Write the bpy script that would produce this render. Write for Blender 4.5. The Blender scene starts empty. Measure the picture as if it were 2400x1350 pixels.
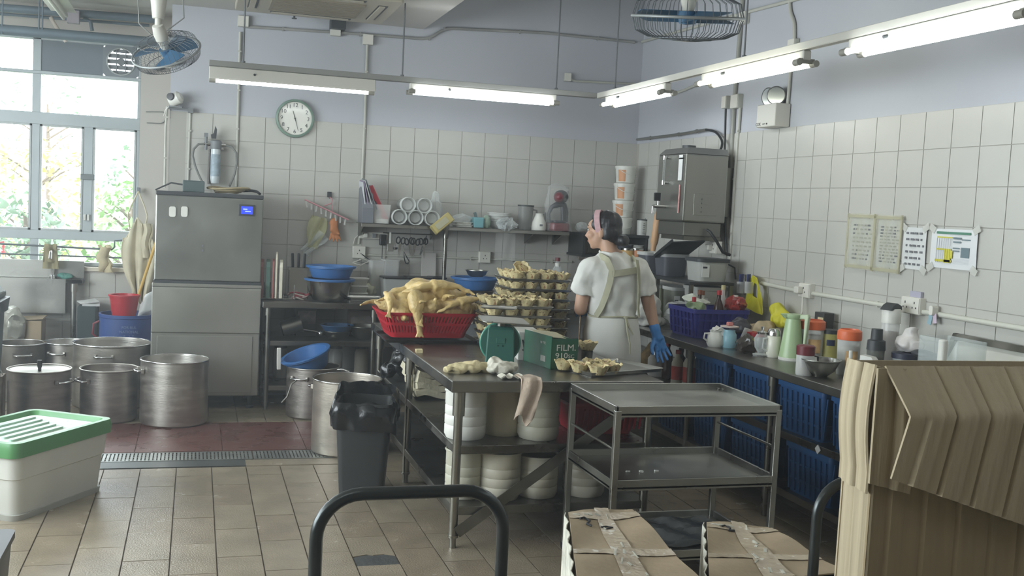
import bpy, bmesh, math, random
from mathutils import Vector, Matrix, Euler, noise
R = math.radians
random.seed(7)
SC = bpy.context.scene
COL = SC.collection

# ---------------------------------------------------------------- camera
CAMZ, FPX = 1.6, 2466.0
AX = Vector((0.95681072, -0.28634666, 0.05018808))     # camera right, in room axes
AY = Vector((0.02641502, -0.08629095, -0.99591973))    # camera down
AZ = Vector((0.28950907, 0.95423239, -0.07500026))     # camera forward
cd = bpy.data.cameras.new('camera'); cam = bpy.data.objects.new('camera', cd); COL.objects.link(cam)
cd.sensor_width = 36.0; cd.lens = FPX / 2400 * 36; cd.clip_start = 0.05; cd.clip_end = 200
mw = Matrix.Identity(4)
for i in range(3):
    mw[i][0], mw[i][1], mw[i][2] = AX[i], -AY[i], -AZ[i]
mw[2][3] = CAMZ
cam.matrix_world = mw
SC.camera = cam
# ---------------------------------------------------------------- world, exposure
SKY = 9.0
TUBE = 12.0
SC.view_settings.view_transform = 'Standard'; SC.view_settings.look = 'None'
SC.view_settings.gamma = 1.0; SC.view_settings.use_curve_mapping = False
SC.view_settings.exposure = 0.5
wd = bpy.data.worlds.new('overcast_sky'); SC.world = wd; wd.use_nodes = True
bgn = wd.node_tree.nodes['Background']
bgn.inputs[0].default_value = (0.86, 0.95, 1.0, 1); bgn.inputs[1].default_value = SKY

SC.cycles.max_bounces = 6; SC.cycles.diffuse_bounces = 3; SC.cycles.glossy_bounces = 2; SC.cycles.transmission_bounces = 2
SC.cycles.use_adaptive_sampling = True; SC.cycles.adaptive_threshold = 0.035
SC.cycles.transparent_max_bounces = 8; SC.cycles.caustics_reflective = False; SC.cycles.caustics_refractive = False
def portal(loc, rot, sx, sy):
    l = bpy.data.lights.new('daylight_portal', 'AREA'); l.shape = 'RECTANGLE'; l.size = sx; l.size_y = sy
    o = bpy.data.objects.new('daylight_portal', l); COL.objects.link(o); o.location = loc; o.rotation_euler = rot
    l.cycles.is_portal = True
    return o
portal((-1.95, 9.5, 1.9), (R(-90), 0, 0), 3.3, 2.0)
portal((-3.35, 4.5, 1.9), (0, R(-90), 0), 1.8, 5.0)  # portal at the added opening in the unseen left wall

# ---------------------------------------------------------------- pixel -> room helpers (photo frame 2400 x 1350)
def _dir(px, py):
    c = ((px - 1200) / FPX, (py - 675) / FPX, 1.0)
    return Vector((AX[i] * c[0] + AY[i] * c[1] + AZ[i] * c[2] for i in range(3)))
def G(px, py, z=0.0):
    d = _dir(px, py); t = (z - CAMZ) / d.z; return Vector((d.x * t, d.y * t, z))
def BK(px, py, y=8.62):
    d = _dir(px, py); t = y / d.y; return Vector((d.x * t, y, CAMZ + d.z * t))
def RT(px, py, x=3.7):
    d = _dir(px, py); t = x / d.x; return Vector((x, d.y * t, CAMZ + d.z * t))

# ---------------------------------------------------------------- materials
def lin(c): 
    c = c / 255.0
    return c / 12.92 if c <= 0.04045 else ((c + 0.055) / 1.055) ** 2.4
def S(r, g, b, a=1.0): return (lin(r), lin(g), lin(b), a)
MATS = {}
def mat(name, col, rough=0.5, metal=0.0, var=0.0, vs=6.0, bump=0.0, bs=40.0, stretch=None, spec=0.5, trans=0.0, rvar=0.0, spots=None, emit=None, es=0.0, coat=0.0, sss=0.0, world=False):
    if name in MATS: return MATS[name]
    m = bpy.data.materials.new(name); m.use_nodes = True; nt = m.node_tree; N = nt.nodes; L = nt.links
    b = N['Principled BSDF']
    b.inputs['Base Color'].default_value = col; b.inputs['Roughness'].default_value = rough; b.inputs['Metallic'].default_value = metal
    b.inputs['Specular IOR Level'].default_value = spec
    if trans: b.inputs['Transmission Weight'].default_value = trans
    if coat: b.inputs['Coat Weight'].default_value = coat; b.inputs['Coat Roughness'].default_value = 0.1
    if sss:
        b.inputs['Subsurface Weight'].default_value = sss; b.inputs['Subsurface Radius'].default_value = (0.012, 0.006, 0.004); b.inputs['Subsurface Scale'].default_value = 1.0
    tc = N.new('ShaderNodeNewGeometry' if world else 'ShaderNodeTexCoord'); src = tc.outputs['Position' if world else 'Object']
    if stretch:
        mp = N.new('ShaderNodeMapping'); mp.inputs['Scale'].default_value = stretch; L.new(src, mp.inputs[0]); src = mp.outputs[0]
    if var or rvar:
        nz = N.new('ShaderNodeTexNoise'); nz.inputs['Scale'].default_value = vs; nz.inputs['Detail'].default_value = 5; L.new(src, nz.inputs['Vector'])
        if var:
            rp = N.new('ShaderNodeValToRGB'); rp.color_ramp.elements[0].position = 0.3; rp.color_ramp.elements[1].position = 0.7
            rp.color_ramp.elements[0].color = tuple(min(1, c * (1 - var)) for c in col[:3]) + (1,)
            rp.color_ramp.elements[1].color = tuple(min(1, c * (1 + var)) for c in col[:3]) + (1,)
            L.new(nz.outputs['Fac'], rp.inputs[0]); out = rp.outputs[0]
            if spots:
                sc_, th, scol = spots
                n2 = N.new('ShaderNodeTexNoise'); n2.inputs['Scale'].default_value = sc_; n2.inputs['Detail'].default_value = 3; L.new(src, n2.inputs['Vector'])
                r2 = N.new('ShaderNodeValToRGB'); r2.color_ramp.elements[0].position = th; r2.color_ramp.elements[1].position = th + 0.05
                r2.color_ramp.elements[0].color = (0, 0, 0, 1); r2.color_ramp.elements[1].color = (1, 1, 1, 1)
                L.new(n2.outputs['Fac'], r2.inputs[0])
                mx = N.new('ShaderNodeMix'); mx.data_type = 'RGBA'; L.new(r2.outputs[0], mx.inputs[0]); L.new(out, mx.inputs[6]); mx.inputs[7].default_value = scol
                out = mx.outputs[2]
            L.new(out, b.inputs['Base Color'])
        if rvar:
            mr = N.new('ShaderNodeMapRange'); mr.inputs[1].default_value = 0.3; mr.inputs[2].default_value = 0.7
            mr.inputs[3].default_value = max(0, rough - rvar); mr.inputs[4].default_value = min(1, rough + rvar)
            L.new(nz.outputs['Fac'], mr.inputs[0]); L.new(mr.outputs[0], b.inputs['Roughness'])
    if bump:
        n3 = N.new('ShaderNodeTexNoise'); n3.inputs['Scale'].default_value = bs; n3.inputs['Detail'].default_value = 4; L.new(src, n3.inputs['Vector'])
        bp = N.new('ShaderNodeBump'); bp.inputs['Strength'].default_value = bump; bp.inputs['Distance'].default_value = 0.01
        L.new(n3.outputs['Fac'], bp.inputs['Height']); L.new(bp.outputs[0], b.inputs['Normal'])
    if emit:
        b.inputs['Emission Color'].default_value = emit; b.inputs['Emission Strength'].default_value = es
    MATS[name] = m
    return m
def film(name, col, opac=0.3, rough=0.15):
    """thin see-through sheet: part clear, part glossy plastic"""
    if name in MATS: return MATS[name]
    m = bpy.data.materials.new(name); m.use_nodes = True; nt = m.node_tree; N = nt.nodes; L = nt.links
    b = N['Principled BSDF']; b.inputs['Base Color'].default_value = col; b.inputs['Roughness'].default_value = rough
    t = N.new('ShaderNodeBsdfTransparent'); mx = N.new('ShaderNodeMixShader')
    lw = N.new('ShaderNodeLayerWeight'); lw.inputs[0].default_value = 0.35
    mr = N.new('ShaderNodeMapRange'); mr.inputs[3].default_value = opac; mr.inputs[4].default_value = min(1, opac + 0.5)
    L.new(lw.outputs['Facing'], mr.inputs[0]); L.new(mr.outputs[0], mx.inputs[0])
    L.new(t.outputs[0], mx.inputs[1]); L.new(b.outputs[0], mx.inputs[2]); L.new(mx.outputs[0], N['Material Output'].inputs[0])
    MATS[name] = m
    return m
STEEL = mat('stainless', S(168, 168, 162), 0.34, 1.0, 0.12, 3, 0.05, 60, (1, 1, 1), rvar=0.1)
STEELD = mat('stainless_worn', S(122, 121, 114), 0.36, 1.0, 0.2, 5, 0.06, 50, rvar=0.14)
STEELT = mat('table_steel', S(134, 132, 126), 0.32, 1.0, 0.1, 4, 0.05, 30, rvar=0.07)
ALU = mat('aluminium', S(194, 190, 182), 0.42, 1.0, 0.13, 4, 0.1, 25, (1, 1, 6), rvar=0.1)
ALUD = mat('aluminium_dark', S(164, 158, 152), 0.45, 1.0, 0.22, 5, 0.1, 25, (1, 1, 5), rvar=0.1)
CHROME = mat('chrome', S(200, 200, 198), 0.18, 1.0)
WHITEP = mat('white_plastic', S(222, 222, 214), 0.42, 0, 0.05, 5)
MILK = mat('milky_plastic', S(205, 200, 182), 0.42, 0, 0.07, 6)
GREYP = mat('grey_plastic', S(120, 124, 126), 0.5, 0, 0.06, 6)
DGREY = mat('dark_grey_plastic', S(58, 62, 64), 0.5, 0, 0.1, 8)
BLACKP = mat('black_plastic', S(26, 27, 29), 0.42, 0, 0.1, 8)
BLUEB = mat('basin_blue', S(58, 108, 166), 0.4, 0, 0.06, 6)
REDP = mat('red_plastic', S(186, 34, 48), 0.4, 0, 0.06, 6)
CRATEB = mat('crate_blue', S(26, 74, 122), 0.5, 0, 0.1, 5)
CLEAR = film('clear_plastic', S(225, 232, 230), 0.22, 0.2)
CLEARB = film('cloudy_bag', S(232, 234, 230), 0.42, 0.3)
GLASS = film('glass', S(230, 240, 238), 0.06, 0.03)
PAPER = mat('paper', S(214, 216, 214), 0.7, 0, 0.05, 10)
INK = mat('ink', S(38, 38, 40), 0.7)
DINK = mat('faded_ink', S(110, 112, 116), 0.7)
CABLE = mat('cable_grey', S(118, 120, 116), 0.6)
BCABLE = mat('cable_black', S(30, 32, 34), 0.5)
CONDUIT = mat('conduit_pvc', S(186, 186, 176), 0.5, 0, 0.08, 5)
SOCK = mat('socket_white', S(222, 220, 210), 0.4)
RUBBER = mat('rubber', S(34, 34, 34), 0.8)
CARD = mat('cardboard', S(158, 142, 116), 0.85, 0, 0.1, 7, 0.12, 60)

# ---------------------------------------------------------------- mesh helpers
class MB:
    def __init__(s): s.v = []; s.f = []
    def add(s, vs, fs):
        k = len(s.v); s.v += [Vector(p) for p in vs]; s.f += [tuple(i + k for i in q) for q in fs]; return s
    def box(s, x0, x1, y0, y1, z0, z1):
        return s.add([(x0, y0, z0), (x1, y0, z0), (x1, y1, z0), (x0, y1, z0), (x0, y0, z1), (x1, y0, z1), (x1, y1, z1), (x0, y1, z1)],
                     [(0, 3, 2, 1), (4, 5, 6, 7), (0, 1, 5, 4), (1, 2, 6, 5), (2, 3, 7, 6), (3, 0, 4, 7)])
    def bc(s, c, d): return s.box(c[0] - d[0] / 2, c[0] + d[0] / 2, c[1] - d[1] / 2, c[1] + d[1] / 2, c[2] - d[2] / 2, c[2] + d[2] / 2)
    def ob(s, c, d, rot=(0, 0, 0)):
        m = MB().bc((0, 0, 0), d); m.xf(Matrix.Translation(c) @ Euler(rot).to_matrix().to_4x4()); return s.add(m.v, m.f)
    def xf(s, M): s.v = [M @ p for p in s.v]; return s
    def tr(s, x, y, z): return s.xf(Matrix.Translation((x, y, z)))
    def rot(s, rx, ry, rz): return s.xf(Euler((rx, ry, rz)).to_matrix().to_4x4())
    def join(s, o): return s.add(o.v, o.f)
    def cyl(s, p0, p1, r0, r1=None, n=14, caps=True):
        r1 = r0 if r1 is None else r1
        p0, p1 = Vector(p0), Vector(p1); d = (p1 - p0).normalized()
        a = d.orthogonal().normalized(); b = d.cross(a)
        vs = []
        for p, r in ((p0, r0), (p1, r1)):
            for i in range(n):
                t = 2 * math.pi * i / n; vs.append(p + a * math.cos(t) * r + b * math.sin(t) * r)
        fs = [(i, (i + 1) % n, n + (i + 1) % n, n + i) for i in range(n)]
        if caps: fs += [tuple(range(n - 1, -1, -1)), tuple(range(n, 2 * n))]
        return s.add(vs, fs)
    def lathe(s, prof, n=28, c=(0, 0, 0), sx=1.0, sy=1.0, wob=None):
        vs, fs, rings = [], [], []
        for r, z in prof:
            if r < 1e-6: rings.append([len(vs)]); vs.append((c[0], c[1], c[2] + z))
            else:
                k = len(vs); rings.append(list(range(k, k + n)))
                for i in range(n):
                    t = 2 * math.pi * i / n; q = r * (wob(t, z) if wob else 1)
                    vs.append((c[0] + q * math.cos(t) * sx, c[1] + q * math.sin(t) * sy, c[2] + z))
        for A, B in zip(rings, rings[1:]):
            if len(A) == 1 and len(B) == 1: continue
            for i in range(n):
                j = (i + 1) % n
                if len(A) == 1: fs.append((A[0], B[j], B[i]))
                elif len(B) == 1: fs.append((A[i], A[j], B[0]))
                else: fs.append((A[i], A[j], B[j], B[i]))
        return s.add(vs, fs)
    def tube(s, pts, r, n=8, closed=False, caps=True):
        pts = [Vector(p) for p in pts]; m = len(pts); vs = []; fs = []
        rr = r if isinstance(r, (list, tuple)) else [r] * m
        a = None
        for i, p in enumerate(pts):
            if closed: d = (pts[(i + 1) % m] - pts[i - 1])
            else: d = pts[min(i + 1, m - 1)] - pts[max(i - 1, 0)]
            if d.length < 1e-9: d = Vector((0, 0, 1))
            d.normalize()
            if a is None: a = d.orthogonal().normalized()
            else:
                a = a - d * a.dot(d)
                a = a.normalized() if a.length > 1e-6 else d.orthogonal().normalized()
            b = d.cross(a)
            for k in range(n):
                t = 2 * math.pi * k / n; vs.append(p + a * math.cos(t) * rr[i] + b * math.sin(t) * rr[i])
        for i in range(m if closed else m - 1):
            j = (i + 1) % m
            for k in range(n):
                l = (k + 1) % n; fs.append((i * n + k, i * n + l, j * n + l, j * n + k))
        if caps and not closed: fs += [tuple(range(n - 1, -1, -1)), tuple((m - 1) * n + k for k in range(n))]
        return s.add(vs, fs)
    def ell(s, c, rad, rot=(0, 0, 0), nu=14, nv=9):
        m = MB(); prof = [(math.sin(math.pi * i / (nv - 1)), -math.cos(math.pi * i / (nv - 1))) for i in range(nv)]
        prof[0] = (0, -1); prof[-1] = (0, 1)
        m.lathe(prof, nu); M = Matrix.Translation(c) @ Euler(rot).to_matrix().to_4x4() @ Matrix.Diagonal((*rad, 1)); m.xf(M)
        return s.add(m.v, m.f)
    def cap(s, p0, p1, r0, r1, n=12):          # tapered limb with round ends
        p0, p1 = Vector(p0), Vector(p1); d = p1 - p0; q = []
        ts = [-0.98, -0.8, -0.4, 0]
        pts = []; rs = []
        u = d.normalized()
        for t in ts: pts.append(p0 + u * r0 * t); rs.append(r0 * math.sqrt(max(0.02, 1 - t * t)))
        for t in (0, 0.4, 0.8, 0.98): pts.append(p1 + u * r1 * t); rs.append(r1 * math.sqrt(max(0.02, 1 - t * t)))
        return s.tube(pts, rs, n)
    def prism(s, poly, h0, h1, axis='z'):
        n = len(poly)
        def P(a, b, h): return (a, b, h) if axis == 'z' else ((h, a, b) if axis == 'x' else (a, h, b))
        vs = [P(a, b, h0) for a, b in poly] + [P(a, b, h1) for a, b in poly]
        return s.add(vs, [tuple(range(n - 1, -1, -1)), tuple(range(n, 2 * n))] + [(i, (i + 1) % n, n + (i + 1) % n, n + i) for i in range(n)])
    def sheet(s, nu, nv, fn, th=0.0):
        """grid surface fn(u,v)->point; th gives it thickness along the local normal"""
        P = [[Vector(fn(i / nu, j / nv)) for i in range(nu + 1)] for j in range(nv + 1)]
        W = nu + 1
        vs = [p for row in P for p in row]; fs = [(j * W + i, j * W + i + 1, (j + 1) * W + i + 1, (j + 1) * W + i) for j in range(nv) for i in range(nu)]
        if th:
            nn = []
            for j in range(nv + 1):
                for i in range(nu + 1):
                    du = P[j][min(i + 1, nu)] - P[j][max(i - 1, 0)]; dv = P[min(j + 1, nv)][i] - P[max(j - 1, 0)][i]
                    k = du.cross(dv); nn.append(k.normalized() if k.length > 1e-12 else Vector((0, 0, 1)))
            k = len(vs); vs = vs + [p - n * th for p, n in zip(vs, nn)]
            fs = fs + [tuple(reversed([i + k for i in q])) for q in fs]
            ring = [i for i in range(nu + 1)] + [j * W + nu for j in range(1, nv + 1)] + [nv * W + i for i in range(nu - 1, -1, -1)] + [j * W for j in range(nv - 1, 0, -1)]
            for a, b in zip(ring, ring[1:] + ring[:1]): fs.append((b, a, a + k, b + k))
        return s.add(vs, fs)
    def jit(s, amp, sc, seed=0):
        out = []
        for p in s.v: out.append(p + noise.noise_vector(p * sc + Vector((seed, seed * 1.7, seed * .3))) * amp)
        s.v = out; return s
    def mesh(s, name):
        me = bpy.data.meshes.new(name); me.from_pydata([tuple(p) for p in s.v], [], s.f); me.validate(); me.update(); return me
    def o(s, name, m, parent=None, loc=(0, 0, 0), rot=(0, 0, 0), smooth=None, bevel=0.0, bseg=2, sub=0, label=None, sol=0.0):
        me = s.mesh(name)
        if smooth is not None: shade(me, smooth)
        ob = bpy.data.objects.new(name, me); COL.objects.link(ob); me.materials.append(m)
        ob.location = loc; ob.rotation_euler = rot
        if parent is not None: ob.parent = parent
        if sol:
            md = ob.modifiers.new('thick', 'SOLIDIFY'); md.thickness = sol; md.offset = 0
        if bevel:
            md = ob.modifiers.new('bevel', 'BEVEL'); md.width = bevel; md.segments = bseg; md.limit_method = 'ANGLE'; md.angle_limit = R(35); md.harden_normals = False
        if sub:
            md = ob.modifiers.new('sub', 'SUBSURF'); md.levels = sub; md.render_levels = sub
        if label: ob['label'] = label
        return ob
def shade(me, ang=40):
    me.polygons.foreach_set('use_smooth', [True] * len(me.polygons)); me.set_sharp_from_angle(angle=R(ang))
def tag(o, label, cat, group=None, kind=None):
    if label: o['label'] = label
    if cat: o['category'] = cat
    if group: o['group'] = group
    if kind: o['kind'] = kind
    return o
def struct(o, label=None):
    o['kind'] = 'structure'
    if label: o['label'] = label
    return o
def T(name, label, cat, loc=(0, 0, 0), rz=0.0, group=None, rot=None):
    e = bpy.data.objects.new(name, None); COL.objects.link(e); e.empty_display_size = 0.05
    e.location = loc; e.rotation_euler = rot if rot else (0, 0, rz)
    return tag(e, label, cat, group)
def dup(root, loc, rz=None, label=None, rot=None, scale=None, group=None):
    def cp(o, par):
        c = o.copy(); COL.objects.link(c); c.parent = par
        for ch in o.children: cp(ch, c)
        return c
    r = cp(root, None); r.location = loc
    if rz is not None: r.rotation_euler = (0, 0, rz)
    if rot is not None: r.rotation_euler = rot
    if scale is not None: r.scale = (scale,) * 3 if not isinstance(scale, tuple) else scale
    if label: r['label'] = label
    if group: r['group'] = group
    return r
def child_copy(o, parent, loc, rot=(0, 0, 0)):
    c = o.copy(); COL.objects.link(c); c.parent = parent; c.location = loc; c.rotation_euler = rot; return c
def text(name, s, size, m, parent, loc, rot, depth=0.0006, align='CENTER', sx=1.0):
    cu = bpy.data.curves.new(name, 'FONT'); cu.body = s; cu.size = size; cu.extrude = depth; cu.align_x = align; cu.align_y = 'CENTER'; cu.resolution_u = 3
    t = bpy.data.objects.new(name, cu); COL.objects.link(t)
    dg = bpy.context.evaluated_depsgraph_get(); me = bpy.data.meshes.new_from_object(t.evaluated_get(dg))
    bpy.data.objects.remove(t); bpy.data.curves.remove(cu)
    me.materials.clear(); me.materials.append(m)
    ob = bpy.data.objects.new(name, me); COL.objects.link(ob); ob.parent = parent; ob.location = loc; ob.rotation_euler = rot; ob.scale = (sx, 1, 1)
    return ob
def organic(mb, name, m, parent=None, voxel=0.008, smooth=6, loc=(0, 0, 0), rot=(0, 0, 0), disp=None):
    """fuse overlapping lumps into one continuous skin"""
    t = mb.o('tmp', m); md = t.modifiers.new('r', 'REMESH'); md.mode = 'VOXEL'; md.voxel_size = voxel
    ms = t.modifiers.new('s', 'SMOOTH'); ms.factor = 0.5; ms.iterations = smooth
    dg = bpy.context.evaluated_depsgraph_get(); me = bpy.data.meshes.new_from_object(t.evaluated_get(dg))
    old = t.data; bpy.data.objects.remove(t); bpy.data.meshes.remove(old)
    if disp:
        for v in me.vertices: v.co = disp(v.co.copy())
    shade(me, 180); me.materials.clear(); me.materials.append(m)
    ob = bpy.data.objects.new(name, me); COL.objects.link(ob); ob.location = loc; ob.rotation_euler = rot
    if parent is not None: ob.parent = parent
    return ob
def rrect(w, d, r, n=4):
    """rounded rectangle outline, centred"""
    out = []
    for cx, cy, a0 in ((w / 2 - r, d / 2 - r, 0), (-w / 2 + r, d / 2 - r, 90), (-w / 2 + r, -d / 2 + r, 180), (w / 2 - r, -d / 2 + r, 270)):
        for i in range(n + 1):
            t = R(a0 + 90 * i / n); out.append((cx + r * math.cos(t), cy + r * math.sin(t)))
    return out
def loft(mb, rings, close_bottom=True, close_top=False):
    """rings: lists of (x,y,z) of equal length"""
    n = len(rings[0]); vs = [p for r in rings for p in r]; fs = []
    for a in range(len(rings) - 1):
        for i in range(n):
            j = (i + 1) % n; fs.append((a * n + i, a * n + j, (a + 1) * n + j, (a + 1) * n + i))
    if close_bottom: fs.append(tuple(range(n - 1, -1, -1)))
    if close_top: fs.append(tuple((len(rings) - 1) * n + i for i in range(n)))
    return mb.add(vs, fs)
def ringz(poly, z, s=1.0, off=(0, 0)): return [(x * s + off[0], y * s + off[1], z) for x, y in poly]
# ================================================================ THE ROOM
BY, WY, RX = 8.62, 9.25, 3.7          # back wall, recessed window wall, right wall
CEIL, HIGH = 3.03, 3.9                # lowered ceiling over the left part, high ceiling on the right
GROUT = mat('grout', S(104, 92, 78), 0.8, 0, 0.15, 20)
FT = mat('floor_tile', S(152, 140, 120), 0.2, 0, 0.12, 5.0, 0.28, 130, rvar=0.08, world=True)
FT2 = mat('floor_tile_b', S(146, 133, 113), 0.22, 0, 0.12, 5.5, 0.28, 130, rvar=0.08, world=True)
REDF = mat('red_floor', S(102, 66, 59), 0.3, 0, 0.14, 6, 0.3, 120, rvar=0.08, world=True)
WALLP = mat('wall_paint', S(184, 187, 193), 0.75, 0, 0.03, 1.2)
WALLW = mat('window_wall_paint', S(188, 184, 176), 0.75, 0, 0.05, 1.2)
WTILE = mat('wall_tile', S(189, 188, 181), 0.32, 0, 0.03, 1.5, world=True)
WGROUT = mat('wall_grout', S(170, 167, 159), 0.8)
CEILM = mat('ceiling_paint', S(190, 188, 182), 0.85, 0, 0.04, 1.0)

# floor slab, its tiles (running bond, 0.1965 wide, 0.4 long)
floor = struct(MB().box(-3.3, 3.8, -3.1, 9.5, -0.12, -0.006).o('floor', GROUT))
PX, PY = 0.1965, 0.402
tile_m = MB().bc((0, 0, -0.008), (PX - 0.006, PY - 0.006, 0.016)).mesh('tile')
tile_h = MB().bc((0, 0, -0.008), (PX - 0.006, PY / 2 - 0.006, 0.016)).mesh('tile')
for me in (tile_m, tile_h): me.materials.append(FT)
tile_b = tile_m.copy(); tile_b.materials.clear(); tile_b.materials.append(FT2)
rest = MB(); ntile = 0; cells = []
for i in range(-16, 21):
    x = -0.265 + (i + 0.5) * PX
    for j in range(-20, 12):
        y = 5.11 + (j + 0.5) * PY + (PY / 2 if i % 2 else 0)
        if x < -3.2 or x > 3.68 or y < -3 or y > 9.2: continue
        if 6.31 < y + PY / 2 and y - PY / 2 < 7.58 and x < 1.2:
            # cut against the red area and the drain
            if y - PY / 2 < 6.31: cells.append((x, (y - PY / 2 + 6.31) / 2, 6.31 - (y - PY / 2)))
            elif y + PY / 2 > 7.58: cells.append((x, (y + PY / 2 + 7.58) / 2, y + PY / 2 - 7.58))
            continue
        cells.append((x, y, PY))
def in_view(x, y): 
    p = Vector((x, y, -CAMZ)); d = p.dot(AZ)
    if d < 0.5: return False
    u = 1200 + FPX * p.dot(AX) / d; v = 675 + FPX * p.dot(AY) / d
    return -120 < u < 2500 and v < 1500 and x < 3.1
hole = G(885, 1318, 0)
for x, y, l in cells:
    if abs(x - hole.x) < PX / 2 and abs(y - hole.y) < PY / 2:
        hx, hy = x, y
        continue
    if in_view(x, y) and ntile < 298 and abs(l - PY) < 1e-6:
        o = bpy.data.objects.new('tile', tile_m if random.random() < .6 else tile_b); COL.objects.link(o); o.parent = floor
        o.location = (x, y, random.uniform(-0.0008, 0.0008)); ntile += 1
    else: rest.bc((x, y, -0.008), (PX - 0.006, max(0.01, l - 0.006), 0.016))
ro = rest.o('tile_field', FT, floor); ro['kind'] = 'stuff'
# the missing tile, patched with dark cement, half of it still tiled
pm = mat('cement_patch', S(66, 68, 66), 0.7, 0, 0.2, 18, 0.3, 60)
hx0, hx1 = hx - PX / 2, hx + PX / 2
jag = [(hx0 + .004, hole.y - .16), (hx0 + .1, hole.y - .155), (hx0 + .12, hole.y - .1), (hx1 - .004, hole.y - .085), (hx1 - .004, hole.y + .075), (hx1 - .05, hole.y + .1), (hx1 - .1, hole.y + .092), (hx1 - .13, hole.y + .105), (hx0 + .004, hole.y + .08)]
MB().prism(jag, -0.012, -0.001).o('cement_patch', pm, floor, label='dark cement patch where a floor tile is missing')
MB().prism([(hx0 + .003, hole.y + .09), (hx0 + .07, hole.y + .112), (hx1 - .1, hole.y + .1), (hx1 - .05, hole.y + .108), (hx1 - .003, hole.y + .085), (hx1 - .003, hy + PY / 2 - .003), (hx0 + .003, hy + PY / 2 - .003)], -0.016, 0).o('tile', FT, floor)
# red quarry area with long slabs, drain channel and cover strip
for k in range(-3, 4):
    x0 = -2.4 + (k + 3) * 0.52; 
    for y0, y1 in ((6.72, 7.14), (7.14, 7.57)):
        MB().box(x0 + .002, x0 + .518, y0 + .002, y1 - .002, -0.016, 0).o('red_slab', REDF, floor, label='dark red floor slab')
MB().box(1.24, 1.2401, 6.7, 6.71, -0.02, -0.015)
strip = MB().box(-2.3, 0.325, 6.33, 6.475, -0.016, 0.001).o('drain_cover_strip', mat('strip_metal', S(96, 100, 98), 0.4, 0.6, 0.2, 5), floor, label='dull grey metal strip beside the drain')
MB().box(0.325, 1.2, 6.33, 6.475, -0.016, 0.0).o('tile', FT, floor)
grm = mat('grate_metal', S(168, 172, 168), 0.4, 0.9, 0.2, 6)
for k, (xa, xb) in enumerate(((-2.3, -0.95), (-0.94, 0.372), (0.382, 1.2))):
    g = T('drain_grate', ['steel drain grating beside the green-lidded bin, end section', 'long steel drain grating in front of the large stock pots', 'shorter steel drain grating running up to the rubbish bin'][k], 'drain grate', ((xa + xb) / 2, 6.59, 0), group='floor drain gratings')
    w = xb - xa; fr = MB().box(-w / 2, w / 2, -0.105, -0.093, -0.014, 0.002).box(-w / 2, w / 2, 0.093, 0.105, -0.014, 0.002).box(-w / 2, -w / 2 + .01, -.1, .1, -0.014, .002).box(w / 2 - .01, w / 2, -.1, .1, -0.014, .002)
    fr.o('frame', grm, g)
    bars = MB(); n = int(w / 0.022)
    for i in range(n):
        x = -w / 2 + (i + .5) * w / n; bars.box(x - .0072, x + .0072, -0.093, 0.093, -0.012, 0.001)
    for y in (-.045, 0, .045): bars.box(-w / 2, w / 2, y - .003, y + .003, -.012, -0.001)
    b = bars.o('bars', grm, g); b['kind'] = 'stuff'

# ---- walls
def wall(name, mb, m): return struct(mb.o(name, m))
wb = wall('wall_back', MB().box(-0.212, RX + .2, BY, BY + .22, 0, HIGH), WALLP)
wr = wall('wall_right', MB().box(RX, RX + .2, -3.1, BY, 0, HIGH), WALLP)
# window wall, recessed, with the opening
KW = WY / 8.77
def wx(x): return x * KW
def wz(z): return CAMZ + (z - CAMZ) * KW
WX0, WX1, WZ0, WZ1 = -3.15, wx(-0.435), wz(0.985), wz(2.735)
ww = wall('wall_window', MB().box(-3.3, WX0, WY, WY + .22, 0, HIGH).box(WX1, -0.212, WY, WY + .22, 0, HIGH).box(WX0, WX1, WY, WY + .22, 0, WZ0).box(WX0, WX1, WY, WY + .22, WZ1, HIGH), WALLW)
wall('wall_return', MB().box(-0.212, 0.0, BY + .22, WY + .22, 0, HIGH), WALLW)
wall('wall_left', MB().box(-3.5, -3.3, -3.1, 1.9, 0, HIGH).box(-3.5, -3.3, 7.1, WY + .22, 0, HIGH).box(-3.5, -3.3, 1.9, 7.1, 0, 1.0).box(-3.5, -3.3, 1.9, 7.1, 2.8, HIGH), WALLW)  # unseen wall; its opening is added to let daylight in
wall('wall_front', MB().box(-3.5, RX + .2, -3.3, -3.1, 0, HIGH), WALLW)
struct(MB().box(-3.5, 1.75, 1.0, WY + .22, CEIL, HIGH - .01).box(-3.5, RX + .2, -3.3, WY + .22, HIGH, HIGH + .15).o('ceiling', CEILM))
# back wall tiles (0.2 m square, top course ends at 2.22)
TZ = 2.222
wt = MB().bc((0, -0.004, 0), (0.1955, 0.010, 0.1955)).mesh('tile'); wt.materials.append(WTILE)
wtr = MB().bc((-0.004, 0, 0), (0.010, 0.2055, 0.1955)).mesh('tile'); wtr.materials.append(WTILE)
MB().box(-0.21, RX, BY - .0045, BY + .001, 0.02, TZ).o('tile_backing', WGROUT, wb)
MB().box(RX - .0045, RX + .001, -3.0, BY, 0.02, TZ).o('tile_backing', WGROUT, wr)
for k in range(11):
    z = TZ - 0.2 * (k + .5)
    for i in range(-11, 8):
        x = 2.11 + (i + .5) * 0.2
        if -0.2 < x < RX - .03:
            o = bpy.data.objects.new('tile', wt); COL.objects.link(o); o.parent = wb; o.location = (x, BY, z)
rest = MB()
for k in range(11):
    z = TZ - 0.2 * (k + .5)
    for i in range(-44, 13):
        y = 6.034 + (i + .5) * 0.2105
        if y > BY - .08: continue
        if k < 8 and y > 2.5:
            o = bpy.data.objects.new('tile', wtr); COL.objects.link(o); o.parent = wr; o.location = (RX, y, z)
        else: rest.bc((RX - .004, y, z), (.010, .2055, .1955))
q = rest.o('tile_field', WTILE, wr); q['kind'] = 'stuff'
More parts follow.
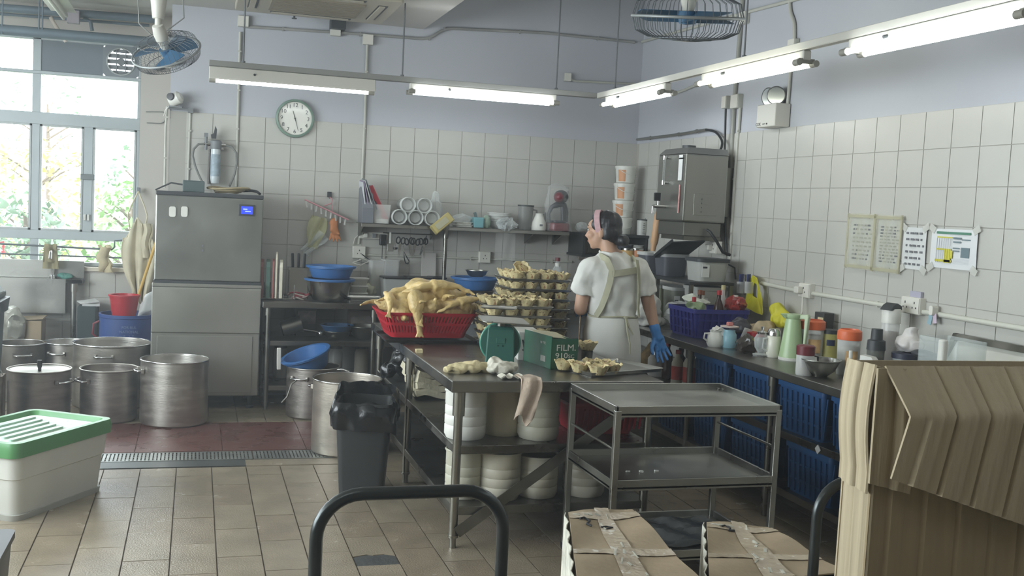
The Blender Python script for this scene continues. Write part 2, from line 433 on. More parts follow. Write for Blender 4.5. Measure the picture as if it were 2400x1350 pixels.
# tiles low on the window wall
rest = MB()
for k in range(4):
    z = .9 - .2 * (k + .5)
    for i in range(15): rest.bc((-0.32 - .2 * i, WY - .003, z), (.1955, .008, .1955))
q = rest.o('tile_field', WTILE, ww); q['kind'] = 'stuff'

# ---- the window: frame bars, panes, blank panel
FR = mat('window_frame_paint', S(176, 184, 186), 0.5, 0.3, 0.05, 4)  # frame paint lightened, window glare put into its colour
win = bpy.data.objects.new('window_1', None); COL.objects.link(win); struct(win)
fy0, fy1 = WY + .05, WY + .10
def bar(x0, x1, z0, z1, y0=fy0, y1=fy1, n='frame_bar'):
    x0, x1, z0, z1 = (x0 if x0 == WX0 else wx(x0)), (x1 if x1 == WX1 else wx(x1)), (z0 if z0 in (WZ0, WZ1) else wz(z0)), (z1 if z1 in (WZ0, WZ1) else wz(z1))
    return MB().box(x0, x1, y0, y1, z0, z1).o(n, FR, win, bevel=.004, bseg=1)
bar(WX0, WX1, 2.70, WZ1); bar(WX0, WX1, WZ0, 1.015)
bar(-.46, WX1, WZ0, WZ1); bar(-1.215, -1.155, WZ0, WZ1); bar(-1.95, -1.89, WZ0, WZ1); bar(-2.7, -2.64, WZ0, WZ1)
for a, b in ((2.447, 2.465), (2.066, 2.152), (1.19, 1.252)): bar(WX0, WX1, a - .004, b + .004, fy0 - .006, fy1)
bar(-.845, -.775, 1.25, 2.07); bar(-1.58, -1.52, 1.25, 2.07); bar(-2.32, -2.26, 1.25, 2.07)
# opening sashes: thin inner frames
for x0, x1 in ((-1.155, -.845), (-.775, -.46), (-1.52, -1.215)):
    x0, x1 = wx(x0), wx(x1); m = MB()
    for a, b, c, d in ((x0, x1, 1.252, 1.27), (x0, x1, 2.05, 2.066), (x0, x0 + .016, 1.252, 2.066), (x1 - .016, x1, 1.252, 2.066)): m.box(a, b, fy0 - .004, fy1 - .02, wz(c), wz(d))
    m.o('sash', mat('sash_paint', S(176, 182, 180), .45, .2), win)
for x0, x1, z0, z1 in ((-1.155, -.845, 1.255, 2.065), (-.775, -.46, 1.255, 2.065), (-1.52, -1.215, 1.255, 2.065), (-1.89, -1.58, 1.255, 2.065), (-1.155, -.46, 2.155, 2.445), (-1.89, -1.215, 2.155, 2.445), (-1.89, -1.215, 2.468, 2.7), (-1.155, -.46, 1.015, 1.19), (-1.89, -1.215, 1.015, 1.19), (-2.64, -1.95, 1.015, 2.7)):
    MB().box(wx(x0), wx(x1), WY + .072, WY + .077, wz(z0), wz(z1)).o('pane', GLASS, win)
MB().box(wx(-1.155), wx(-.715), fy0 + .01, fy0 + .03, wz(2.468), wz(2.7)).o('blank_panel', mat('panel_grey', S(112, 122, 128), .6, 0, .08, 3), win, label='solid grey panel filling the upper window light')
MB().bc((wx(-.81), fy0 - .012, wz(1.68)), (.11, .02, .045)).o('latch', mat('latch_metal', S(120, 126, 126), .4, .7), win, bevel=.004)
for dx in (0, -.026): MB().bc((wx(-.80) + dx, fy0 - .014, wz(1.367)), (.018, .02, .05)).o('latch', WHITEP, win, bevel=.003)
MB().box(WX0, wx(-.40), WY - .03, WY + .06, WZ0 - .035, WZ0).o('sill', mat('sill_cement', S(196, 190, 176), .7, 0, .06, 5), win, bevel=.004)

# extractor fan in the window's upper right light
ef = T('extractor_fan', 'round extractor fan with slatted shutter set in the upper window', 'extractor fan', (-.617, WY + .055, 2.638))
m = MB(); n = 28; ro_ = .108
ring = [(ro_ * math.cos(2 * math.pi * i / n), ro_ * math.sin(2 * math.pi * i / n)) for i in range(n)]
sq = []
for i in range(n):
    c, s_ = ring[i]; k = 1 / max(abs(c), abs(s_)); sq.append((c * k * .141, s_ * k * .127))
vs = [(a, 0, b) for a, b in ring] + [(a, 0, b) for a, b in sq]
m.add(vs, [(i, (i + 1) % n, n + (i + 1) % n, n + i) for i in range(n)]); m.o('panel', mat('fan_panel', S(126, 134, 138), .5), ef, sol=.012)
MB().tube([(ro_ * math.cos(2 * math.pi * i / n), -.01, ro_ * math.sin(2 * math.pi * i / n)) for i in range(n)], .006, 8, closed=True).o('ring', mat('ring_grey', S(170, 174, 172), .4), ef, smooth=60)
for z in (-.088, -.046, 0, .046, .088):
    h = .034 if abs(z) < .06 else .03; w_ = math.sqrt(max(0, .106 ** 2 - max(0, abs(z) - .004) ** 2))
    MB().bc((0, .01, z), (2 * w_, .004, h)).o('shutter_slat', GREYP, ef)
MB().cyl((0, -.01, 0), (0, .02, 0), .03, n=18).o('motor', GREYP, ef, smooth=40)
for x in (-.035, .035): MB().box(x - .004, x + .004, -.004, .004, -.095, .095).o('guard_bar', GREYP, ef)

# ---- outside: ground, a bank of trees, a pale house far off
gm = mat('outside_ground', S(96, 110, 80), .9, 0, .2, .6)
struct(MB().box(-16, 12, 9.1, 40, -.3, -.05).o('outside_ground', gm), 'ground outside the window')
LEAFS = [mat('leaf_green', S(136, 166, 110), .6, 0, .3, 3), mat('leaf_olive', S(180, 184, 122), .6, 0, .3, 3), mat('leaf_dark', S(128, 150, 126), .6, 0, .3, 3)]  # leaf colours lightened to stand in for overexposed daylight
BARK = mat('bark', S(96, 82, 68), .9)
def tree(label, x, y, h, rx, rz_, lm, seed, n=1500, bare=0):
    rnd = random.Random(seed); t = T('tree' if h > 2.4 else 'bush', label, 'tree' if h > 2.4 else 'bush', (x, y, -.06), group='greenery outside the window')
    tr = MB(); tr.tube([(0, 0, 0), (.05, 0, h * .4), (0, .03, h * .85)], [.07, .05, .015], 7)
    for k in range(9):
        a = rnd.uniform(0, 6.28); z = h * rnd.uniform(.35, .8); l = rx * rnd.uniform(.5, 1)
        tr.tube([(0, 0, z), (math.cos(a) * l * .5, math.sin(a) * l * .5, z + l * .35), (math.cos(a) * l, math.sin(a) * l, z + l * .6)], [.02, .012, .004], 5)
    tr.o('trunk', BARK, t, smooth=60)
    fo = MB()
    for k in range(n):
        u = Vector((rnd.gauss(0, 1), rnd.gauss(0, 1), rnd.gauss(0, 1))).normalized() * rnd.uniform(.55, 1) ** .7
        p = Vector((u.x * rx, u.y * rx * .8, h - rz_ + u.z * rz_)); s_ = rnd.uniform(.03, .075)
        a, b = Vector((rnd.uniform(-1, 1), rnd.uniform(-1, 1), rnd.uniform(-1, 1))).normalized(), Vector((rnd.uniform(-1, 1), rnd.uniform(-1, 1), rnd.uniform(-1, 1))).normalized()
        fo.add([p - a * s_, p + b * s_ * .5, p + a * s_, p - b * s_ * .5], [(0, 1, 2, 3)])
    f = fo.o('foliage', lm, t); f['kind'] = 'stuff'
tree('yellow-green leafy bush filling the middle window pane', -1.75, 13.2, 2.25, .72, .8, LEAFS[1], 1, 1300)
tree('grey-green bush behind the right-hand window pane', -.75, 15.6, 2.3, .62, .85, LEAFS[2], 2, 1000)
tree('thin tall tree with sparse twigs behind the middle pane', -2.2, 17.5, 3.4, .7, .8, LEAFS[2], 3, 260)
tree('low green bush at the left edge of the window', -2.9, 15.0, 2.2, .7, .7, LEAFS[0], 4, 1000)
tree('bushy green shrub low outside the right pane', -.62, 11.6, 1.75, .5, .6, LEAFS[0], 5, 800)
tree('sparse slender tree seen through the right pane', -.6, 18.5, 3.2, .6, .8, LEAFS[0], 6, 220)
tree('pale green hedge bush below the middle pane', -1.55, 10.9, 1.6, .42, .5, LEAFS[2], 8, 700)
# ================================================================ LAMPS
TUBEM = mat('lit_tube', (1, 1, 1, 1), .4, emit=(.93, .98, 1.0, 1), es=TUBE)
TUBEW = mat('lit_tube_warm', (1, 1, 1, 1), .4, emit=(1.0, 1.0, .86, 1), es=TUBE * .8)
LAMPB = mat('lamp_body', S(206, 204, 194), .45)
LAMPR = mat('lamp_rail', S(150, 150, 146), .5, .3)
CAPM = mat('lamp_cap', S(150, 148, 138), .5)
def fixture(label, loc, rz, L=1.1, tm=None, deep=False, group='fluorescent battens on the hanging rail'):
    """batten along local x, two bare tubes below it on end brackets"""
    t = T('fluorescent_light', label, 'lamp', loc, rz, group)
    if deep: MB().prism([(-.05, -.03), (-.05, -.018), (-.026, .058), (.026, .058), (.05, -.018), (.05, -.03), (.03, -.02), (-.03, -.02)], -L / 2 - .01, L / 2 + .01, 'x').o('body', LAMPB, t, bevel=.003, bseg=1)
    else: MB().box(-L / 2, L / 2, -.024, .024, 0, .052).o('body', LAMPB, t, bevel=.005, bseg=1)
    if deep:
        MB().cyl((-L / 2 + .03, 0, -.034), (L / 2 - .03, 0, -.034), .0135, n=12, caps=False).o('tube', tm or TUBEM, t, smooth=60)
        for s in (-1, 1): MB().cyl((s * (L / 2 - .035), 0, -.034), (s * (L / 2 + .008), 0, -.034), .017, n=12).o('tube_holder', CAPM, t, smooth=40)
    for s in () if deep else (-1, 1):
        MB().cyl((-L / 2 + .03, s * .048, -.012), (L / 2 - .03, s * .048, -.012), .0135, n=12, caps=False).o('tube', tm or TUBEM, t, smooth=60)
        e = MB().box(s * (L / 2 - .012) - .01, s * (L / 2 - .012) + .01, -.045, .045, -.014, .01)
        for q in (-1, 1): e.cyl((s * (L / 2 - .035), q * .048, -.012), (s * (L / 2 + .012), q * .048, -.012), .017, n=12)
        e.o('tube_holder', CAPM, t, smooth=40)
    MB().cyl((-L * .24, -.043, .02), (-L * .24, -.023, .026), .008, n=10).o('screw', DGREY, t)
    return t
ZL = 2.398; YL = 7.6; XL = 2.92
fixture('fluorescent batten above the wall clock, leftmost of the hanging row', ((.085 + 1.18) / 2, YL, ZL + .012), 0, 1.12, None, True)
fixture('double fluorescent batten along the back wall, right of the clock', ((1.47 + 2.56) / 2, YL, ZL + .02), 0, 1.12)
fixture('double fluorescent batten nearest the corner, on the side run', (XL, 6.88, ZL + .018), R(-90), 1.05)
fixture('yellowish double fluorescent batten in the middle of the side run', (XL, 5.28, ZL + .018), R(-90), 1.12, TUBEW)
fixture('brightest double fluorescent batten at the top right of the picture', (XL, 3.78, ZL + .018), R(-90), 1.12)
near = ['first added fill lamp past the frame on the side rail', 'second added fill lamp past the frame on the side rail', 'added unseen fill lamp above the camera, middle of the row', 'added unseen fill lamp above the camera, left of the row']  # unseen lamps added out of frame to brighten the room
for k, (x, y, rz) in enumerate(((XL, 2.2, -90), (XL, .7, -90), (-.2, 1.6, 0), (-1.8, 1.6, 0))):
    fixture(near[k], (x, y, ZL + .018 if x == XL else ZL + .2), R(rz), 1.12, group='added fill lamps out of view')
rl = MB().box(.06, 2.9, YL - .022, YL + .022, ZL + .075, ZL + .112).box(.06, 2.9, YL - .022, YL - .018, ZL + .0715, ZL + .075).box(.06, 2.9, YL + .018, YL + .022, ZL + .0715, ZL + .075)
tag(rl.o('light_rail', LAMPR, bevel=.003, bseg=1), 'long hanging metal rail carrying the lamps along the back wall', 'light rail', 'hanging light rails')
rl = MB().box(XL - .022, XL + .022, .1, YL, ZL + .075, ZL + .112).box(XL - .022, XL - .018, .1, YL, ZL + .0715, ZL + .075).box(XL + .018, XL + .022, .1, YL, ZL + .0715, ZL + .075)
tag(rl.o('light_rail', LAMPB, bevel=.003, bseg=1), 'hanging metal rail carrying the lamps along the right wall', 'light rail', 'hanging light rails')
for k, (px, py, run) in enumerate(((570, 160, 0), (942, 195, 0), (1303, 220, 0), (1441, 215, 1), (1743, 150, 1), (2290, 24, 1))):
    if run == 0: p = BK(px, py, YL); x, y = p.x, YL
    else: p = RT(px, py, XL); x, y = XL, p.y
    top = CEIL if x < 1.74 else HIGH
    rod = MB().cyl((x, y, ZL + .11), (x, y, top), .0055, n=8).cyl((x, y, ZL + .11), (x, y, ZL + .125), .013, n=8)
    tag(rod.o('suspension_rod', mat('rod_grey', S(104, 106, 108), .5, .4), smooth=40), ['thin rod holding the rail, left of the clock', 'thin rod holding the rail, under the edge of the lowered ceiling', 'thin rod holding the rail near the corner, back run', 'thin rod holding the rail near the corner, side run', 'thin rod holding the side rail beside the grey wall conduit', 'short rod holding the side rail at the right edge of the picture'][k], 'rod', 'lamp suspension rods')
# unlit lamp near the window, seen from below
p0 = G(150, 28, 2.9)
ul = T('fluorescent_light', 'unlit fluorescent lamp with wide white reflector near the window', 'lamp', (p0.x, p0.y, 2.9), 0)
MB().prism([(-.09, 0), (.09, 0), (.03, .05), (-.03, .05)], -1.25, 0, 'y').o('reflector', WHITEP, ul)
MB().box(-.022, .022, -1.3, .06, -.03, 0).o('body', LAMPB, ul, bevel=.004, bseg=1)
MB().cyl((0, -1.25, -.05), (0, -.02, -.05), .013, n=10).o('tube', mat('dead_tube', S(226, 224, 216), .3), ul, smooth=60)
for dy in (.25, 1.0): MB().cyl((0, -dy, .045), (0, -dy, CEIL - 2.9), .006, n=8).o('hanger_rod', mat('rod_grey', S(104, 106, 108)), ul, smooth=40)

# ================================================================ ORBIT FANS
FANB = mat('fan_blade_blue', S(52, 98, 132), .45); FANG = mat('fan_guard', S(104, 110, 114), .45, .5); FANW = mat('fan_housing', S(196, 194, 184), .45)
FANRIM = mat('fan_rim', S(150, 154, 154), .4, .3)
def orbit_fan(label, c, dia, tilt, top, housing=True):
    c = Vector(c); t = T('ceiling_fan', label, 'fan', c, group='caged orbit fans')
    r = dia / 2; Q = Euler(tilt).to_matrix().to_4x4()
    def P(m): return m.xf(Q)
    # cage: rim, rear and front wires (local -z is the blowing side)
    P(MB().tube([(r * math.cos(2 * math.pi * i / 40), r * math.sin(2 * math.pi * i / 40), 0) for i in range(40)], .007, 8, closed=True)).o('rim', FANRIM, t, smooth=60)
    for nm, zs, n in (('front_guard', -1, 56), ('rear_guard', 1, 40)):
        g = MB()
        for i in range(n):
            a = 2 * math.pi * i / n; pr = [(r, 0), (r * .93, .25), (r * .7, .36), (r * .22, .42)]
            g.tube([(q * math.cos(a), q * math.sin(a), zs * h * r) for q, h in pr], .0016, 4)
        for q, h in ((.7, .36), (.45, .4)):
            g.tube([(q * r * math.cos(2 * math.pi * i / 32), q * r * math.sin(2 * math.pi * i / 32), zs * h * r) for i in range(32)], .002, 4, closed=True)
        P(g).o(nm, FANG, t)
    for k in range(3):
        a0 = 2 * math.pi * k / 3 + .5
        b = MB().sheet(8, 6, lambda u, v: ((.16 + .76 * v) * r * math.cos(a0 + (u - .5) * (1.35 - .25 * v)), (.16 + .76 * v) * r * math.sin(a0 + (u - .5) * (1.35 - .25 * v)), (u - .5) * .2 * r), .003)
        P(b).o('blade', FANB, t, smooth=60)
    P(MB().lathe([(0, -.14 * r), (.15 * r, -.12 * r), (.2 * r, .1 * r), (0, .12 * r)], 18)).o('hub', FANB, t, smooth=50)
    P(MB().lathe([(.2 * r, -.43 * r), (.2 * r, -.41 * r), (0, -.41 * r)], 18).lathe([(0, -.43 * r), (.2 * r, -.43 * r)], 18)).o('badge', FANW, t)
    P(MB().lathe([(.1 * r, .1 * r), (.18 * r, .4 * r), (.2 * r, .6 * r), (.16 * r, .85 * r), (0, .9 * r)], 20)).o('motor', FANW, t, smooth=40)
    mt = Q @ Vector((0, 0, .8 * r))
    MB().tube([mt, mt + Vector((0, 0, .06))], .02, 8).o('neck', FANW, t, smooth=60)
    z0 = mt.z + .05
    MB().lathe([(0, z0), (.035, z0), (.05, z0 + .13), (.075, z0 + .19), (.075, z0 + .21), (0, z0 + .21)], 18, (mt.x, mt.y, 0)).o('gearbox', FANW, t, smooth=40)
    MB().cyl((mt.x, mt.y, z0 + .2), (mt.x, mt.y, top - c.z), .03, n=12).o('down_rod', FANW, t, smooth=60)
    MB().tube([(mt.x + .07, mt.y, z0 + .2), (mt.x + .14, mt.y, z0 + .15), (mt.x + .15, mt.y, z0 + .02), (mt.x + .06, mt.y, z0 - .06)], .004, 6).o('cable', CABLE, t, smooth=60)
    MB().tube([(mt.x - .06, mt.y, z0 + .2), (mt.x - .12, mt.y, z0 + .1), (mt.x - .11, mt.y, z0 - .04), (mt.x - .04, mt.y, z0 - .1)], .004, 6).o('cable', CABLE, t, smooth=60)
    return t
orbit_fan('grey caged orbit fan hanging near the window, tilted to the right', BK(390, 122, 7.0), .42, (R(30), R(-20), 0), CEIL)
orbit_fan('caged orbit fan with blue blades above the side lamps', BK(1612, 40, 4.4), .5, (R(10), R(-4), 0), HIGH)

# ================================================================ AIR CONDITIONER CASSETTE
ACM = mat('ac_panel', S(176, 170, 154), .5); ACG = mat('ac_grille', S(140, 132, 116), .6, 0, .05, 8)
ac = T('ceiling_air_conditioner', 'beige ceiling cassette air conditioner in the lowered ceiling', 'air conditioner', (.79, 7.79, CEIL))
MB().prism(rrect(1.1, .98, .03), -.055, 0).o('panel', ACM, ac, bevel=.008)
MB().prism(rrect(.64, .56, .02), -.066, -.052).o('intake_grille', ACG, ac)
for i in range(9): MB().box(-.3, .3, -.24 + i * .06 - .012, -.24 + i * .06 + .012, -.07, -.064).o('grille_slat', ACG, ac)
for x0, x1, y0, y1 in ((.40, .47, -.3, .3), (-.47, -.40, -.3, .3), (-.3, .3, .36, .42), (-.3, .3, -.42, -.36)):
    s_ = MB().box(x0, x1, y0, y1, -.0575, -.05).o('outlet', DGREY, ac)
    MB().box(x0 + .01, x1 - .02, y0 + .01, y1 - .01, -.066, -.056).o('louvre', ACM, s_)
# sprinkler head and ceiling bracket near it
sp = T('sprinkler_head', 'small dark sprinkler head on the ceiling beside the air conditioner', 'sprinkler', (*G(690, 30, CEIL)[:2], CEIL))
MB().cyl((0, 0, 0), (0, 0, -.04), .008, n=8).o('stem', DGREY, sp); MB().cyl((0, 0, -.04), (0, 0, -.046), .02, n=12).o('deflector', DGREY, sp)
p = BK(792, 50, BY - .06)
tag(MB().bc((p.x, BY - .06, 2.99), (.12, .11, .08)).o('wall_bracket', DGREY, bevel=.005), 'dark metal bracket between ceiling and back-wall conduit', 'bracket')

# ================================================================ CONDUITS AND BOXES
def conduit(label, pts, r=.011, m=None, clips=0, name='conduit'):
    t = T(name, label, 'conduit', (0, 0, 0)); t.location = Vector(pts[0]); q = [Vector(p) - t.location for p in pts]
    # soften the bends
    sm = [q[0]]
    for a, b, c in zip(q, q[1:], q[2:]):
        k = min(.05, (b - a).length * .4, (c - b).length * .4)
        sm += [b + (a - b).normalized() * k, b + (a - b).normalized() * k * .3 + (c - b).normalized() * k * .3, b + (c - b).normalized() * k]
    sm.append(q[-1])
    MB().tube(sm, r, 10).o('pipe', m or CONDUIT, t, smooth=60)
    L = (q[-1] - q[0]).length
    for i in range(clips):
        f = (i + .5) / clips; s_ = f * (len(q) - 1); a = int(s_); p = q[a].lerp(q[min(a + 1, len(q) - 1)], s_ - a)
        MB().bc(p, (.026, .022, .012) if abs(q[-1].z - q[0].z) > L * .6 else (.012, .022, .032)).o('clip', m or CONDUIT, t)
    return t
def jbox(label, c, d=(.085, .04, .085), axis='y'):
    t = T('junction_box', label, 'junction box', c, group='junction boxes')
    if axis == 'x': d = (d[1], d[0], d[2])
    MB().bc((0, 0, 0), d).o('body', CONDUIT, t, bevel=.006)
    e = .003
    if axis == 'y': MB().bc((0, -d[1] / 2 - e / 2, 0), (d[0] * .92, e, d[2] * .92)).o('lid', SOCK, t)
    else: MB().bc((-d[0] / 2 - e / 2, 0, 0), (e, d[1] * .92, d[2] * .92)).o('lid', SOCK, t)
    return t
yb = BY - .014
B = lambda x, y: BK(x, y, yb)
conduit('grey conduit running along the back wall under the ceiling', [B(570, 62), B(790, 76), B(1003, 92), B(1045, 66), B(1275, 77), B(1488, 99)], .012, mat('conduit_old', S(150, 150, 146), .6, 0, .2, 4), 6)
conduit('vertical conduit left of the wall clock', [B(563, 75), B(553, 437)], .011, clips=4)
conduit('vertical conduit right of the wall clock, running down to a socket', [B(861, 100), B(855, 280), B(847, 450), B(841, 572)], .011, clips=4)
conduit('white conduit dropping from the security camera', [B(446, 262), B(440, 440)], .009, clips=2)
conduit('thin white pipe on the wall edge beside the window', [BK(392, 250, yb), BK(388, 300, yb), BK(386, 440, yb)], .009, clips=2)
conduit('short horizontal conduit high on the back wall in the corner', [B(1332, 182), B(1345, 190), B(1490, 197)], .01)
jbox('square junction box on the back wall above the left lamp', BK(570, 50, BY - .02))
jbox('junction box under the dark bracket on the back wall', BK(786, 72, BY - .02))
jbox('junction box at the head of the conduit right of the clock', BK(862, 93, BY - .02))
jbox('small box at the end of the short corner conduit', BK(1330, 181, BY - .02), (.06, .035, .07))
conduit('socket conduit along the back wall below the wall shelf', [B(850, 597), B(1340, 614)], .010, clips=5)
# right wall
xr = RX - .014
Rr = lambda x, y: RT(x, y, xr)
conduit('grey vertical conduit on the right wall behind the boiler, left of the pair', [Rr(1744, -40), Rr(1722, 230), Rr(1712, 420), Rr(1700, 620)], .016, mat('conduit_dark', S(150, 150, 142), .6, 0, .1, 5), 4)
conduit('pale vertical conduit on the right wall, right of the pair', [Rr(1735, 250), Rr(1722, 420), Rr(1711, 610)], .012, clips=3)
conduit('curved conduit dropping to the emergency lamp', [Rr(1850, -30), Rr(1852, 30), Rr(1862, 50), Rr(1862, 100)], .012)
conduit('conduit from its box down to the emergency lamp', [Rr(1856, 112), Rr(1850, 200), Rr(1846, 246)], .011)
conduit('conduit running along the right wall behind the lamps', [Rr(1548, 226), Rr(1600, 213), Rr(1720, 160), Rr(1735, 145), Rr(1850, 117)], .011, clips=3)
conduit('short conduit at the very top of the right wall', [Rr(1505, 98), Rr(1745, 30), Rr(1860, 0), Rr(1900, -12)], .012)
jbox('junction box high on the right wall above the lamp rail', RT(1745, 42, RX - .02), axis='x')
jbox('junction box above the emergency lamp', RT(1860, 107, RX - .02), axis='x')
jbox('switch box on the right wall above the boiler', RT(1727, 238, RX - .02), (.11, .045, .1), axis='x')
jbox('narrow switch box beside the other one above the boiler', RT(1705, 240, RX - .02), (.07, .06, .09), axis='x')
conduit('black cable hanging from the switch box down past the boiler', [RT(1701, 255, RX - .05), RT(1697, 400, RX - .05), RT(1700, 540, RX - .05), RT(1704, 600, RX - .05)], .008, BCABLE, name='power_cable')
conduit('water supply pipe running along the right wall above the boiler', [RT(1493, 327, RX - .03), RT(1590, 315, RX - .03), RT(1655, 304, RX - .03)], .011, STEEL, 3, name='water_pipe')
conduit('black hose looping from the water pipe down into the boiler', [RT(1655, 304, RX - .04), RT(1678, 308, RX - .04), RT(1694, 330, RX - .05), RT(1690, 352, RX - .12), RT(1668, 376, RX - .2)], .009, BCABLE, name='water_hose')
xs = RX - .02
conduit('white conduit along the right wall above the side counter', [RT(1785, 664, xs), RT(1880, 684, xs), RT(1980, 700, xs), RT(2140, 727, xs), RT(2420, 774, xs), Vector((xs, 1.5, RT(2420, 774, xs).z))], .014, mat('conduit_white', S(206, 206, 194), .45), 3)

def socket(label, c, axis, w=.15, plug=False, h=.09):
    t = T('wall_socket', label, 'socket', c, group='wall sockets')
    rz = 0 if axis == 'y' else R(-90); t.rotation_euler = (0, 0, rz)
    MB().bc((0, 0, 0), (w, .045, h)).o('box', SOCK, t, bevel=.004)
    MB().bc((0, -.025, 0), (w - .006, .006, h - .006)).o('faceplate', SOCK, t, bevel=.003)
    for k in range(2 if w > .12 else 1):
        x = (-w / 4 + k * w / 2) if w > .12 else 0
        for dx, dz, s_ in ((0, .016, .012), (-.014, -.01, .009), (.014, -.01, .009)): MB().bc((x + dx, -.0285, dz), (.006, .002, s_)).o('pin_hole', BLACKP, t)
    if plug:
        MB().bc((-w * .25, -.045, 0), (.05, .04, .045)).o('plug', SOCK, t, bevel=.008)
    return t
socket('square wall socket under the orange glove', BK(841, 591, BY - .023), 'y', .105, h=.1)
socket('wall socket below the wall shelf, behind the blue basins', BK(1135, 603, BY - .023), 'y', .1, h=.095)
socket('wall socket with a white plug behind the green vacuum jug', RT(1892, 681, RX - .025), 'x', .12, True)
socket('wall socket on the right wall below the notices', RT(2142, 716, RX - .025), 'x', .15)
socket('socket with plug beside the boiler foot', RT(1678, 580, RX - .1), 'x', .1, True)

# ================================================================ CLOCK
ck = T('wall_clock', 'round white wall clock with a green rim on the back wall', 'clock', BK(691, 278, BY - .012))
rc = .148
MB().lathe([(rc - .012, 0), (rc, -.002), (rc + .004, .012), (rc, .03), (rc - .014, .034), (rc - .018, .026)], 48).rot(R(90), 0, 0).o('rim', mat('clock_rim', S(116, 140, 126), .35), ck, smooth=40)
MB().lathe([(0, .016), (rc - .012, .016)], 48).rot(R(90), 0, 0).o('face', mat('clock_face', S(226, 226, 216), .3, coat=.6), ck)
for h in range(1, 13):
    a = R(90 - 30 * h); text('numeral', str(h), .044, mat('numeral_ink', S(84, 88, 88), .7), ck, (.104 * math.cos(a), -.0172, .104 * math.sin(a)), (R(90), 0, 0))
for nm, ln, w_, ang, y in (('hour_hand', .062, .0055, 90 - 30 * 11.45, -.019), ('minute_hand', .098, .0045, 90 - 6 * 27.3, -.021)):
    m = MB().prism([(-.02, -w_ / 2), (ln, -w_ / 4), (ln, w_ / 4), (-.02, w_ / 2)], y, y + .001, 'y'); m.rot(0, R(-ang), 0); m.o(nm, INK, ck)
MB().cyl((0, -.016, 0), (0, -.0235, 0), .006, n=10).o('pivot', INK, ck)

# ================================================================ SECURITY CAMERA
cc = T('security_camera', 'white dome security camera on a bracket by the window edge', 'camera', BK(412, 232, BY - .08))
MB().lathe([(0, -.05), (.045, -.048), (.05, -.03), (.05, .03), (.03, .05), (0, .052)], 20).rot(R(20), R(62), 0).o('housing', WHITEP, cc, smooth=40)
MB().lathe([(0, .02), (.026, .018), (.03, 0), (0, 0)], 16).rot(R(90), 0, R(-25)).tr(-.035, -.035, .012).o('lens', BLACKP, cc, smooth=40)
MB().bc((0, .03, -.06), (.1, .1, .012)).o('base_plate', GREYP, cc, bevel=.003)
MB().cyl((-.06, .03, -.068), (.12, .03, -.068), .01, n=10).bc((.11, .04, -.075), (.04, .04, .04)).o('bracket', GREYP, cc, smooth=40)
MB().tube([(-.05, .02, -.06), (-.075, .03, -.09), (-.085, .05, -.13)], .004, 6).o('cable', SOCK, cc, smooth=60)
conduit('thin curved cable loop on the wall beside the window', [BK(342, 262, WY - .01), BK(372, 262, WY - .012), BK(389, 263, WY - .012), BK(387, 290, WY - .012), BK(344, 288, WY - .01)], .004, CABLE, name='wall_cable')

# ================================================================ EMERGENCY LAMP
p = RT(1812, 272, RX - .06)
em = T('emergency_light', 'white emergency lamp box with two round spotlights on the right wall', 'emergency lamp', p, R(-90))
MB().bc((0, 0, 0), (.24, .11, .15)).o('box', mat('em_box', S(206, 204, 194), .4), em, bevel=.006)
for s_, dx in ((-.05, .25), (.04, .95)):
    h = MB().lathe([(0, -.06), (.03, -.055), (.058, -.01), (.062, .01), (.056, .014)], 22)
    h.rot(R(92), 0, dx); h.tr(s_, -.01, .13); ho = h.o('spotlight', mat('spot_shell', S(120, 122, 122), .4, .4), em, smooth=50)
    g = MB().lathe([(0, .012), (.055, .012)], 22); g.rot(R(92), 0, dx); g.tr(s_, -.01, .13); g.o('lens', mat('spot_lens', S(190, 196, 196), .1, .7), ho)
    MB().cyl((s_, -.01, .07), (s_, 0, .12), .009, n=8).o('stem', GREYP, em)
text('lettering', 'COK', .03, INK, em, (-.09, -.0555, -.055), (R(90), 0, 0))
for i in range(3): MB().bc((-.03 + i * .013, -.056, -.055), (.006, .002, .006)).o('indicator', INK, em)
MB().cyl((.02, -.054, -.055), (.02, -.058, -.055), .006, n=10).o('button', INK, em)
# mains pipes high on the left, in front of the window wall
PIPED = mat('old_pipe_paint', S(98, 112, 120), .55, .2, .1, 4)
yp = 8.8
def hp(label, a, b, r, y=yp, cl=0): return conduit(label, [BK(*a, y), BK(*b, y)], r, PIPED, cl, name='ceiling_pipe')
hp('upper grey-blue pipe crossing above the window', (-80, 12), (375, 46), .032, 8.95)
hp('lower thick grey-blue pipe crossing above the window', (-80, 62), (372, 100), .04, 8.75)
hp('thin pale pipe under the upper pipe above the window', (-80, 26), (350, 60), .012, 9.1)
tag(MB().tube([BK(118, 40, 8.8), BK(130, 60, 8.8), BK(155, 98, 8.8)], .014, 8).o('pipe_stub', mat('pale_pipe', S(186, 176, 164), .6), smooth=60), 'short slanting pale pipe below the unlit lamp', 'pipe')
tag(MB().tube([BK(196, 42, 8.95), BK(212, 50, 8.95), BK(216, 72, 8.95)], .014, 8).o('pipe_bend', PIPED, smooth=60), 'bent pipe joining the two pipes above the window', 'pipe')
tag(MB().bc(BK(172, 40, 8.9), (.09, .06, .1)).o('junction_box', mat('pinkish_box', S(150, 144, 148), .6), bevel=.005), 'square pinkish box on the pipes under the unlit lamp', 'junction box')
for k, (px, lb) in enumerate(((5, 'thin hanging rod at the left edge of the picture'), (91, 'left thin rod of the pair holding the pipes'), (99, 'right thin rod of the pair holding the pipes'))):
    a = BK(px, 80, 8.72); tag(MB().cyl((a.x, 8.72, a.z), (a.x, 8.72, CEIL), .006, n=8).o('pipe_hanger_rod', PIPED, smooth=60), lb, 'rod', 'pipe hanger rods')
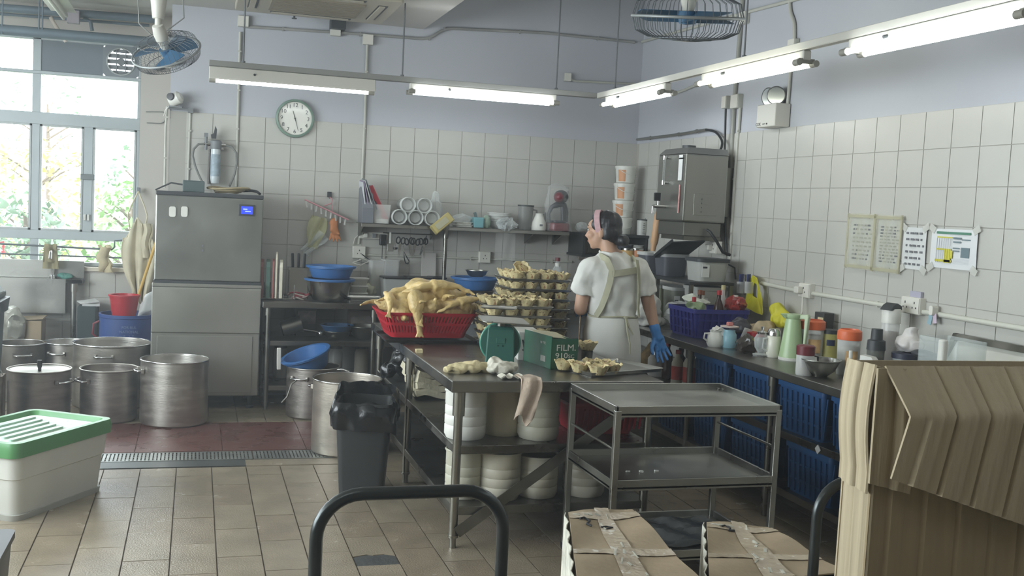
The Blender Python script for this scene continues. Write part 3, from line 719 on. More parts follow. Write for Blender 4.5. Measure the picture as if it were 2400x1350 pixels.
# ================================================================ ICE MACHINE
IM = mat('ice_steel', S(150, 152, 146), .38, .85, .1, 2.5, .04, 30, rvar=.08)
IML = mat('ice_bin_steel', S(172, 172, 164), .4, .8, .08, 2.0, rvar=.08)
ice = T('ice_machine', 'tall stainless ice machine with a small blue display', 'ice machine', (.1, 8.05, 0))
x0, x1, dp = -.378, .378, .5
MB().box(x0, x1, 0, dp, .955, 1.575).o('upper_unit', IM, ice, bevel=.008)
MB().box(x0 - .002, x1 + .002, -.004, dp, 1.575, 1.605).o('top_cap', DGREY, ice, bevel=.006)
MB().box(x0 - .004, x1 + .004, -.01, dp, .93, .955).o('joint_strip', DGREY, ice, bevel=.004)
MB().box(x0 - .012, x1 + .006, -.012, dp, .1, .93).o('storage_bin', IML, ice, bevel=.008)
MB().prism([(-.014, .57), (-.03, .575), (-.03, .905), (-.014, .91)], x0 - .01, x1 + .004, 'x').o('bin_door', IML, ice, bevel=.004)
MB().box(x0 - .012, x1 + .008, -.022, 0, .91, .935).o('door_lip', mat('lip_alu', S(196, 196, 190), .3, .9), ice, bevel=.004)
MB().box(x0 + .03, x1 - .045, -.018, 0, .125, .55).o('lower_panel', IML, ice, bevel=.004)
dsp = MB().bc((.262, -.004, 1.49), (.118, .012, .082)).o('display_bezel', DGREY, ice, bevel=.003)
MB().bc((.262, -.011, 1.49), (.082, .002, .055)).o('screen', mat('blue_screen', S(20, 30, 200), .3, emit=S(40, 60, 255), es=1.6), dsp, label='lit blue screen')
MB().bc((.25, -.0125, 1.498), (.03, .001, .006)).bc((.27, -.0125, 1.482), (.04, .001, .005)).o('readout', mat('readout', S(120, 150, 255), .4, emit=S(150, 170, 255), es=1.5), dsp)
for px in (404, 432):
    p = BK(px, 496, 8.04); q = MB().prism(rrect(.046, .075, .014), -.01, 0).rot(R(90), 0, 0); q.o('magnet_clip', WHITEP, ice, (p.x - .1, -.011, p.z), label='white magnetic clip')
for z in (1.18, 1.215): MB().cyl((0, .0, z), (0, -.006, z), .008, n=10).o('button', GREYP, ice, (-.045, 0, 0))
for sx in (x0 + .05, x1 - .05):
    for sy in (.06, dp - .06):
        MB().lathe([(0, .0), (.03, 0), (.03, .012), (.018, .02), (.018, .1), (0, .1)], 12).o('foot', DGREY, ice, (sx, sy, 0))
# things on top of it
bx = T('control_box', 'dark grey box lying on top of the ice machine', 'box', (-.02, 8.22, 1.605))
MB().bc((0, 0, .04), (.155, .12, .08)).o('case', mat('slate', S(78, 92, 92), .5), bx, bevel=.005)
MB().bc((0, 0, .082), (.15, .115, .006)).o('lid', mat('slate', S(78, 92, 92)), bx, bevel=.002)
MB().tube([(-.07, 0, .05), (-.16, .02, .06), (-.22, .05, .03), (-.27, .1, .004)], .006, 8).o('cord', BCABLE, bx, smooth=60)
co = T('coiled_hose', 'coiled beige hose lying on the ice machine', 'hose', (.26, 8.25, 1.613))
for k in range(4):
    rr = .05 + .012 * k
    MB().tube([((rr + .01 * math.sin(3 * a + k)) * 1.7 * math.cos(a) - .03, rr * math.sin(a), .008 * math.sin(2 * a + k) + .008 + .008 * k) for a in [2 * math.pi * i / 26 for i in range(26)]], .008, 7, closed=True).o('coil', mat('hose_beige', S(160, 146, 112), .6), co, smooth=60)
MB().tube([(.08, 0, .02), (.14, .02, .025), (.18, -.02, .02), (.2, -.06, .002)], .01, 8).o('hose_end', BCABLE, co, smooth=60)
# water filter on the wall above
wf = T('water_filter', 'clear cartridge water filter with label on the wall above the ice machine', 'water filter', BK(505, 380, BY - .08))
MB().lathe([(0, -.17), (.03, -.165), (.036, -.13), (.036, .11), (.03, .115)], 20).o('cartridge', mat('filter_body', S(196, 204, 206), .25), wf, smooth=40)
MB().lathe([(.0365, -.11), (.0368, .06)], 20).o('label_wrap', mat('filter_label', S(150, 166, 176), .5, 0, .25, 26), wf, smooth=60)
MB().lathe([(.04, .1), (.042, .115), (.042, .16), (.03, .17), (0, .172)], 18).o('cap', GREYP, wf, smooth=40)
MB().bc((-.05, .04, 0), (.012, .06, .34)).bc((0, .06, .13), (.12, .012, .06)).o('bracket', CHROME, wf)
MB().cyl((-.09, 0, .135), (.075, 0, .135), .012, n=10).o('manifold', CHROME, wf, smooth=60)
MB().cyl((-.075, 0, .09), (-.075, 0, .19), .012, n=10).bc((-.075, 0, .205), (.03, .02, .03)).o('valve', GREYP, wf, smooth=40)
MB().prism([(-.035, .18), (.0, .18), (.005, .25), (-.008, .28), (-.02, .22), (-.04, .21)], -.012, .012, 'y').o('lever', DGREY, wf)
MB().tube([(-.085, 0, .135), (-.13, 0, .13), (-.165, 0, .09), (-.17, .01, .04), (-.15, .01, -.04), (-.12, 0, -.11), (-.09, -.05, -.17)], .0085, 8).o('inlet_hose', CABLE, wf, smooth=60)
MB().tube([(.075, 0, .135), (.12, 0, .125), (.155, 0, .08), (.16, 0, 0), (.145, 0, -.09), (.11, -.05, -.18)], .0085, 8).o('outlet_hose', CABLE, wf, smooth=60)

# ================================================================ SINK
ZS = .855; SY = G(200, 650, ZS).y; SD = WY - .04 - SY; SX1 = G(208, 645, ZS).x; dz_ = ZS - .9
sk = T('sink', 'stainless steel sink unit with backsplash under the window', 'sink', (SX1, SY, 0))
LS = 1.5
# rim as four strips around the bowl
rim = MB().box(-LS, 0, 0, .06, ZS - .035, ZS).box(-LS, 0, SD - .08, SD, ZS - .035, ZS).box(-.13, 0, .06, SD - .08, ZS - .035, ZS).box(-LS, -.72, .06, SD - .08, ZS - .035, ZS)
rim.o('rim', STEEL, sk, bevel=.004)
bw = MB().box(-.72, -.71, .06, SD - .08, .58, ZS).box(-.14, -.13, .06, SD - .08, .58, ZS).box(-.72, -.13, .06, .07, .58, ZS).box(-.72, -.13, SD - .09, SD - .08, .58, ZS).box(-.72, -.13, .06, SD - .08, .575, .585)
bw.o('bowl', STEEL, sk)
MB().box(-LS, 0, SD - .02, SD, ZS, BK(100, 609, WY - .04).z).o('backsplash', STEEL, sk, bevel=.003)
for x in (-.07, -LS + .07):
    for y in (.07, SD - .07): MB().cyl((x, y, .02), (x, y, ZS - .035), .022, n=12).cyl((x, y, ZS - .1), (x, y, ZS - .035), .03, n=12).cyl((x, y, 0), (x, y, .05), .026, n=12).o('leg', STEEL, sk, smooth=50)
MB().box(-LS, -.05, .05, .07, .52, .54).box(-LS, -.05, SD - .08, SD - .06, .52, .54).o('lower_rail', STEEL, sk)
MB().box(-.62, -.12, .01, .03, .57, ZS - .04).o('apron_panel', STEELD, sk)
# trap
MB().cyl((-.3, .25, .615), (-.3, .25, .52), .022, n=12).cyl((-.3, .25, .54), (-.3, .25, .50), .034, n=12).lathe([(0, .3), (.04, .31), (.042, .48), (.03, .5)], 14, (-.3, .25, 0)).cyl((-.3, .25, .43), (-.68, .3, .5), .02, n=10).o('drain_trap', mat('trap_grey', S(160, 160, 150), .5), sk, smooth=40)
tp = T('tap', 'chrome tap rising behind the sink in front of the window', 'tap', (G(145, 640, ZS).x, WY - .1, ZS))
MB().lathe([(.028, 0), (.028, .02), (.016, .03), (.015, .2), (.022, .22), (.022, .25), (0, .255)], 14).o('body', CHROME, tp, smooth=40)
MB().tube([(0, 0, .19), (0, -.08, .23), (0, -.16, .22), (0, -.18, .17)], .011, 10).o('spout', CHROME, tp, smooth=60)
MB().cyl((-.05, 0, .24), (.05, 0, .24), .008, n=8).o('handle', CHROME, tp, smooth=60)
rg = T('dish_cloth', 'pale cloth draped over the tap behind the sink', 'cloth', (tp.location.x - .01, WY - .17, ZS + .12))
MB().sheet(8, 12, lambda u, v: ((u - .5) * .09 * (1 + .5 * abs(v - .4)), -.03 * math.cos((v - .5) * 2.6) * 1.0 + (.03 if v > .5 else -.0) + .012 * math.sin(9 * u + 3 * v), .16 - .34 * abs(v - .42)), .006).o('fabric', mat('rag_olive', S(150, 142, 108), .9, 0, .2, 12), rg, smooth=60)
# things on the sink
sp = T('dish_brush', 'blue and white scrubbing brush on the sink rim', 'brush', (BK(63, 640, SY + .07).x, SY + .07, ZS), R(12))
MB().ell((.03, 0, .032), (.07, .035, .022)).o('handle', mat('brush_blue', S(60, 140, 190), .4), sp, smooth=60)
MB().bc((-.04, 0, .03), (.07, .06, .03)).o('head', mat('brush_white', S(206, 222, 222), .5), sp, bevel=.008)
MB().bc((-.04, 0, .008), (.065, .055, .016)).o('bristles', mat('brush_teal', S(70, 110, 116), .8), sp)
sc_ = MB().ell((0, 0, .022), (.06, .04, .022)).jit(.012, 18, 3).o('scouring_pad', mat('scourer', S(84, 140, 128), .9, 0, .3, 30, .6, 90), loc=(G(180, 636, ZS).x, WY - .09, ZS), smooth=60)
tag(sc_, 'crumpled green scouring pad in the back corner of the sink', 'scourer')
def bottle(name, label, loc, h, r, m, capm, caph=.03, neck=.35, group=None, lab=None, nk=.4):
    t = T(name, label, 'bottle', loc, random.uniform(-.5, .5), group)
    MB().lathe([(0, 0), (r * .9, 0), (r, h * .03), (r, h * (1 - neck)), (r * .75, h * (1 - neck * .6)), (r * nk, h * (1 - neck * .3)), (r * nk, h), (0, h)], 18).o('body', m, t, smooth=40)
    MB().lathe([(0, h), (r * nk * 1.15, h), (r * nk * 1.15, h + caph), (0, h + caph)], 16).o('cap', capm, t, smooth=40)
    if lab: MB().lathe([(r * 1.01, h * .15), (r * 1.01, h * (.9 - neck))], 18).o('label_band', lab, t, smooth=60)
    return t
CAPR = mat('cap_red', S(176, 36, 44), .4); CAPW = mat('cap_white', S(222, 220, 212), .4)
b = bottle('soap_bottle', 'pump soap bottle with red nozzle at the left end of the sink', (BK(7, 640, SY + .14).x, SY + .14, ZS), .16, .035, mat('soap_yellow', S(206, 188, 130), .35), CAPR, .03)
MB().cyl((0, 0, .19), (0, 0, .27), .006, n=8).cyl((0, 0, .26), (-.05, 0, .255), .007, n=8).cyl((0, 0, .215), (0, 0, .235), .014, n=10).o('pump', CAPR, b, smooth=50)
bottle('sauce_bottle', 'small reddish bottle on the left end of the sink', (BK(19, 640, SY + .2).x, SY + .2, ZS), .11, .022, mat('pinkish', S(176, 96, 92), .4), CAPW, .025)
# two rails across the window, rags on them
wy = WY - .06
ra = T('towel_rail', 'upper thin metal rail crossing the lower window', 'rail', BK(-60, 568, wy))
e = BK(262, 585, wy) - ra.location
MB().tube([(0, 0, 0), tuple(e), tuple(e + Vector((.02, 0, .02))), tuple(e + Vector((.02, 0, .075))), tuple(e + Vector((.11, 0, .085)))], .008, 8).o('bar', mat('rail_dark', S(104, 112, 116), .5, .5), ra, smooth=60)
rb = T('towel_rail', 'lower thin metal rail crossing the lower window', 'rail', BK(-60, 592, wy))
e = BK(300, 605, wy) - rb.location
MB().tube([(0, 0, 0), tuple(e)], .006, 8).o('bar', mat('rail_dark', S(104, 112, 116)), rb, smooth=60)
q = BK(243, 580, wy)
rg = MB().sheet(9, 16, lambda u, v: ((u - .5) * (.07 + .03 * v) + .03 * v + .012 * math.sin(12 * v), -.028 + .016 * math.sin(7 * u + 5 * v) - .01 * v, .03 * math.sin(math.pi * min(v * 3, 1)) - .2 * v), .022)
tag(rg.o('dish_cloth', mat('rag_cream', S(196, 184, 150), .9, 0, .15, 14, .3, 60), loc=q, smooth=60), 'cream towel bunched over the rail right of the tap', 'cloth')
# green cloth-covered tap bracket behind sink
# ---- apron on a hanger
CLOTH = mat('cream_cloth', S(206, 198, 172), .9, 0, .12, 8, .15, 60)
ap = T('hanging_apron', 'cream apron hanging from a hook beside the window', 'apron', BK(324, 448, WY - .1))
MB().bc((0, .04, .005), (.03, .04, .05)).o('hook', GREYP, ap, bevel=.005)
apb = BK(320, 540, WY - .1) - ap.location
def apf(u, v):
    w = .10 + .14 * math.sin(math.pi * min(1, v * 1.1) ** .8); zz = apb.z + .05 - .62 * v - (.06 * math.cos(u * math.pi * 2) if v < .15 else 0)
    if v > .55: zz += .12 * (u - .3) * (v - .55) * 2 * -1
    return ((u - .5) * 2 * w * .55 + .03 * v, .0 + .03 * math.sin(u * 17 + v * 2.5) * (.4 + v) - .03, zz)
MB().sheet(30, 22, apf, .008).o('fabric', CLOTH, ap, smooth=60)
for sx in (-1, 1): MB().tube([(0, .02, .0), (sx * .05, .0, -.12), (sx * .075, -.01, -.2), (sx * .055, -.03, apb.z + .0)], .006, 6).o('strap', CLOTH, ap, smooth=60)
MB().sheet(8, 12, lambda u, v: (.07 + (u - .5) * .09 + .01 * math.sin(8 * v), -.05 + .02 * math.sin(u * 9 + v), apb.z + .06 - .28 * v), .01).o('folded_flap', CLOTH, ap, smooth=60)
# ---- barrel, bucket, mop
bc_ = Vector((BK(300, 760, 8.86).x, 8.86, 0)); BR = .215
zr = BK(297, 741, bc_.y - BR).z
ba = T('plastic_drum', 'blue plastic drum beside the ice machine', 'drum', bc_)
DRUM = mat('drum_blue', S(54, 84, 146), .45, 0, .08, 4)
MB().lathe([(0, 0), (BR * .94, 0), (BR * .96, .03), (BR, zr * .5), (BR, zr - .03), (BR * 1.03, zr - .025), (BR * 1.03, zr), (BR * .96, zr), (BR * .95, zr - .05), (BR * .92, .05), (0, .04)], 36).o('shell', DRUM, ba, smooth=40)
for k, (s_, z_) in enumerate((('FOR BUL', -.09), ('NATIONAL', -.125), ('B   L T', -.16))): text('lettering', s_, .028, mat('drum_print', S(120, 140, 176), .6), ba, (.02, -BR - .003, zr + z_), (R(90), 0, 0))
MB().tube([(-BR * .98, -.06, zr - .06), (-BR - .035, -.07, zr - .08), (-BR - .04, -.07, zr - .16), (-BR * .98, -.06, zr - .2)], .009, 8).o('handle', mat('drum_handle', S(140, 60, 70), .5), ba, smooth=60)
rbk = T('bucket', 'red plastic bucket standing in the blue drum', 'bucket', (bc_.x - .03, bc_.y - .04, zr - .06))
MB().lathe([(0, 0), (.082, 0), (.112, .2), (.12, .2), (.12, .212), (.106, .212), (.078, .012), (0, .012)], 30).o('pail', REDP, rbk, smooth=40)
MB().tube([(.115, 0, .19), (.135, -.02, .14), (.128, -.04, .09), (.11, -.05, .06)], .004, 6).o('bail', WHITEP, rbk, smooth=60)
a, b_ = BK(362, 580, 9.0), Vector((BK(312, 690, 8.9).x - .03, 8.92, zr - .1))
mp = T('mop', 'yellow mop handle leaning out of the blue drum', 'mop', b_)
MB().tube([(0, 0, 0), tuple((a - b_) * 1.15)], .012, 10).o('handle', mat('mop_yellow', S(206, 168, 84), .5), mp, smooth=60)
MB().ell((0, 0, -.04), (.05, .05, .07)).jit(.02, 20, 1).o('mop_head', CLOTH, mp, smooth=60)
bg = MB().ell((0, 0, 0), (.05, .06, .14), (0, R(28), 0), 18, 14).jit(.03, 14, 5)
tag(bg.o('plastic_bag', CLEARB, loc=(bc_.x + .15, bc_.y - .08, zr + .06), smooth=80), 'whitish plastic bag stuffed in the drum against the ice machine', 'bag')
bb = T('dark_crate', 'dark green box with papers on top, left of the blue drum', 'box', (BK(222, 770, 9.0).x - .06, 9.09, 0))
hz = BK(222, 722, 8.86).z
MB().box(-.07, .07, -.12, .12, 0, hz).o('case', mat('dark_green_box', S(52, 66, 66), .6), bb, bevel=.006)
MB().ob((.02, 0, hz + .012), (.13, .2, .012), (.06, .03, .1)).o('paper_stack', PAPER, bb)
MB().ob((.0, -.02, hz + .03), (.14, .1, .01), (.1, -.1, .4)).o('paper_stack', PAPER, bb)
# under the sink
cb = T('carton', 'small cardboard box standing under the sink', 'carton', (BK(72, 770, 8.9).x, 8.9, 0))
zc = BK(70, 752, 8.8).z
MB().box(-.11, .09, -.1, .14, 0, zc).o('body', CARD, cb, bevel=.004); MB().ob((-.0, .02, zc + .01), (.2, .24, .006), (0, R(-4), 0)).o('flap', CARD, cb)
fb = MB().ell((0, 0, 0), (.09, .08, .16), (0, 0, 0), 22, 16).jit(.035, 16, 2)
tag(fb.o('foil_bag', mat('silver_foil', S(176, 176, 166), .3, .6, .1, 10, .4, 30), loc=(BK(30, 790, 8.8).x, 8.8, BK(30, 765, 8.8).z), smooth=30), 'crumpled silvery bag hanging under the sink', 'bag')
tag(MB().ob((0, 0, 0), (.03, .02, .34), (R(6), R(-4), 0)).o('broom_handle', mat('pale_pipe', S(186, 176, 164)), loc=(BK(177, 740, SY - .06).x, SY - .06, .52)), 'pale stick leaning against the sink leg', 'stick')
# dark green bin at the left edge
gb = T('rubbish_bin', 'tall dark green bin cut off by the left edge of the picture', 'bin', (BK(6, 800, 7.2).x - .25, 7.2, 0))
GB = mat('bin_green', S(44, 62, 58), .5, 0, .15, 5)
zt = BK(8, 645, 7.05).z
rings = [ringz(rrect(.4, .4, .05), 0), ringz(rrect(.46, .46, .05), zt * .75), ringz(rrect(.5, .5, .06), zt * .76), ringz(rrect(.52, .5, .06), zt * .84)]
loft(MB(), rings, close_top=True).o('body', GB, gb, smooth=30)
MB().box(-.24, .23, -.24, .24, zt * .84, zt * .88).o('rim', GB, gb, bevel=.01)
loft(MB(), [ringz(rrect(.46, .46, .06), zt * .88), ringz(rrect(.3, .3, .06), zt)], close_top=True).o('lid', GB, gb, smooth=30)
MB().cyl((.23, -.12, zt * .8), (.23, .02, zt * .8), .014, n=8).o('handle', STEELD, gb)
pl = MB().box(-.35, .3, -.06, .06, .0, .03); tag(pl.o('wooden_plank', mat('plank', S(150, 122, 92), .8, 0, .2, 6, stretch=(1, 8, 8)), loc=(G(0, 968, 0).x - .1, 7.18, 0), rot=(0, 0, R(6))), 'piece of pale wood on the floor at the left edge', 'plank')

# ================================================================ POTS
def pot(label, cx, cy, r, h, m=None, handles=(), rim=True, group='stock pots', name='stock_pot', inner=None):
    t = T(name, label, 'pot', (cx, cy, 0), group=group); m = m or ALU
    MB().lathe([(0, .004), (r * .93, 0), (r * .99, .012), (r, .03), (r, h - .01), (r + .006, h - .006), (r + .006, h), (r - .004, h), (r - .006, h - .02), (r - .007, .03), (r * .9, .012), (0, .012)], 48).o('shell', m, t, smooth=35)
    MB().tube([((r + .003) * math.cos(2 * math.pi * i / 48), (r + .003) * math.sin(2 * math.pi * i / 48), h) for i in range(48)], .005, 8, closed=True).o('rim', CHROME if m is not ALUD else ALU, t, smooth=60)
    for a in handles:
        ca, sa = math.cos(R(a)), math.sin(R(a)); tx, ty = -sa, ca; z = h - .07; w = .06
        P = lambda d, k, dz=0: ((r + d) * ca + tx * k, (r + d) * sa + ty * k, z + dz)
        MB().tube([P(-.002, -w), P(.03, -w), P(.045, -w + .015), P(.045, w - .015), P(.03, w), P(-.002, w)], .007, 8).o('handle', CHROME, t, smooth=60)
        for s_ in (-w, w): MB().ob(P(.004, s_), (.02, .02, .03), (0, 0, R(a))).o('handle_plate', m, t, bevel=.003)
    return t
pot('big empty aluminium pot in front of the ice machine', -.11, 7.60, .226, .445, None, (195,))
pk = pot('stock pot filled with brown stock, between lidded pot and big empty pot', -.545, 7.72, .188, .36, ALUD, (215,))
MB().lathe([(0, .30), (.18, .30)], 40).o('broth', mat('broth', S(110, 96, 76), .2, 0, .3, 12, .3, 30), pk)
lp = pot('stock pot closed by a recessed lid with a black knob', -.985, 7.68, .198, .36, ALUD, (325,))
MB().lathe([(.19, .352), (.196, .357), (.186, .352), (.17, .34), (.05, .344), (0, .344)], 40).o('lid', mat('lid_alu', S(196, 194, 186), .35, .9, .15, 8), lp, smooth=40)
MB().lathe([(0, .42), (.016, .418), (.016, .38), (.011, .36), (.011, .344)], 14).o('lid_knob', BLACKP, lp, smooth=40)
pot('wide tall aluminium pot with a side handle, behind the other pots', BK(263, 850, 8.26).x, 8.26, .272, BK(263, 802, 8.26).z, None, (262,))
pot('narrow aluminium pot left of the widest pot, at the back', BK(158, 850, 8.62).x, 8.62, .172, BK(158, 801, 8.62).z, None, (250,))
dp_ = pot('scorched dark pot at the left end of the back row', BK(50, 850, 8.5).x - .01, 8.5, .172, BK(50, 803, 8.5).z, mat('scorched', S(112, 108, 100), .5, .8, .5, 5, .1, 20), (285,))
sm_ = T('kerosene_tin', 'rusty square tin beside the lidded stock pot', 'tin', (-1.26, 7.72, 0))
MB().box(-.05, .05, -.07, .07, 0, .31).o('body', mat('rusty_tin', S(122, 108, 92), .6, .6, .5, 12), sm_, bevel=.004)
MB().tube([(-.04, 0, .31), (-.03, 0, .335), (.03, 0, .335), (.04, 0, .31)], .005, 6).o('handle', STEEL, sm_, smooth=60)
# pots by the island
pb = pot('large aluminium pot beside the black rubbish bin', .955, 6.66, .215, .47, mat('alu_stained', S(178, 170, 158), .42, .9, .25, 3, .1, 25, (1, 1, 3)), (140,))
pq = pot('aluminium pot under the tilted blue basin', .86, 7.79, .19, .37, ALUD, (235,))
MB().tube([(-.12, -.17, .3), (-.17, -.2, .27), (-.2, -.22, .18), (-.24, -.24, .14)], .007, 7).o('bail', CHROME, pq, smooth=60)
MB().tube([(.15, -.1, .36), (.2, -.12, .365), (.25, -.14, .35)], .007, 7).o('ladle_handle', CHROME, pq, smooth=60)

# ================================================================ GREEN-LIDDED STORAGE BOX
LZ = .385
cA, cB, cC = G(268, 980, LZ), G(107, 962, LZ), G(40, 1043, LZ)
ang = math.atan2((cA - cC).y, (cA - cC).x)
Lw = (cA - cC).length + .02
ctr = cC + (cA - cC) * .5 + Vector((-math.sin(ang), math.cos(ang), 0)) * .26
gbx = T('storage_box', 'white plastic storage box with a green lid on the tiled floor', 'storage box', (ctr.x, ctr.y, 0), ang)
Wd, Ln = .52, Lw
BOXW = mat('box_white', S(206, 206, 198), .45, 0, .06, 4); LIDG = mat('lid_green', S(84, 142, 88), .35, 0, .06, 5)
o_ = rrect(Ln, Wd, .05)
loft(MB(), [ringz(rrect(Ln * .84, Wd * .84, .05), .0), ringz(rrect(Ln * .85, Wd * .85, .05), .02), ringz(rrect(Ln * .9, Wd * .9, .05), .2), ringz(rrect(Ln * .925, Wd * .925, .05), .205), ringz(rrect(Ln * .955, Wd * .955, .05), .33)], close_top=True).o('tub', BOXW, gbx, smooth=30)
loft(MB(), [ringz(rrect(Ln * .875, Wd * .875, .05), .0), ringz(rrect(Ln * .885, Wd * .885, .05), .028)], True, True).o('base_skirt', mat('skirt_grey', S(168, 168, 160), .6), gbx, smooth=30)
lid = loft(MB(), [ringz(o_, .315), ringz(rrect(Ln * 1.005, Wd * 1.005, .05), .36), ringz(rrect(Ln * .985, Wd * .985, .05), .385), ringz(rrect(Ln * .9, Wd * .88, .04), .385), ringz(rrect(Ln * .86, Wd * .84, .04), .362)], True, True).o('lid', LIDG, gbx, smooth=30)
loft(MB(), [ringz(rrect(Ln * .8, Wd * .76, .03), .361), ringz(rrect(Ln * .79, Wd * .75, .03), .368)], True, True).o('lid_panel', mat('lid_panel', S(206, 218, 204), .5, 0, .08, 9, spots=(30, .68, S(120, 150, 120))), lid, smooth=30)
for i in range(5):
    MB().prism(rrect(Ln * .5, .03, .012), .366, .378).o('lid_rib', mat('lid_rib', S(176, 204, 186), .4), lid, (-.02 + .03 * (i - 2), -Wd * .26 + i * Wd * .13, 0))
# black crate cut by the lower left corner
q = G(0, 1300, .3); bk = T('black_crate', 'corner of a black crate at the bottom left edge', 'crate', (q.x - .165, q.y + .02, 0))
loft(MB(), [ringz(rrect(.3, .4, .02), 0), ringz(rrect(.34, .44, .02), .3)], True, True).o('shell', BLACKP, bk, smooth=30)
MB().prism(rrect(.36, .46, .03), .29, .315).o('rim', BLACKP, bk)
# ================================================================ BACK COUNTER
ZC = .82; CY = 7.98; CX1 = 2.955
def steel_counter(name, label, x0, x1, y0, y1, z, mids, legs, m=None, lip=.045, inset=.04):
    t = T(name, label, 'counter', ((x0 + x1) / 2, (y0 + y1) / 2, 0)); w, d = x1 - x0, y1 - y0; m = m or STEELT
    MB().box(-w / 2, w / 2, -d / 2, d / 2, z - lip, z).o('worktop', m, t, bevel=.004)
    for k, zz in enumerate(mids): MB().box(-w / 2 + inset, w / 2 - inset, -d / 2 + inset, d / 2 - .01, zz - .038, zz).o('shelf', m, t, bevel=.003)
    for lx, ly in legs:
        q = MB().cyl((lx, ly, .03), (lx, ly, z - lip), .019, n=12).cyl((lx, ly, z - lip - .06), (lx, ly, z - lip), .026, n=12).cyl((lx, ly, 0), (lx, ly, .05), .014, n=10).cyl((lx, ly, .045), (lx, ly, .06), .022, n=12)
        q.o('leg', STEELD, t, smooth=50)
    return t
w_ = CX1 - .495; d_ = BY - .012 - CY
bcn = steel_counter('back_counter', 'long stainless counter with two shelves along the back wall', .495, CX1, CY, BY - .012, ZC, (.523, .182), [(x, y) for x in (-w_ / 2 + .045, -w_ / 2 + .84, .4, w_ / 2 - .05) for y in (-d_ / 2 + .045, d_ / 2 - .05)])
def on_back(px, py): return G(px, py, ZC)
def at_back(px, y): p = BK(px, 690, y); return Vector((p.x, y, ZC))
# chopping boards in a rack
cr = T('board_rack', 'wire rack holding the upright chopping boards', 'rack', at_back(638, 8.2))
m = MB()
for y in (-.1, .1):
    m.tube([(-.1, y, .012), (.16, y, .012)], .004, 6)
    for x in (-.095, -.055, -.01, .03, .075, .155): m.tube([(x, y, .012), (x, y, .12)], .003, 6)
for x in (-.1, .16): m.tube([(x, -.1, .012), (x, .1, .012)], .004, 6)
m.o('wires', CHROME, cr, smooth=60)
for k, (px, ht, th, col, lb) in enumerate(((613, .285, .022, S(140, 98, 96), 'dull red chopping board standing against the ice machine'), (627, .285, .03, S(82, 108, 98), 'green rounded chopping board, second in the rack'), (639, .29, .014, S(150, 92, 90), 'thin reddish chopping board behind the white ones'), (646, .345, .014, S(208, 200, 180), 'tallest cream chopping board in the rack'), (657, .285, .024, S(212, 208, 188), 'thick white chopping board at the right of the rack'))):
    p = at_back(px, 8.2); t = T('chopping_board', lb, 'chopping board', (p.x, 8.2, ZC + .016), R(-4), group='chopping boards')
    pr = [(-.12, 0), (.12, 0), (.12, ht - .05), (.1, ht - .012), (.06, ht), (-.06, ht), (-.1, ht - .012), (-.12, ht - .05)]
    MB().prism(pr, -th / 2, th / 2, 'x').o('board', mat('board_%d' % k, col, .6, 0, .08, 8), t, bevel=.003)
p = at_back(697, 8.25)
kb = T('knife_holder', 'steel knife holder with three black-handled knives', 'knife holder', p)
kh = BK(697, 628, 8.25).z - ZC
MB().box(-.072, .072, -.05, .05, 0, kh).o('block', STEEL, kb, bevel=.004)
MB().box(-.078, .078, -.055, .055, kh - .014, kh + .004).o('top_plate', STEEL, kb, bevel=.002)
for k, x in enumerate((-.045, .0, .045)):
    kn = T('knife', ['black-handled knife in the left slot of the holder', 'black-handled knife in the middle slot of the holder', 'black-handled knife in the right slot of the holder'][k], 'knife', (p.x + x, p.y, ZC + kh + .004), group='knives in the holder')
    MB().ob((0, 0, .055), (.022, .016, .11), (0, R(-3 + 3 * k), 0)).o('handle', BLACKP, kn, bevel=.006)
    MB().box(-.012, .012, -.001, .001, -.16, .004).o('blade', CHROME, kn)
rn = T('red_net', 'tangle of red and white string beside the knife holder', 'string', on_back(700, 702))
for k in range(9):
    MB().tube([(.05 * math.cos(a + k) * (1 + .1 * k % 3), .035 * math.sin(a * 1.0 + 2 * k), .012 + .012 * math.sin(2 * a + k) + .005 * k) for a in [i * .5 for i in range(12)]], .006, 6).o('strand', mat('net_red' if k % 2 else 'net_white', S(150, 70, 76) if k % 2 else S(190, 176, 168), .7), rn, smooth=60)
def bowl(name, label, loc, r, h, m, cat='bowl', rim=.008, group=None, ribs=0, rz=0, rot=None, foot=.6):
    t = T(name, label, cat, loc, rz, group, rot=rot)
    pr = [(0, .002), (r * foot * .9, 0), (r * foot, .006), (r * (foot + (1 - foot) * .55), h * .35), (r * .96, h * .85), (r, h - .004), (r + rim, h), (r + rim, h + .004), (r - .003, h + .003), (r * .94, h * .85), (r * (foot + (1 - foot) * .52), h * .36), (r * foot * .9, .012), (0, .01)]
    MB().lathe(pr, 40).o('wall', m, t, smooth=40)
    return t
def basin(name, label, loc, r, h, rim, m, cat='basin', rot=None, group=None, flare=.8):
    """deep flat-bottomed tub with a turned rim"""
    t = T(name, label, cat, loc, 0, group, rot=rot)
    MB().lathe([(0, 0), (r * flare - .01, 0), (r * flare, .008), (r, h - .02), (r + rim, h - .016), (r + rim, h), (r - .004, h), (r * flare - .006, .012), (0, .01)], 40, wob=None).o('tub', m, t, smooth=40)
    MB().tube([((r + rim) * math.cos(2 * math.pi * i / 40), (r + rim) * math.sin(2 * math.pi * i / 40), h - .004) for i in range(40)], .005, 6, closed=True).o('rim', m, t, smooth=60)
    return t
p = at_back(771, 8.2)
bowl('steel_basin', 'large steel basin holding two blue plastic basins', p, .178, .155, mat('basin_steel', S(150, 148, 142), .25, 1.0, .15, 4), 'basin', foot=.7)
zb = BK(771, 662, 8.05).z
basin('plastic_basin', 'blue plastic basin nested in the large steel basin', (p.x, p.y, zb - .12), .168, .14, .025, BLUEB, flare=.82)
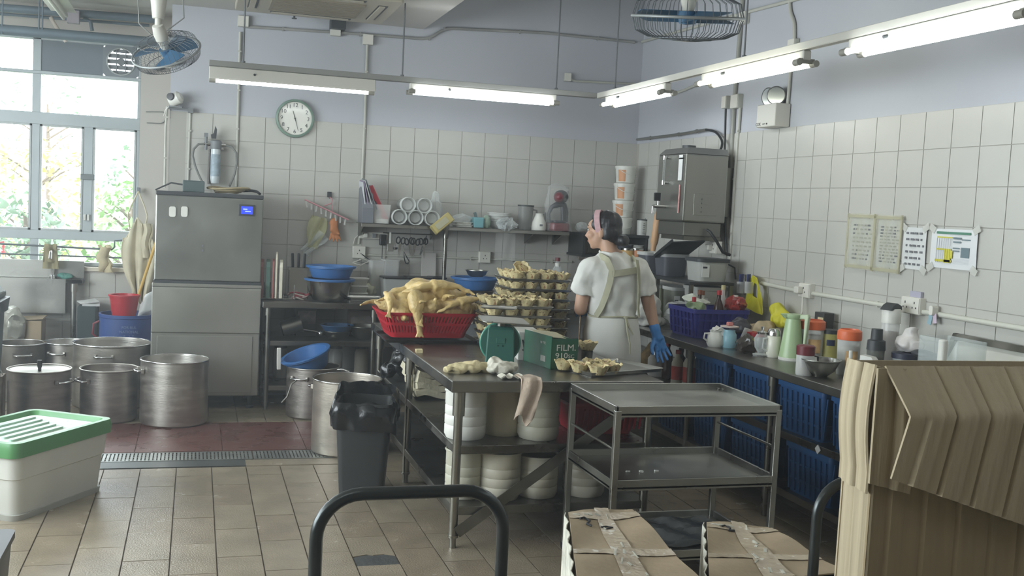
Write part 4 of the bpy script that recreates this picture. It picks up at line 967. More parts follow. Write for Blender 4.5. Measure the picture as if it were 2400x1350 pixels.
basin('plastic_basin', 'upper blue plastic basin with white froth on the stack', (p.x + .008, p.y, zb + .025), .172, .095, .018, BLUEB, flare=.85)
tag(MB().lathe([(0, .0), (.15, 0), (.15, .004), (0, .02)], 28).jit(.006, 20, 1).o('foam', mat('froth', S(206, 214, 220), .7, 0, .1, 20), loc=(p.x + .008, p.y, zb + .085), smooth=60), 'white wet sheet lying inside the upper blue basin', 'sheet')
# takeaway tubs, white bag, tray, pans
TUB = film('tub_plastic', S(206, 206, 190), .5, .3)
for k in range(3):
    q = at_back(838, 8.35); t = T('takeaway_tub', ['cloudy takeaway tub at the bottom of the small pile', 'cloudy takeaway tub in the middle of the small pile', 'cloudy takeaway tub on top of the small pile'][k], 'tub', (q.x, 8.35, ZC + k * .058), R(5 * k), group='takeaway tubs behind the steel basin')
    loft(MB(), [ringz(rrect(.12, .1, .02), 0), ringz(rrect(.15, .12, .02), .05)]).o('shell', TUB, t, smooth=30); MB().prism(rrect(.156, .126, .02), .049, .056).o('lid', WHITEP, t)
q = on_back(866, 698)
wbg = organic(MB().ell((0, 0, .06), (.075, .06, .06)).ell((.03, 0, .1), (.03, .03, .05)).ell((-.04, 0, .1), (.025, .03, .03)), 'plastic_bag', mat('cream_bag', S(214, 214, 186), .5, 0, .1, 16, .4, 40), voxel=.009, loc=q, disp=lambda c: c + noise.noise_vector(c * 24) * .012)
tag(wbg, 'small cream plastic bag of food on the back counter', 'bag')
q = on_back(855, 708)
def tray(name, label, loc, w, d, h, m, rz=0, group=None, cat='tray', lip=.012):
    t = T(name, label, cat, loc, rz, group)
    o = MB(); A = rrect(w, d, .02); 
    loft(o, [ringz(rrect(w - 2 * lip, d - 2 * lip, .015), 0), ringz(rrect(w - lip, d - lip, .02), h * .8), ringz(A, h), ringz(rrect(w - .004, d - .004, .02), h + .002), ringz(rrect(w - lip * 1.4, d - lip * 1.4, .02), h * .8), ringz(rrect(w - 2.4 * lip, d - 2.4 * lip, .015), .003)], True, True)
    o.o('pan', m, t, smooth=25)
    return t
tray('steel_tray', 'lower of two shallow steel trays at the counter edge', (q.x, 8.12, ZC), .3, .22, .02, STEEL, 0, 'trays on the back counter')
tray('steel_tray', 'upper of two shallow steel trays at the counter edge', (q.x + .01, 8.12, ZC + .022), .3, .22, .02, STEEL, R(2), 'trays on the back counter')
PAN = film('pan_clear', S(200, 204, 200), .55, .25)
for k, (px, wpx) in enumerate(((925, .22), (978, .2), (1022, .12))):
    q = at_back(px, 8.33 if k < 2 else 8.47); t = T('food_pan', ['grey food pan with dark lid, left of the row behind the chickens', 'grey food pan with dark lid, middle of the row behind the chickens', 'narrow grey food pan with dark lid beside the scale pole'][k], 'food pan', q, group='food pans along the back wall')
    hz = BK(px, 652, q.y).z - ZC
    loft(MB(), [ringz(rrect(wpx * .85, .16, .02), 0), ringz(rrect(wpx, .19, .02), hz)]).o('shell', PAN, t, smooth=30)
    MB().prism(rrect(wpx + .01, .2, .02), hz, hz + .012).o('lid', BLACKP, t)
    MB().prism(rrect(wpx * .8, .14, .02), .01, hz * .6).o('contents', mat('pan_food', S(150, 150, 140), .7, 0, .2, 14), t)
for k, (px, w2, y0, col) in enumerate(((880, .12, 612, S(170, 170, 150)), (912, .13, 610, S(112, 124, 136)))):
    q = at_back(px, 8.52); hz = BK(px, y0, 8.52).z - ZC; t = T('storage_tub', ['tall cloudy storage tub with pale food against the wall', 'tall cloudy storage tub with bluish contents against the wall'][k], 'tub', q, group='storage tubs against the back wall')
    loft(MB(), [ringz(rrect(w2 * .9, .13, .02), 0), ringz(rrect(w2, .14, .02), hz)]).o('shell', CLEARB, t, smooth=30); MB().prism(rrect(w2 + .008, .148, .02), hz, hz + .008).o('lid', CLEARB, t)
    MB().prism(rrect(w2 * .8, .11, .02), .01, hz * .75).o('contents', mat('tubfood%d' % k, col, .7, 0, .2, 16), t)
q = at_back(1002, 8.57); hb = BK(1002, 592, 8.57).z - ZC
tag(MB().ob((0, 0, hb / 2), (.125, .012, hb), (R(-3), 0, 0)).o('white_board', mat('board_white', S(190, 188, 182), .5), loc=(q.x, 8.575, ZC), bevel=.004), 'pale rectangular board leaning on the tiles beside the scale pole', 'board')
# scale with a pole
q = at_back(1045, 8.2)
sc = T('platform_scale', 'weighing scale with a tall pole and tilted yellow display', 'scale', q)
zh = BK(1052, 545, 8.25).z - ZC; zq = BK(1045, 668, 8.25).z - ZC
MB().prism(rrect(.17, .22, .02), .03, .07).o('platform', STEEL, sc, bevel=.004)
for x in (-.06, .06):
    for y in (-.09, .09): MB().cyl((x, y, 0), (x, y, .03), .015, n=10).o('foot', RUBBER, sc)
MB().cyl((0, .1, .07), (0, .1, zh), .016, n=12).o('pole', STEELD, sc, smooth=60)
MB().cyl((0, .1, .07), (0, .1, zq + .02), .024, n=12).o('collar', mat('collar_blue', S(40, 58, 120), .5), sc, smooth=40)
MB().cyl((0, .1, zh - .05), (0, .1, zh + .03), .022, n=12).bc((0, .1, zh + .04), (.05, .03, .05)).o('bracket', STEELD, sc, smooth=40)
hd = MB().bc((0, 0, 0), (.19, .06, .085)).rot(R(-20), R(-38), R(15)).tr(-.045, .06, zh + .07).o('display_head', mat('scale_yellow', S(178, 164, 104), .5), sc, bevel=.008)
MB().bc((-.01, -.031, 0), (.12, .004, .05)).rot(R(-20), R(-38), R(15)).tr(-.045, .06, zh + .07).o('display_panel', mat('scale_panel', S(170, 168, 140), .5), hd)
q = at_back(1112, 8.2); zt = BK(1112, 700, 8.05).z
bowl('steel_basin', 'steel basin under the second blue tub on the back counter', q, .155, .11, mat('basin_steel', S(150, 148, 142)), 'basin', foot=.7)
zz = BK(1112, 672, 8.05).z
basin('plastic_basin', 'blue plastic tub standing on a steel basin beside the scale', (q.x, q.y, ZC + .115), .175, .1, .02, BLUEB, flare=.84)
bowl('steel_bowl', 'small steel bowl on top of the blue tub', (q.x + .015, q.y + .02, ZC + .218), .088, .05, STEEL, foot=.65)
q = G(1095, 712, ZC)
bowl('pot_lid', 'shiny shallow steel lid lying behind the chickens', (q.x, 8.1, ZC), .12, .03, CHROME, 'lid', foot=.5)
bb = bottle('water_bottle', 'clear bottle with a dark red cap behind the tart trays', at_back(1303, 8.4), BK(1303, 612, 8.4).z - ZC, .05, CLEAR, mat('cap_dark_red', S(104, 44, 48), .4), .03, .3, nk=.36)
MB().lathe([(.022, .0), (.022, .03)], 14, (0, 0, BK(1303, 625, 8.4).z - ZC)).o('neck_band', WHITEP, bb)
tag(MB().lathe([(0, -.008), (.05, -.006), (.055, 0), (.05, .006), (0, .008)], 24).rot(R(80), 0, 0).o('pot_lid', mat('dark_lid', S(70, 76, 76), .4, .5), loc=(at_back(1276, 8.45).x, 8.45, BK(1276, 646, 8.45).z), smooth=40), 'small round dark lid standing beside the clear bottle', 'lid')

# shelf items under the back counter
z1, z2 = .523, .182
def at_sh(px, y, z): p = BK(px, 760, y); return Vector((p.x, y, z))
def pan_handled(label, loc, rz):
    t = T('ladle_pan', label, 'pan', loc, rz); MB().lathe([(0, 0), (.05, 0), (.06, .01), (.065, .16), (.06, .16), (.055, .012), (0, .01)], 24).rot(0, R(72), 0).tr(-.1, 0, .07).o('pan', STEELD, t, smooth=40)
    MB().tube([(.06, 0, .075), (.16, 0, .06), (.19, 0, .05)], .008, 8).o('handle', CHROME, t, smooth=60)
    MB().ell((.2, 0, .045), (.02, .02, .02)).o('handle_knob', CHROME, t, smooth=60); return t
pan_handled('steel measuring pan lying on the shelf under the back counter', at_sh(690, 8.15, z1), 0)
bowl('glass_bowl', 'clear bowl under the blue bowl on the counter shelf', at_sh(790, 8.2, z1), .11, .06, mat('bowl_steel', S(150, 150, 146), .3, 1), foot=.6)
bowl('plastic_bowl', 'dark blue bowl nested on the counter shelf', at_sh(790, 8.2, z1 + .045), .125, .06, mat('bowl_blue', S(38, 78, 116), .45), foot=.6)
bowl('steel_bowl', 'deep steel bowl at the right of the counter shelf', at_sh(855, 8.2, z1), .13, .1, STEELD, foot=.5)
for k, (px, y, z, w, d, h, col) in enumerate(((715, 8.4, z1, .16, .2, .25, S(60, 58, 56)), (845, 8.45, z1, .2, .15, .2, S(96, 84, 76)))):
    t = T('carton', ['dark box at the back of the counter shelf behind the pan', 'brown box at the back of the counter shelf behind the steel bowl'][k], 'carton', at_sh(px, y, z)); MB().box(-w / 2, w / 2, -d / 2, d / 2, 0, h).o('body', mat('carton%d' % k, col, .8, 0, .15, 8), t, bevel=.003); MB().box(-w / 2 + .01, w / 2 - .01, -d / 2 - .002, -d / 2, h * .4, h * .8).o('print_panel', mat('cprint%d' % k, S(110, 104, 98), .7, 0, .3, 20), t)
for k, px in enumerate((790, 660, 850)):
    t = T('glass_jar', ['glass jar on the low shelf right of the tilted blue basin', 'dim glass jar on the low shelf left of the blue basin', 'pale tub on the low shelf near the black bags'][k], 'jar', at_sh(px, 8.4, z2), group='jars on the low counter shelf')
    MB().lathe([(0, 0), (.05, 0), (.055, .02), (.055, .2), (.045, .22), (.045, .24)], 20).o('body', CLEARB if k < 2 else MILK, t, smooth=40); MB().lathe([(0, .26), (.05, .26), (.05, .235)], 20).o('lid', GREYP, t, smooth=40)
    MB().lathe([(0, .01), (.045, .01), (.045, .13), (0, .13)], 16).o('contents', mat('jar_food', S(150, 136, 104), .7, 0, .2, 18), t, smooth=40)
# tilted blue basin in the pot, ladle handle over it
p = Vector((.86, 7.79, .3))
tb = basin('plastic_basin', 'tilted blue basin stuck in the pot below the back counter', (p.x - .02, p.y, .345), .165, .13, .02, BLUEB, rot=(R(6), R(-20), 0), flare=.82)
MB().ob((-.19, -.02, .16), (.03, .02, .16), (0, R(18), 0)).o('brush_grip', mat('cap_white', S(222, 220, 212)), tb, bevel=.004, label='white strip sticking up from the basin edge')

# ================================================================ WALL SHELF
ZW = 1.43
xa, xb = 1.255, 3.0
ws = T('wall_shelf', 'long steel wall shelf crowded with kitchenware', 'shelf', ((xa + xb) / 2, BY - .16, ZW)); ww_ = xb - xa
MB().box(-ww_ / 2, ww_ / 2, -.15, .15, -.006, 0).box(-ww_ / 2, ww_ / 2, -.15, -.144, -.03, 0).o('board', STEEL, ws, bevel=.002, bseg=1)
for x in (-ww_ / 2 + .02, -ww_ / 2 + .62, ww_ / 2 - .3, ww_ / 2 - .05): MB().prism([(.14, -.006), (.14, -.12), (.13, -.12), (-.13, -.02), (-.13, -.006)], x - .004, x + .004, 'x').o('bracket', STEELD, ws)
def sh(px, y=8.42, dz=0): p = BK(px, 500, y); return Vector((p.x, y, ZW + .001 + dz))
fh = T('magazine_file', 'grey magazine file full of papers at the left end of the wall shelf', 'file', sh(857, 8.42))
MB().prism([(-.11, 0), (.11, 0), (.11, .27), (-.02, .3), (-.11, .12)], -.045, .045, 'x').o('case', mat('file_grey', S(112, 116, 122), .5), fh, bevel=.003)
for k in range(4): MB().ob((-.03 + .018 * k, 0, .2 + .01 * k), (.006, .2, .25), (R(4), R(-8 - 5 * k), 0)).o('paper', mat('file_paper%d' % k, [S(200, 202, 206), S(150, 136, 160), S(190, 192, 190), S(110, 116, 120)][k], .6), fh)
cbx = T('clear_bin', 'clear plastic bin with utensils at the left of the wall shelf', 'bin', sh(890, 8.42))
loft(MB(), [ringz(rrect(.13, .16, .015), 0), ringz(rrect(.15, .18, .015), .15)]).o('shell', CLEARB, cbx, smooth=30)
MB().prism(rrect(.12, .15, .015), .002, .035).o('base_tray', WHITEP, cbx)
rs = T('rolling_cutter', 'red plastic ruler-like bar sticking out of the clear bin', 'bar', sh(890, 8.4))
MB().ob((-.02, -.02, .16), (.042, .026, .3), (0, R(-27), 0)).o('bar', mat('bar_red', S(178, 48, 60), .4), rs, bevel=.006)
MB().ob((-.075, .02, .2), (.02, .012, .22), (0, R(-38), 0)).o('spatula_blade', CHROME, rs)
MB().ob((-.04, -.03, .12), (.05, .02, .1), (0, R(-30), 0)).o('grip', DGREY, rs)
CUPM = film('cup_plastic', S(222, 226, 222), .42, .12)
for k, (px, pz, lb) in enumerate(((931, 0, 'stack of clear cups lying end-on at the left of the shelf pile'), (969, 0, 'shiny stack of clear cups lying end-on in the middle of the pile'), (1007, 0, 'stack of clear cups lying end-on at the right of the pile'), (950, 1, 'stack of clear cups in the upper row, left'), (988, 1, 'stack of clear cups in the upper row, right'))):
    q = sh(px, 8.42); rr = .058
    t = T('cup_stack', lb, 'cups', (q.x, 8.44, ZW + rr + .002 + pz * .1), group='stacks of clear cups on the wall shelf')
    MB().lathe([(0, -.13), (.045, -.13), (.05, -.12), (.05, .06), (rr, .065), (rr, .14)], 26).rot(R(90), 0, 0).o('cups', CUPM, t, smooth=40)
    for i in range(4): MB().tube([((rr) * math.cos(a), -.14 + i * .018, rr * math.sin(a)) for a in [2 * math.pi * j / 26 for j in range(26)]], .0035, 6, closed=True).o('cup_rim', CUPM, t, smooth=60)
    MB().lathe([(0, 0), (.04, 0)], 20).rot(R(90), 0, 0).tr(0, -.1, 0).o('cup_bottom', CUPM, t)
def plastic(label, loc, rad, seed, m=None, rot=(0, 0, 0), cat='bag', name='plastic_bag', amp=.35, sc=14, group=None):
    b = MB().ell((0, 0, 0), rad, (0, 0, 0), 26, 18)
    o = b.jit(min(rad) * amp, sc, seed).jit(min(rad) * amp * .5, sc * 2.5, seed + 3).o(name, m or CLEAR, loc=loc, rot=rot, smooth=25)
    return tag(o, label, cat, group)
plastic('clear bag standing upright behind the clear cups', sh(1022, 8.5, .14), (.045, .05, .14), 1, rot=(0, R(-8), 0))
plastic('clear bag lying on white trays on the wall shelf', sh(1085, 8.45, .06), (.09, .08, .045), 2)
tray('foam_tray', 'flat white foam tray under a clear bag on the shelf', sh(1085, 8.4), .16, .14, .018, WHITEP, 0, 'white trays on the wall shelf')
tray('foam_tray', 'second white foam tray stacked on the first', sh(1083, 8.4, .02), .16, .14, .018, WHITEP, R(4), 'white trays on the wall shelf')
t = T('tissue_box', 'small teal box in the middle of the wall shelf', 'box', sh(1119, 8.4)); MB().box(-.042, .042, -.06, .06, 0, .085).o('body', mat('teal_box', S(116, 170, 176), .6), t, bevel=.006); MB().ob((-.015, 0, .1), (.02, .02, .05), (0, R(-20), 0)).o('tab', mat('teal_tab', S(96, 110, 112), .6), t)
plastic('greenish plastic bag beside the teal box', sh(1142, 8.4, .05), (.035, .06, .06), 4, film('green_film', S(170, 196, 176), .4))
for k in range(4): bowl('plastic_bowl', ['lowest cloudy bowl of the nested stack on the wall shelf', 'second cloudy bowl of the nested stack', 'third cloudy bowl of the nested stack', 'topmost cloudy bowl of the nested stack on the wall shelf'][k], sh(1170, 8.46, .022 * k), .085 + .002 * k, .06, CLEARB, group='nested bowls on the wall shelf', foot=.7)
plastic('crumpled shiny plastic film hanging over the shelf edge', sh(1190, 8.33, .035), (.075, .05, .055), 6, CLEAR, amp=.6, sc=22)
jg = T('measuring_jug', 'smoky plastic jug with handle on the wall shelf', 'jug', sh(1232, 8.43)); JM = film('smoky', S(150, 152, 148), .55, .25)
jh = .2
MB().lathe([(0, 0), (.05, 0), (.052, .006), (.066, jh), (.062, jh), (.048, .01), (0, .008)], 26).o('body', JM, jg, smooth=40)
MB().lathe([(.064, jh - .006), (.07, jh - .004), (.07, jh + .006), (.062, jh + .006)], 26).o('rim', DGREY, jg, smooth=40)
MB().tube([(.06, 0, .17), (.095, 0, .165), (.1, 0, .11), (.085, 0, .06), (.056, 0, .05)], .008, 8).o('handle', JM, jg, smooth=60)
kt = T('white_kettle', 'white bulbous plastic jar on the wall shelf', 'jar', sh(1264, 8.4)); MB().lathe([(0, 0), (.06, 0), (.066, .02), (.062, .06), (.04, .11), (.032, .13), (.036, .14), (0, .145)], 26).o('body', WHITEP, kt, smooth=50)
MB().tube([(.03, 0, .13), (.05, 0, .15), (.06, 0, .12), (.056, 0, .08)], .007, 8).o('handle', GREYP, kt, smooth=60); MB().bc((0, -.066, .045), (.025, .004, .015)).o('mark', GREYP, kt)
mx = T('stand_mixer', 'dark red stand mixer wrapped in clear plastic on the wall shelf', 'mixer', sh(1308, 8.42))
MXR = mat('mixer_red', S(112, 40, 50), .35); MXD = mat('mixer_dark', S(58, 58, 64), .35)
MB().prism(rrect(.17, .2, .04), 0, .07).o('base', MXR, mx, bevel=.015)
MB().prism(rrect(.12, .14, .03), .07, .09).o('base_top', MXD, mx, bevel=.008)
MB().tube([(-.075, .0, .07), (-.085, 0, .14), (-.06, 0, .2), (0, 0, .23), (.05, 0, .22), (.075, 0, .16), (.075, 0, .08)], [.014, .015, .018, .03, .026, .018, .014], 12).o('arch', MXD, mx, smooth=60)
MB().ell((.012, -.02, .29), (.062, .075, .058)).o('head', MXD, mx, smooth=60); MB().ell((-.015, -.05, .285), (.045, .055, .045)).o('head_badge', MXR, mx, smooth=60)
MB().tube([(.035, 0, .24), (.045, 0, .14), (.05, 0, .08)], .02, 10).o('column', MXD, mx, smooth=60)
b = MB().lathe([(.12, 0), (.125, .02), (.115, .1), (.105, .2), (.1, .3), (.085, .36), (.04, .39), (0, .395)], 26).jit(.02, 16, 3).jit(.008, 40, 5)
tag(b.o('plastic_cover', film('thin_clear', S(228, 232, 230), .07, .08), loc=sh(1306, 8.42, .001), smooth=30), 'clear plastic bag pulled over the red mixer', 'bag')
plastic('clear crumpled bag hanging off the right end of the wall shelf', Vector((BK(1362, 532, 8.4).x, 8.4, BK(1362, 532, 8.4).z)), (.05, .05, .04), 8)
tag(MB().sheet(10, 12, lambda u, v: ((u - .5) * .17, .012 * math.sin(8 * u + 2 * v), -.23 * v), .002).o('plastic_sheet', film('thin_clear', S(228, 232, 230), .07, .08), loc=BK(1186, 546, 8.32), smooth=60), 'clear plastic sheet hanging from the shelf front', 'sheet')
# power strip, adapter and hanging utensils below the shelf
ps = T('power_strip', 'white power strip under the left end of the wall shelf', 'power strip', BK(875, 552, BY - .03))
MB().bc((0, 0, 0), (.24, .035, .055)).o('case', SOCK, ps, bevel=.005)
for x in (-.07, 0): MB().bc((x, -.03, 0), (.035, .035, .035)).o('plug', [SOCK, GREYP][x == 0], ps, bevel=.005)
MB().tube([(-.12, 0, -.0), (-.15, 0, -.03), (-.16, 0, -.08)], .005, 6).o('cord', SOCK, ps, smooth=60)
ad = T('power_adapter', 'black power adapter hanging under the wall shelf', 'adapter', BK(897, 562, BY - .05)); MB().bc((0, 0, 0), (.055, .04, .09)).o('case', BLACKP, ad, bevel=.008); MB().tube([(0, 0, -.045), (.0, 0, -.16), (-.02, -.03, -.26)], .003, 6).o('cord', BCABLE, ad, smooth=60)
hr = T('utensil_rail', 'thin hanging rail for utensils below the wall shelf', 'rail', BK(955, 548, 8.5)); MB().cyl((-.2, 0, 0), (.22, 0, 0), .005, n=8).o('bar', STEELD, hr)
for x in (-.18, .2): MB().cyl((x, 0, 0), (x, .1, 0), .004, n=6).o('hook', STEELD, hr)
def scissors(label, px, py, rz, m, s=1.0):
    t = T('scissors', label, 'scissors', BK(px, py, 8.47), group='scissors hanging below the wall shelf', rot=(0, rz, 0))
    for sx in (-1, 1):
        MB().tube([(sx * (.02 + .016 * math.cos(a)) * s, 0, (-.02 + .026 * math.sin(a)) * s) for a in [2 * math.pi * i / 14 for i in range(14)]], .0055, 6, closed=True).o('grip', m, t, smooth=60)
        MB().prism([(sx * .012 * s, -.045 * s), (sx * .004 * s, -.16 * s), (0, -.045 * s)], -.002, .002, 'y').o('blade', CHROME, t)
for k, (px, py, rz) in enumerate(((940, 558, .1), (958, 560, -.2), (975, 561, .15), (992, 560, -.1))): scissors(['black-handled scissors, leftmost under the shelf', 'second black-handled scissors under the shelf', 'third black-handled scissors under the shelf', 'rightmost black-handled scissors under the shelf'][k], px, py, rz, BLACKP)
t = T('spatula', 'white spatula hanging below the wall shelf', 'spatula', BK(915, 546, 8.48)); MB().bc((0, 0, -.04), (.016, .006, .09)).o('handle', WHITEP, t, bevel=.002); MB().bc((.006, 0, -.12), (.05, .006, .06)).o('head', STEEL, t, bevel=.002)
t = T('ladle', 'small steel ladle hanging below the wall shelf', 'ladle', BK(926, 552, 8.48)); MB().tube([(0, 0, 0), (.004, 0, -.09)], .004, 6).o('handle', CHROME, t); MB().lathe([(0, -.02), (.02, -.012), (.024, .004)], 14).tr(.004, 0, -.1).o('cup', CHROME, t, smooth=40)
t = T('peeler', 'utensil with a black loop handle hanging at the wall', 'peeler', BK(945, 575, 8.48)); MB().tube([(0, 0, 0), (.004, 0, -.05)], .005, 6).o('shank', CHROME, t); MB().tube([(.008, 0, -.05), (.03, 0, -.09), (.055, 0, -.13), (.045, 0, -.15), (.025, 0, -.145), (.012, 0, -.1)], .005, 6, closed=True).o('loop_handle', BLACKP, t, smooth=60)
t = T('whisk', 'wire tongs hanging at the right of the utensils', 'tongs', BK(1000, 552, 8.48)); MB().tube([(0, 0, 0), (-.03, 0, -.08), (-.05, 0, -.16)], .004, 6).o('arm', BCABLE, t, smooth=60); MB().tube([(0, 0, 0), (-.012, 0, -.08), (-.045, 0, -.16)], .004, 6).o('arm', BCABLE, t, smooth=60)
for k, pts in enumerate(([(845, 598), (838, 612), (860, 618), (890, 612), (920, 625)], [(848, 596), (870, 612), (866, 640), (862, 655)], [(828, 615), (850, 606), (865, 612), (845, 622), (825, 616)])):
    c = [BK(x, y, BY - .04 - .02 * k) for x, y in pts]; t = T('extension_cable', ['grey cord looping from the socket across the tiles', 'dark cord hanging from the socket behind the tubs', 'tangled pale cord beside the socket under the glove'][k], 'cord', c[0], group='cords at the back wall')
    MB().tube([p_ - c[0] for p_ in c], .004, 6).o('cable', [CABLE, BCABLE, SOCK][k], t, smooth=60)

# pink clip hanger with an orange rubber glove
hk = BK(772, 456, BY - .02)
t = T('wall_hook', 'small dark hook stuck on the tiles above the clip hanger', 'hook', hk); MB().bc((0, 0, 0), (.035, .016, .045)).o('pad', DGREY, t, bevel=.004); MB().tube([(0, -.01, -.02), (0, -.03, -.03), (0, -.03, -.015)], .004, 6).o('prong', DGREY, t)
ha, hb_ = BK(714, 468, BY - .06), BK(815, 515, BY - .06); hg = T('clip_hanger', 'pink clothes hanger with clips hanging on the tiled wall', 'hanger', (ha + hb_) / 2)
PINK = mat('hanger_pink', S(206, 150, 156), .5); d = (hb_ - ha)
MB().tube([(-d / 2)[:], (d / 2)[:]], .006, 8).o('bar', PINK, hg, smooth=60); MB().tube([(-d / 2 + Vector((0, -.05, 0)))[:], (d / 2 + Vector((0, -.05, 0)))[:]], .006, 8).o('bar', PINK, hg, smooth=60)
hc = hk - (ha + hb_) / 2; MB().tube([tuple(hc + Vector((0, -.03, -.02))), tuple(hc + Vector((.02, -.03, -.04))), tuple(hc + Vector((.015, -.03, -.07))), (-.02, -.03, .03)], .005, 8).tube([tuple(hc + Vector((.015, -.03, -.07))), (.05, -.03, -.03)], .004, 6).o('hook', PINK, hg, smooth=60)
for k in range(9):
    c = -d / 2 + d * (k + .4) / 9; MB().ob((c.x, -.02, c.z - .03), (.014, .012, .05), (0, .15 * (k % 3 - 1), 0)).o('clip', mat('clip_white', S(206, 206, 200), .4), hg, bevel=.003)
gl = T('rubber_glove', 'orange rubber glove clipped to the pink hanger', 'glove', BK(783, 517, BY - .07)); OR = mat('glove_orange', S(206, 134, 84), .5, 0, .12, 14)
m = MB()
m.cap((0, 0, .0), (.0, 0, -.09), .026, .03).cap((-.012, 0, -.02), (.012, 0, -.11), .022, .03)
for k, (x, l) in enumerate(((-.02, .045), (.0, .055), (.02, .055), (.038, .045))): m.cap((x * .8, 0, -.13), (x * 1.3, -.01, -.14 - l), .011, .008)
m.cap((.0, -.012, -.1), (.035, -.025, -.125), .012, .01)
m.xf(Matrix.Diagonal((1.15, .6, .85, 1)))
organic(m, 'body', OR, gl, voxel=.005, smooth=3)
for k, (px, py, w, h, rt) in enumerate(((740, 545, .12, .26, .2), (735, 570, .1, .22, .75))):
    a = BK(px, py, BY - .05); tag(MB().sheet(12, 14, lambda u, v: ((u - .5) * w * (1 + .3 * math.sin(5 * v + k)), .014 * math.sin(9 * u + 4 * v), h / 2 - h * v), .003).rot(0, rt, 0).o('clear_glove_bag', [film('yellow_film', S(206, 204, 150), .34), CLEAR][k], loc=a, smooth=60), ['yellowish plastic bag hanging from the clip hanger', 'clear crumpled bag slanting below the clip hanger'][k], 'bag')
# ================================================================ RIGHT COUNTER
RX0 = 2.965; RY0, RY1 = 3.45, BY - .012
rc_ = steel_counter('side_counter', 'long stainless counter with crate shelves along the right wall', RX0, RX - .012, RY0, RY1, ZC, (.5, .195), [(x, y) for x in (-.31, .31) for y in (-2.5, -1.04, -.05, 1.35, 2.5)])
MB().ob((-.328, -1.53, .482), (.004, .035, .035), (R(45), 0, 0)).o('sticker', PAPER, rc_, label='small white diamond sticker on the shelf edge')
# blue crates
def crate(name, label, loc, w, d, h, m, group=None, rz=0, slots=True, cat='crate'):
    t = T(name, label, cat, loc, rz, group)
    A = lambda s, z: ringz(rrect(w * s, d * s, .02), z)
    loft(MB(), [A(.86, 0), A(.96, h * .97), ringz(rrect(w * .96 - .01, d * .96 - .01, .018), h * .97), ringz(rrect(w * .86 - .01, d * .86 - .01, .018), .008)], True, True).o('shell', m, t, smooth=30)
    loft(MB(), [A(.955, h - .028), A(1.0, h - .026), A(1.0, h), ringz(rrect(w * .95 - .012, d * .95 - .012, .018), h)], False, False).o('rim', m, t, smooth=30)
    if slots:
        n = int(w / .045)
        for f, (L, sgn) in enumerate((('x', -1), ('x', 1), ('y', -1), ('y', 1))):
            mm = MB(); W = w if L == 'x' else d; D = d if L == 'x' else w; k = int(W / .05)
            for i in range(k):
                a = -W * .4 + W * .8 * i / (k - 1)
                for z0, z1 in ((.015, h * .86),):
                    p0, p1 = (D / 2) * (.86 + .1 * z0 / h) + .002, (D / 2) * (.86 + .1 * z1 / h) + .002
                    pts = [(a - .006, z0, p0), (a + .006, z0, p0), (a + .006, z1, p1), (a - .006, z1, p1)]
                    q = [((x, sgn * y, z) if L == 'x' else (sgn * y, x, z)) for x, z, y in pts]; q2 = [((x, sgn * (y + .008), z) if L == 'x' else (sgn * (y + .008), x, z)) for x, z, y in pts]
                    mm.add(q + q2, [(0, 1, 2, 3), (4, 5, 6, 7), (0, 1, 5, 4), (1, 2, 6, 5), (2, 3, 7, 6), (3, 0, 4, 7)])
            for z in (h * .3, h * .62):
                y = (D / 2) * (.86 + .1 * z / h) + .003
                mm.bc((0, sgn * y, z), (W * .84, .008, .012)) if L == 'x' else mm.bc((sgn * y, 0, z), (.008, W * .84, .012))
            o = mm.o('side_ribs', m, t); o['kind'] = 'stuff'
    return t
cx = RX0 + .23
c0 = crate('blue_crate', 'blue plastic crate on the upper shelf, nearest the sauce bottles', (cx, 5.74, .501), .36, .42, .262, CRATEB, 'blue crates under the side counter')
upl = ['second blue crate on the upper shelf from the sauce bottles', 'third blue crate on the upper shelf, below the steel bowl', 'fourth blue crate on the upper shelf, beside the cardboard']
for k, y in enumerate((5.24, 4.74, 4.26)): dup(c0, (cx + .004 * k, y, .501), R((-1, 2, -1)[k]), upl[k])
lol = ['dark blue crate on the low shelf farthest from the camera', 'blue crate on the low shelf right behind the trolley post', 'wide blue crate on the low shelf framed by the trolley', 'blue crate on the low shelf beside the cardboard', 'blue crate on the low shelf at the foot of the cardboard']
for k, y in enumerate((6.24, 5.72, 5.22, 4.62, 4.1)): dup(c0, (cx, y, .196), R((1, -1, 1, 0, -2)[k]), lol[k])
# bottles on the upper shelf by the cook
SAUCE = mat('sauce_brown', S(52, 30, 24), .2); LABR = mat('label_red', S(176, 70, 62), .5, 0, .2, 20); LABW = mat('label_white', S(206, 198, 186), .5, 0, .15, 24); LABY = mat('label_yellow', S(206, 178, 66), .5, 0, .15, 20)
for k, (y, dx, h, r, m, c, l) in enumerate(((6.5, .0, .22, .035, SAUCE, CAPR, None), (6.36, .03, .2, .04, SAUCE, BLACKP, LABW), (6.28, -.03, .2, .04, MILK, CAPR, LABR), (6.16, .0, .22, .045, MILK, CAPR, LABR), (6.06, .05, .2, .045, MILK, CAPW, LABR))):
    bottle('sauce_bottle', ['dark sauce bottle farthest back under the side counter', 'dark bottle with a white label under the side counter', 'small red-labelled bottle under the side counter by the gloved hand', 'cream bottle with a red label under the side counter', 'cream bottle with a red label next to the first blue crate'][k], (RX0 + .14 + dx, y, .501), h, r, m, c, .025, .3, 'sauce bottles under the side counter', l)
dgp = T('net_bag', 'net bag of brown food hanging below the counter edge beside the glove', 'bag', (RX0 + .12, 6.72, .501))
organic(MB().ell((0, 0, .09), (.09, .09, .09)).ell((.02, 0, .17), (.07, .06, .05)), 'contents', mat('brown_food', S(120, 98, 62), .8, 0, .4, 22, .5, 40), dgp, voxel=.012, disp=lambda c: c + noise.noise_vector(c * 26) * .014)
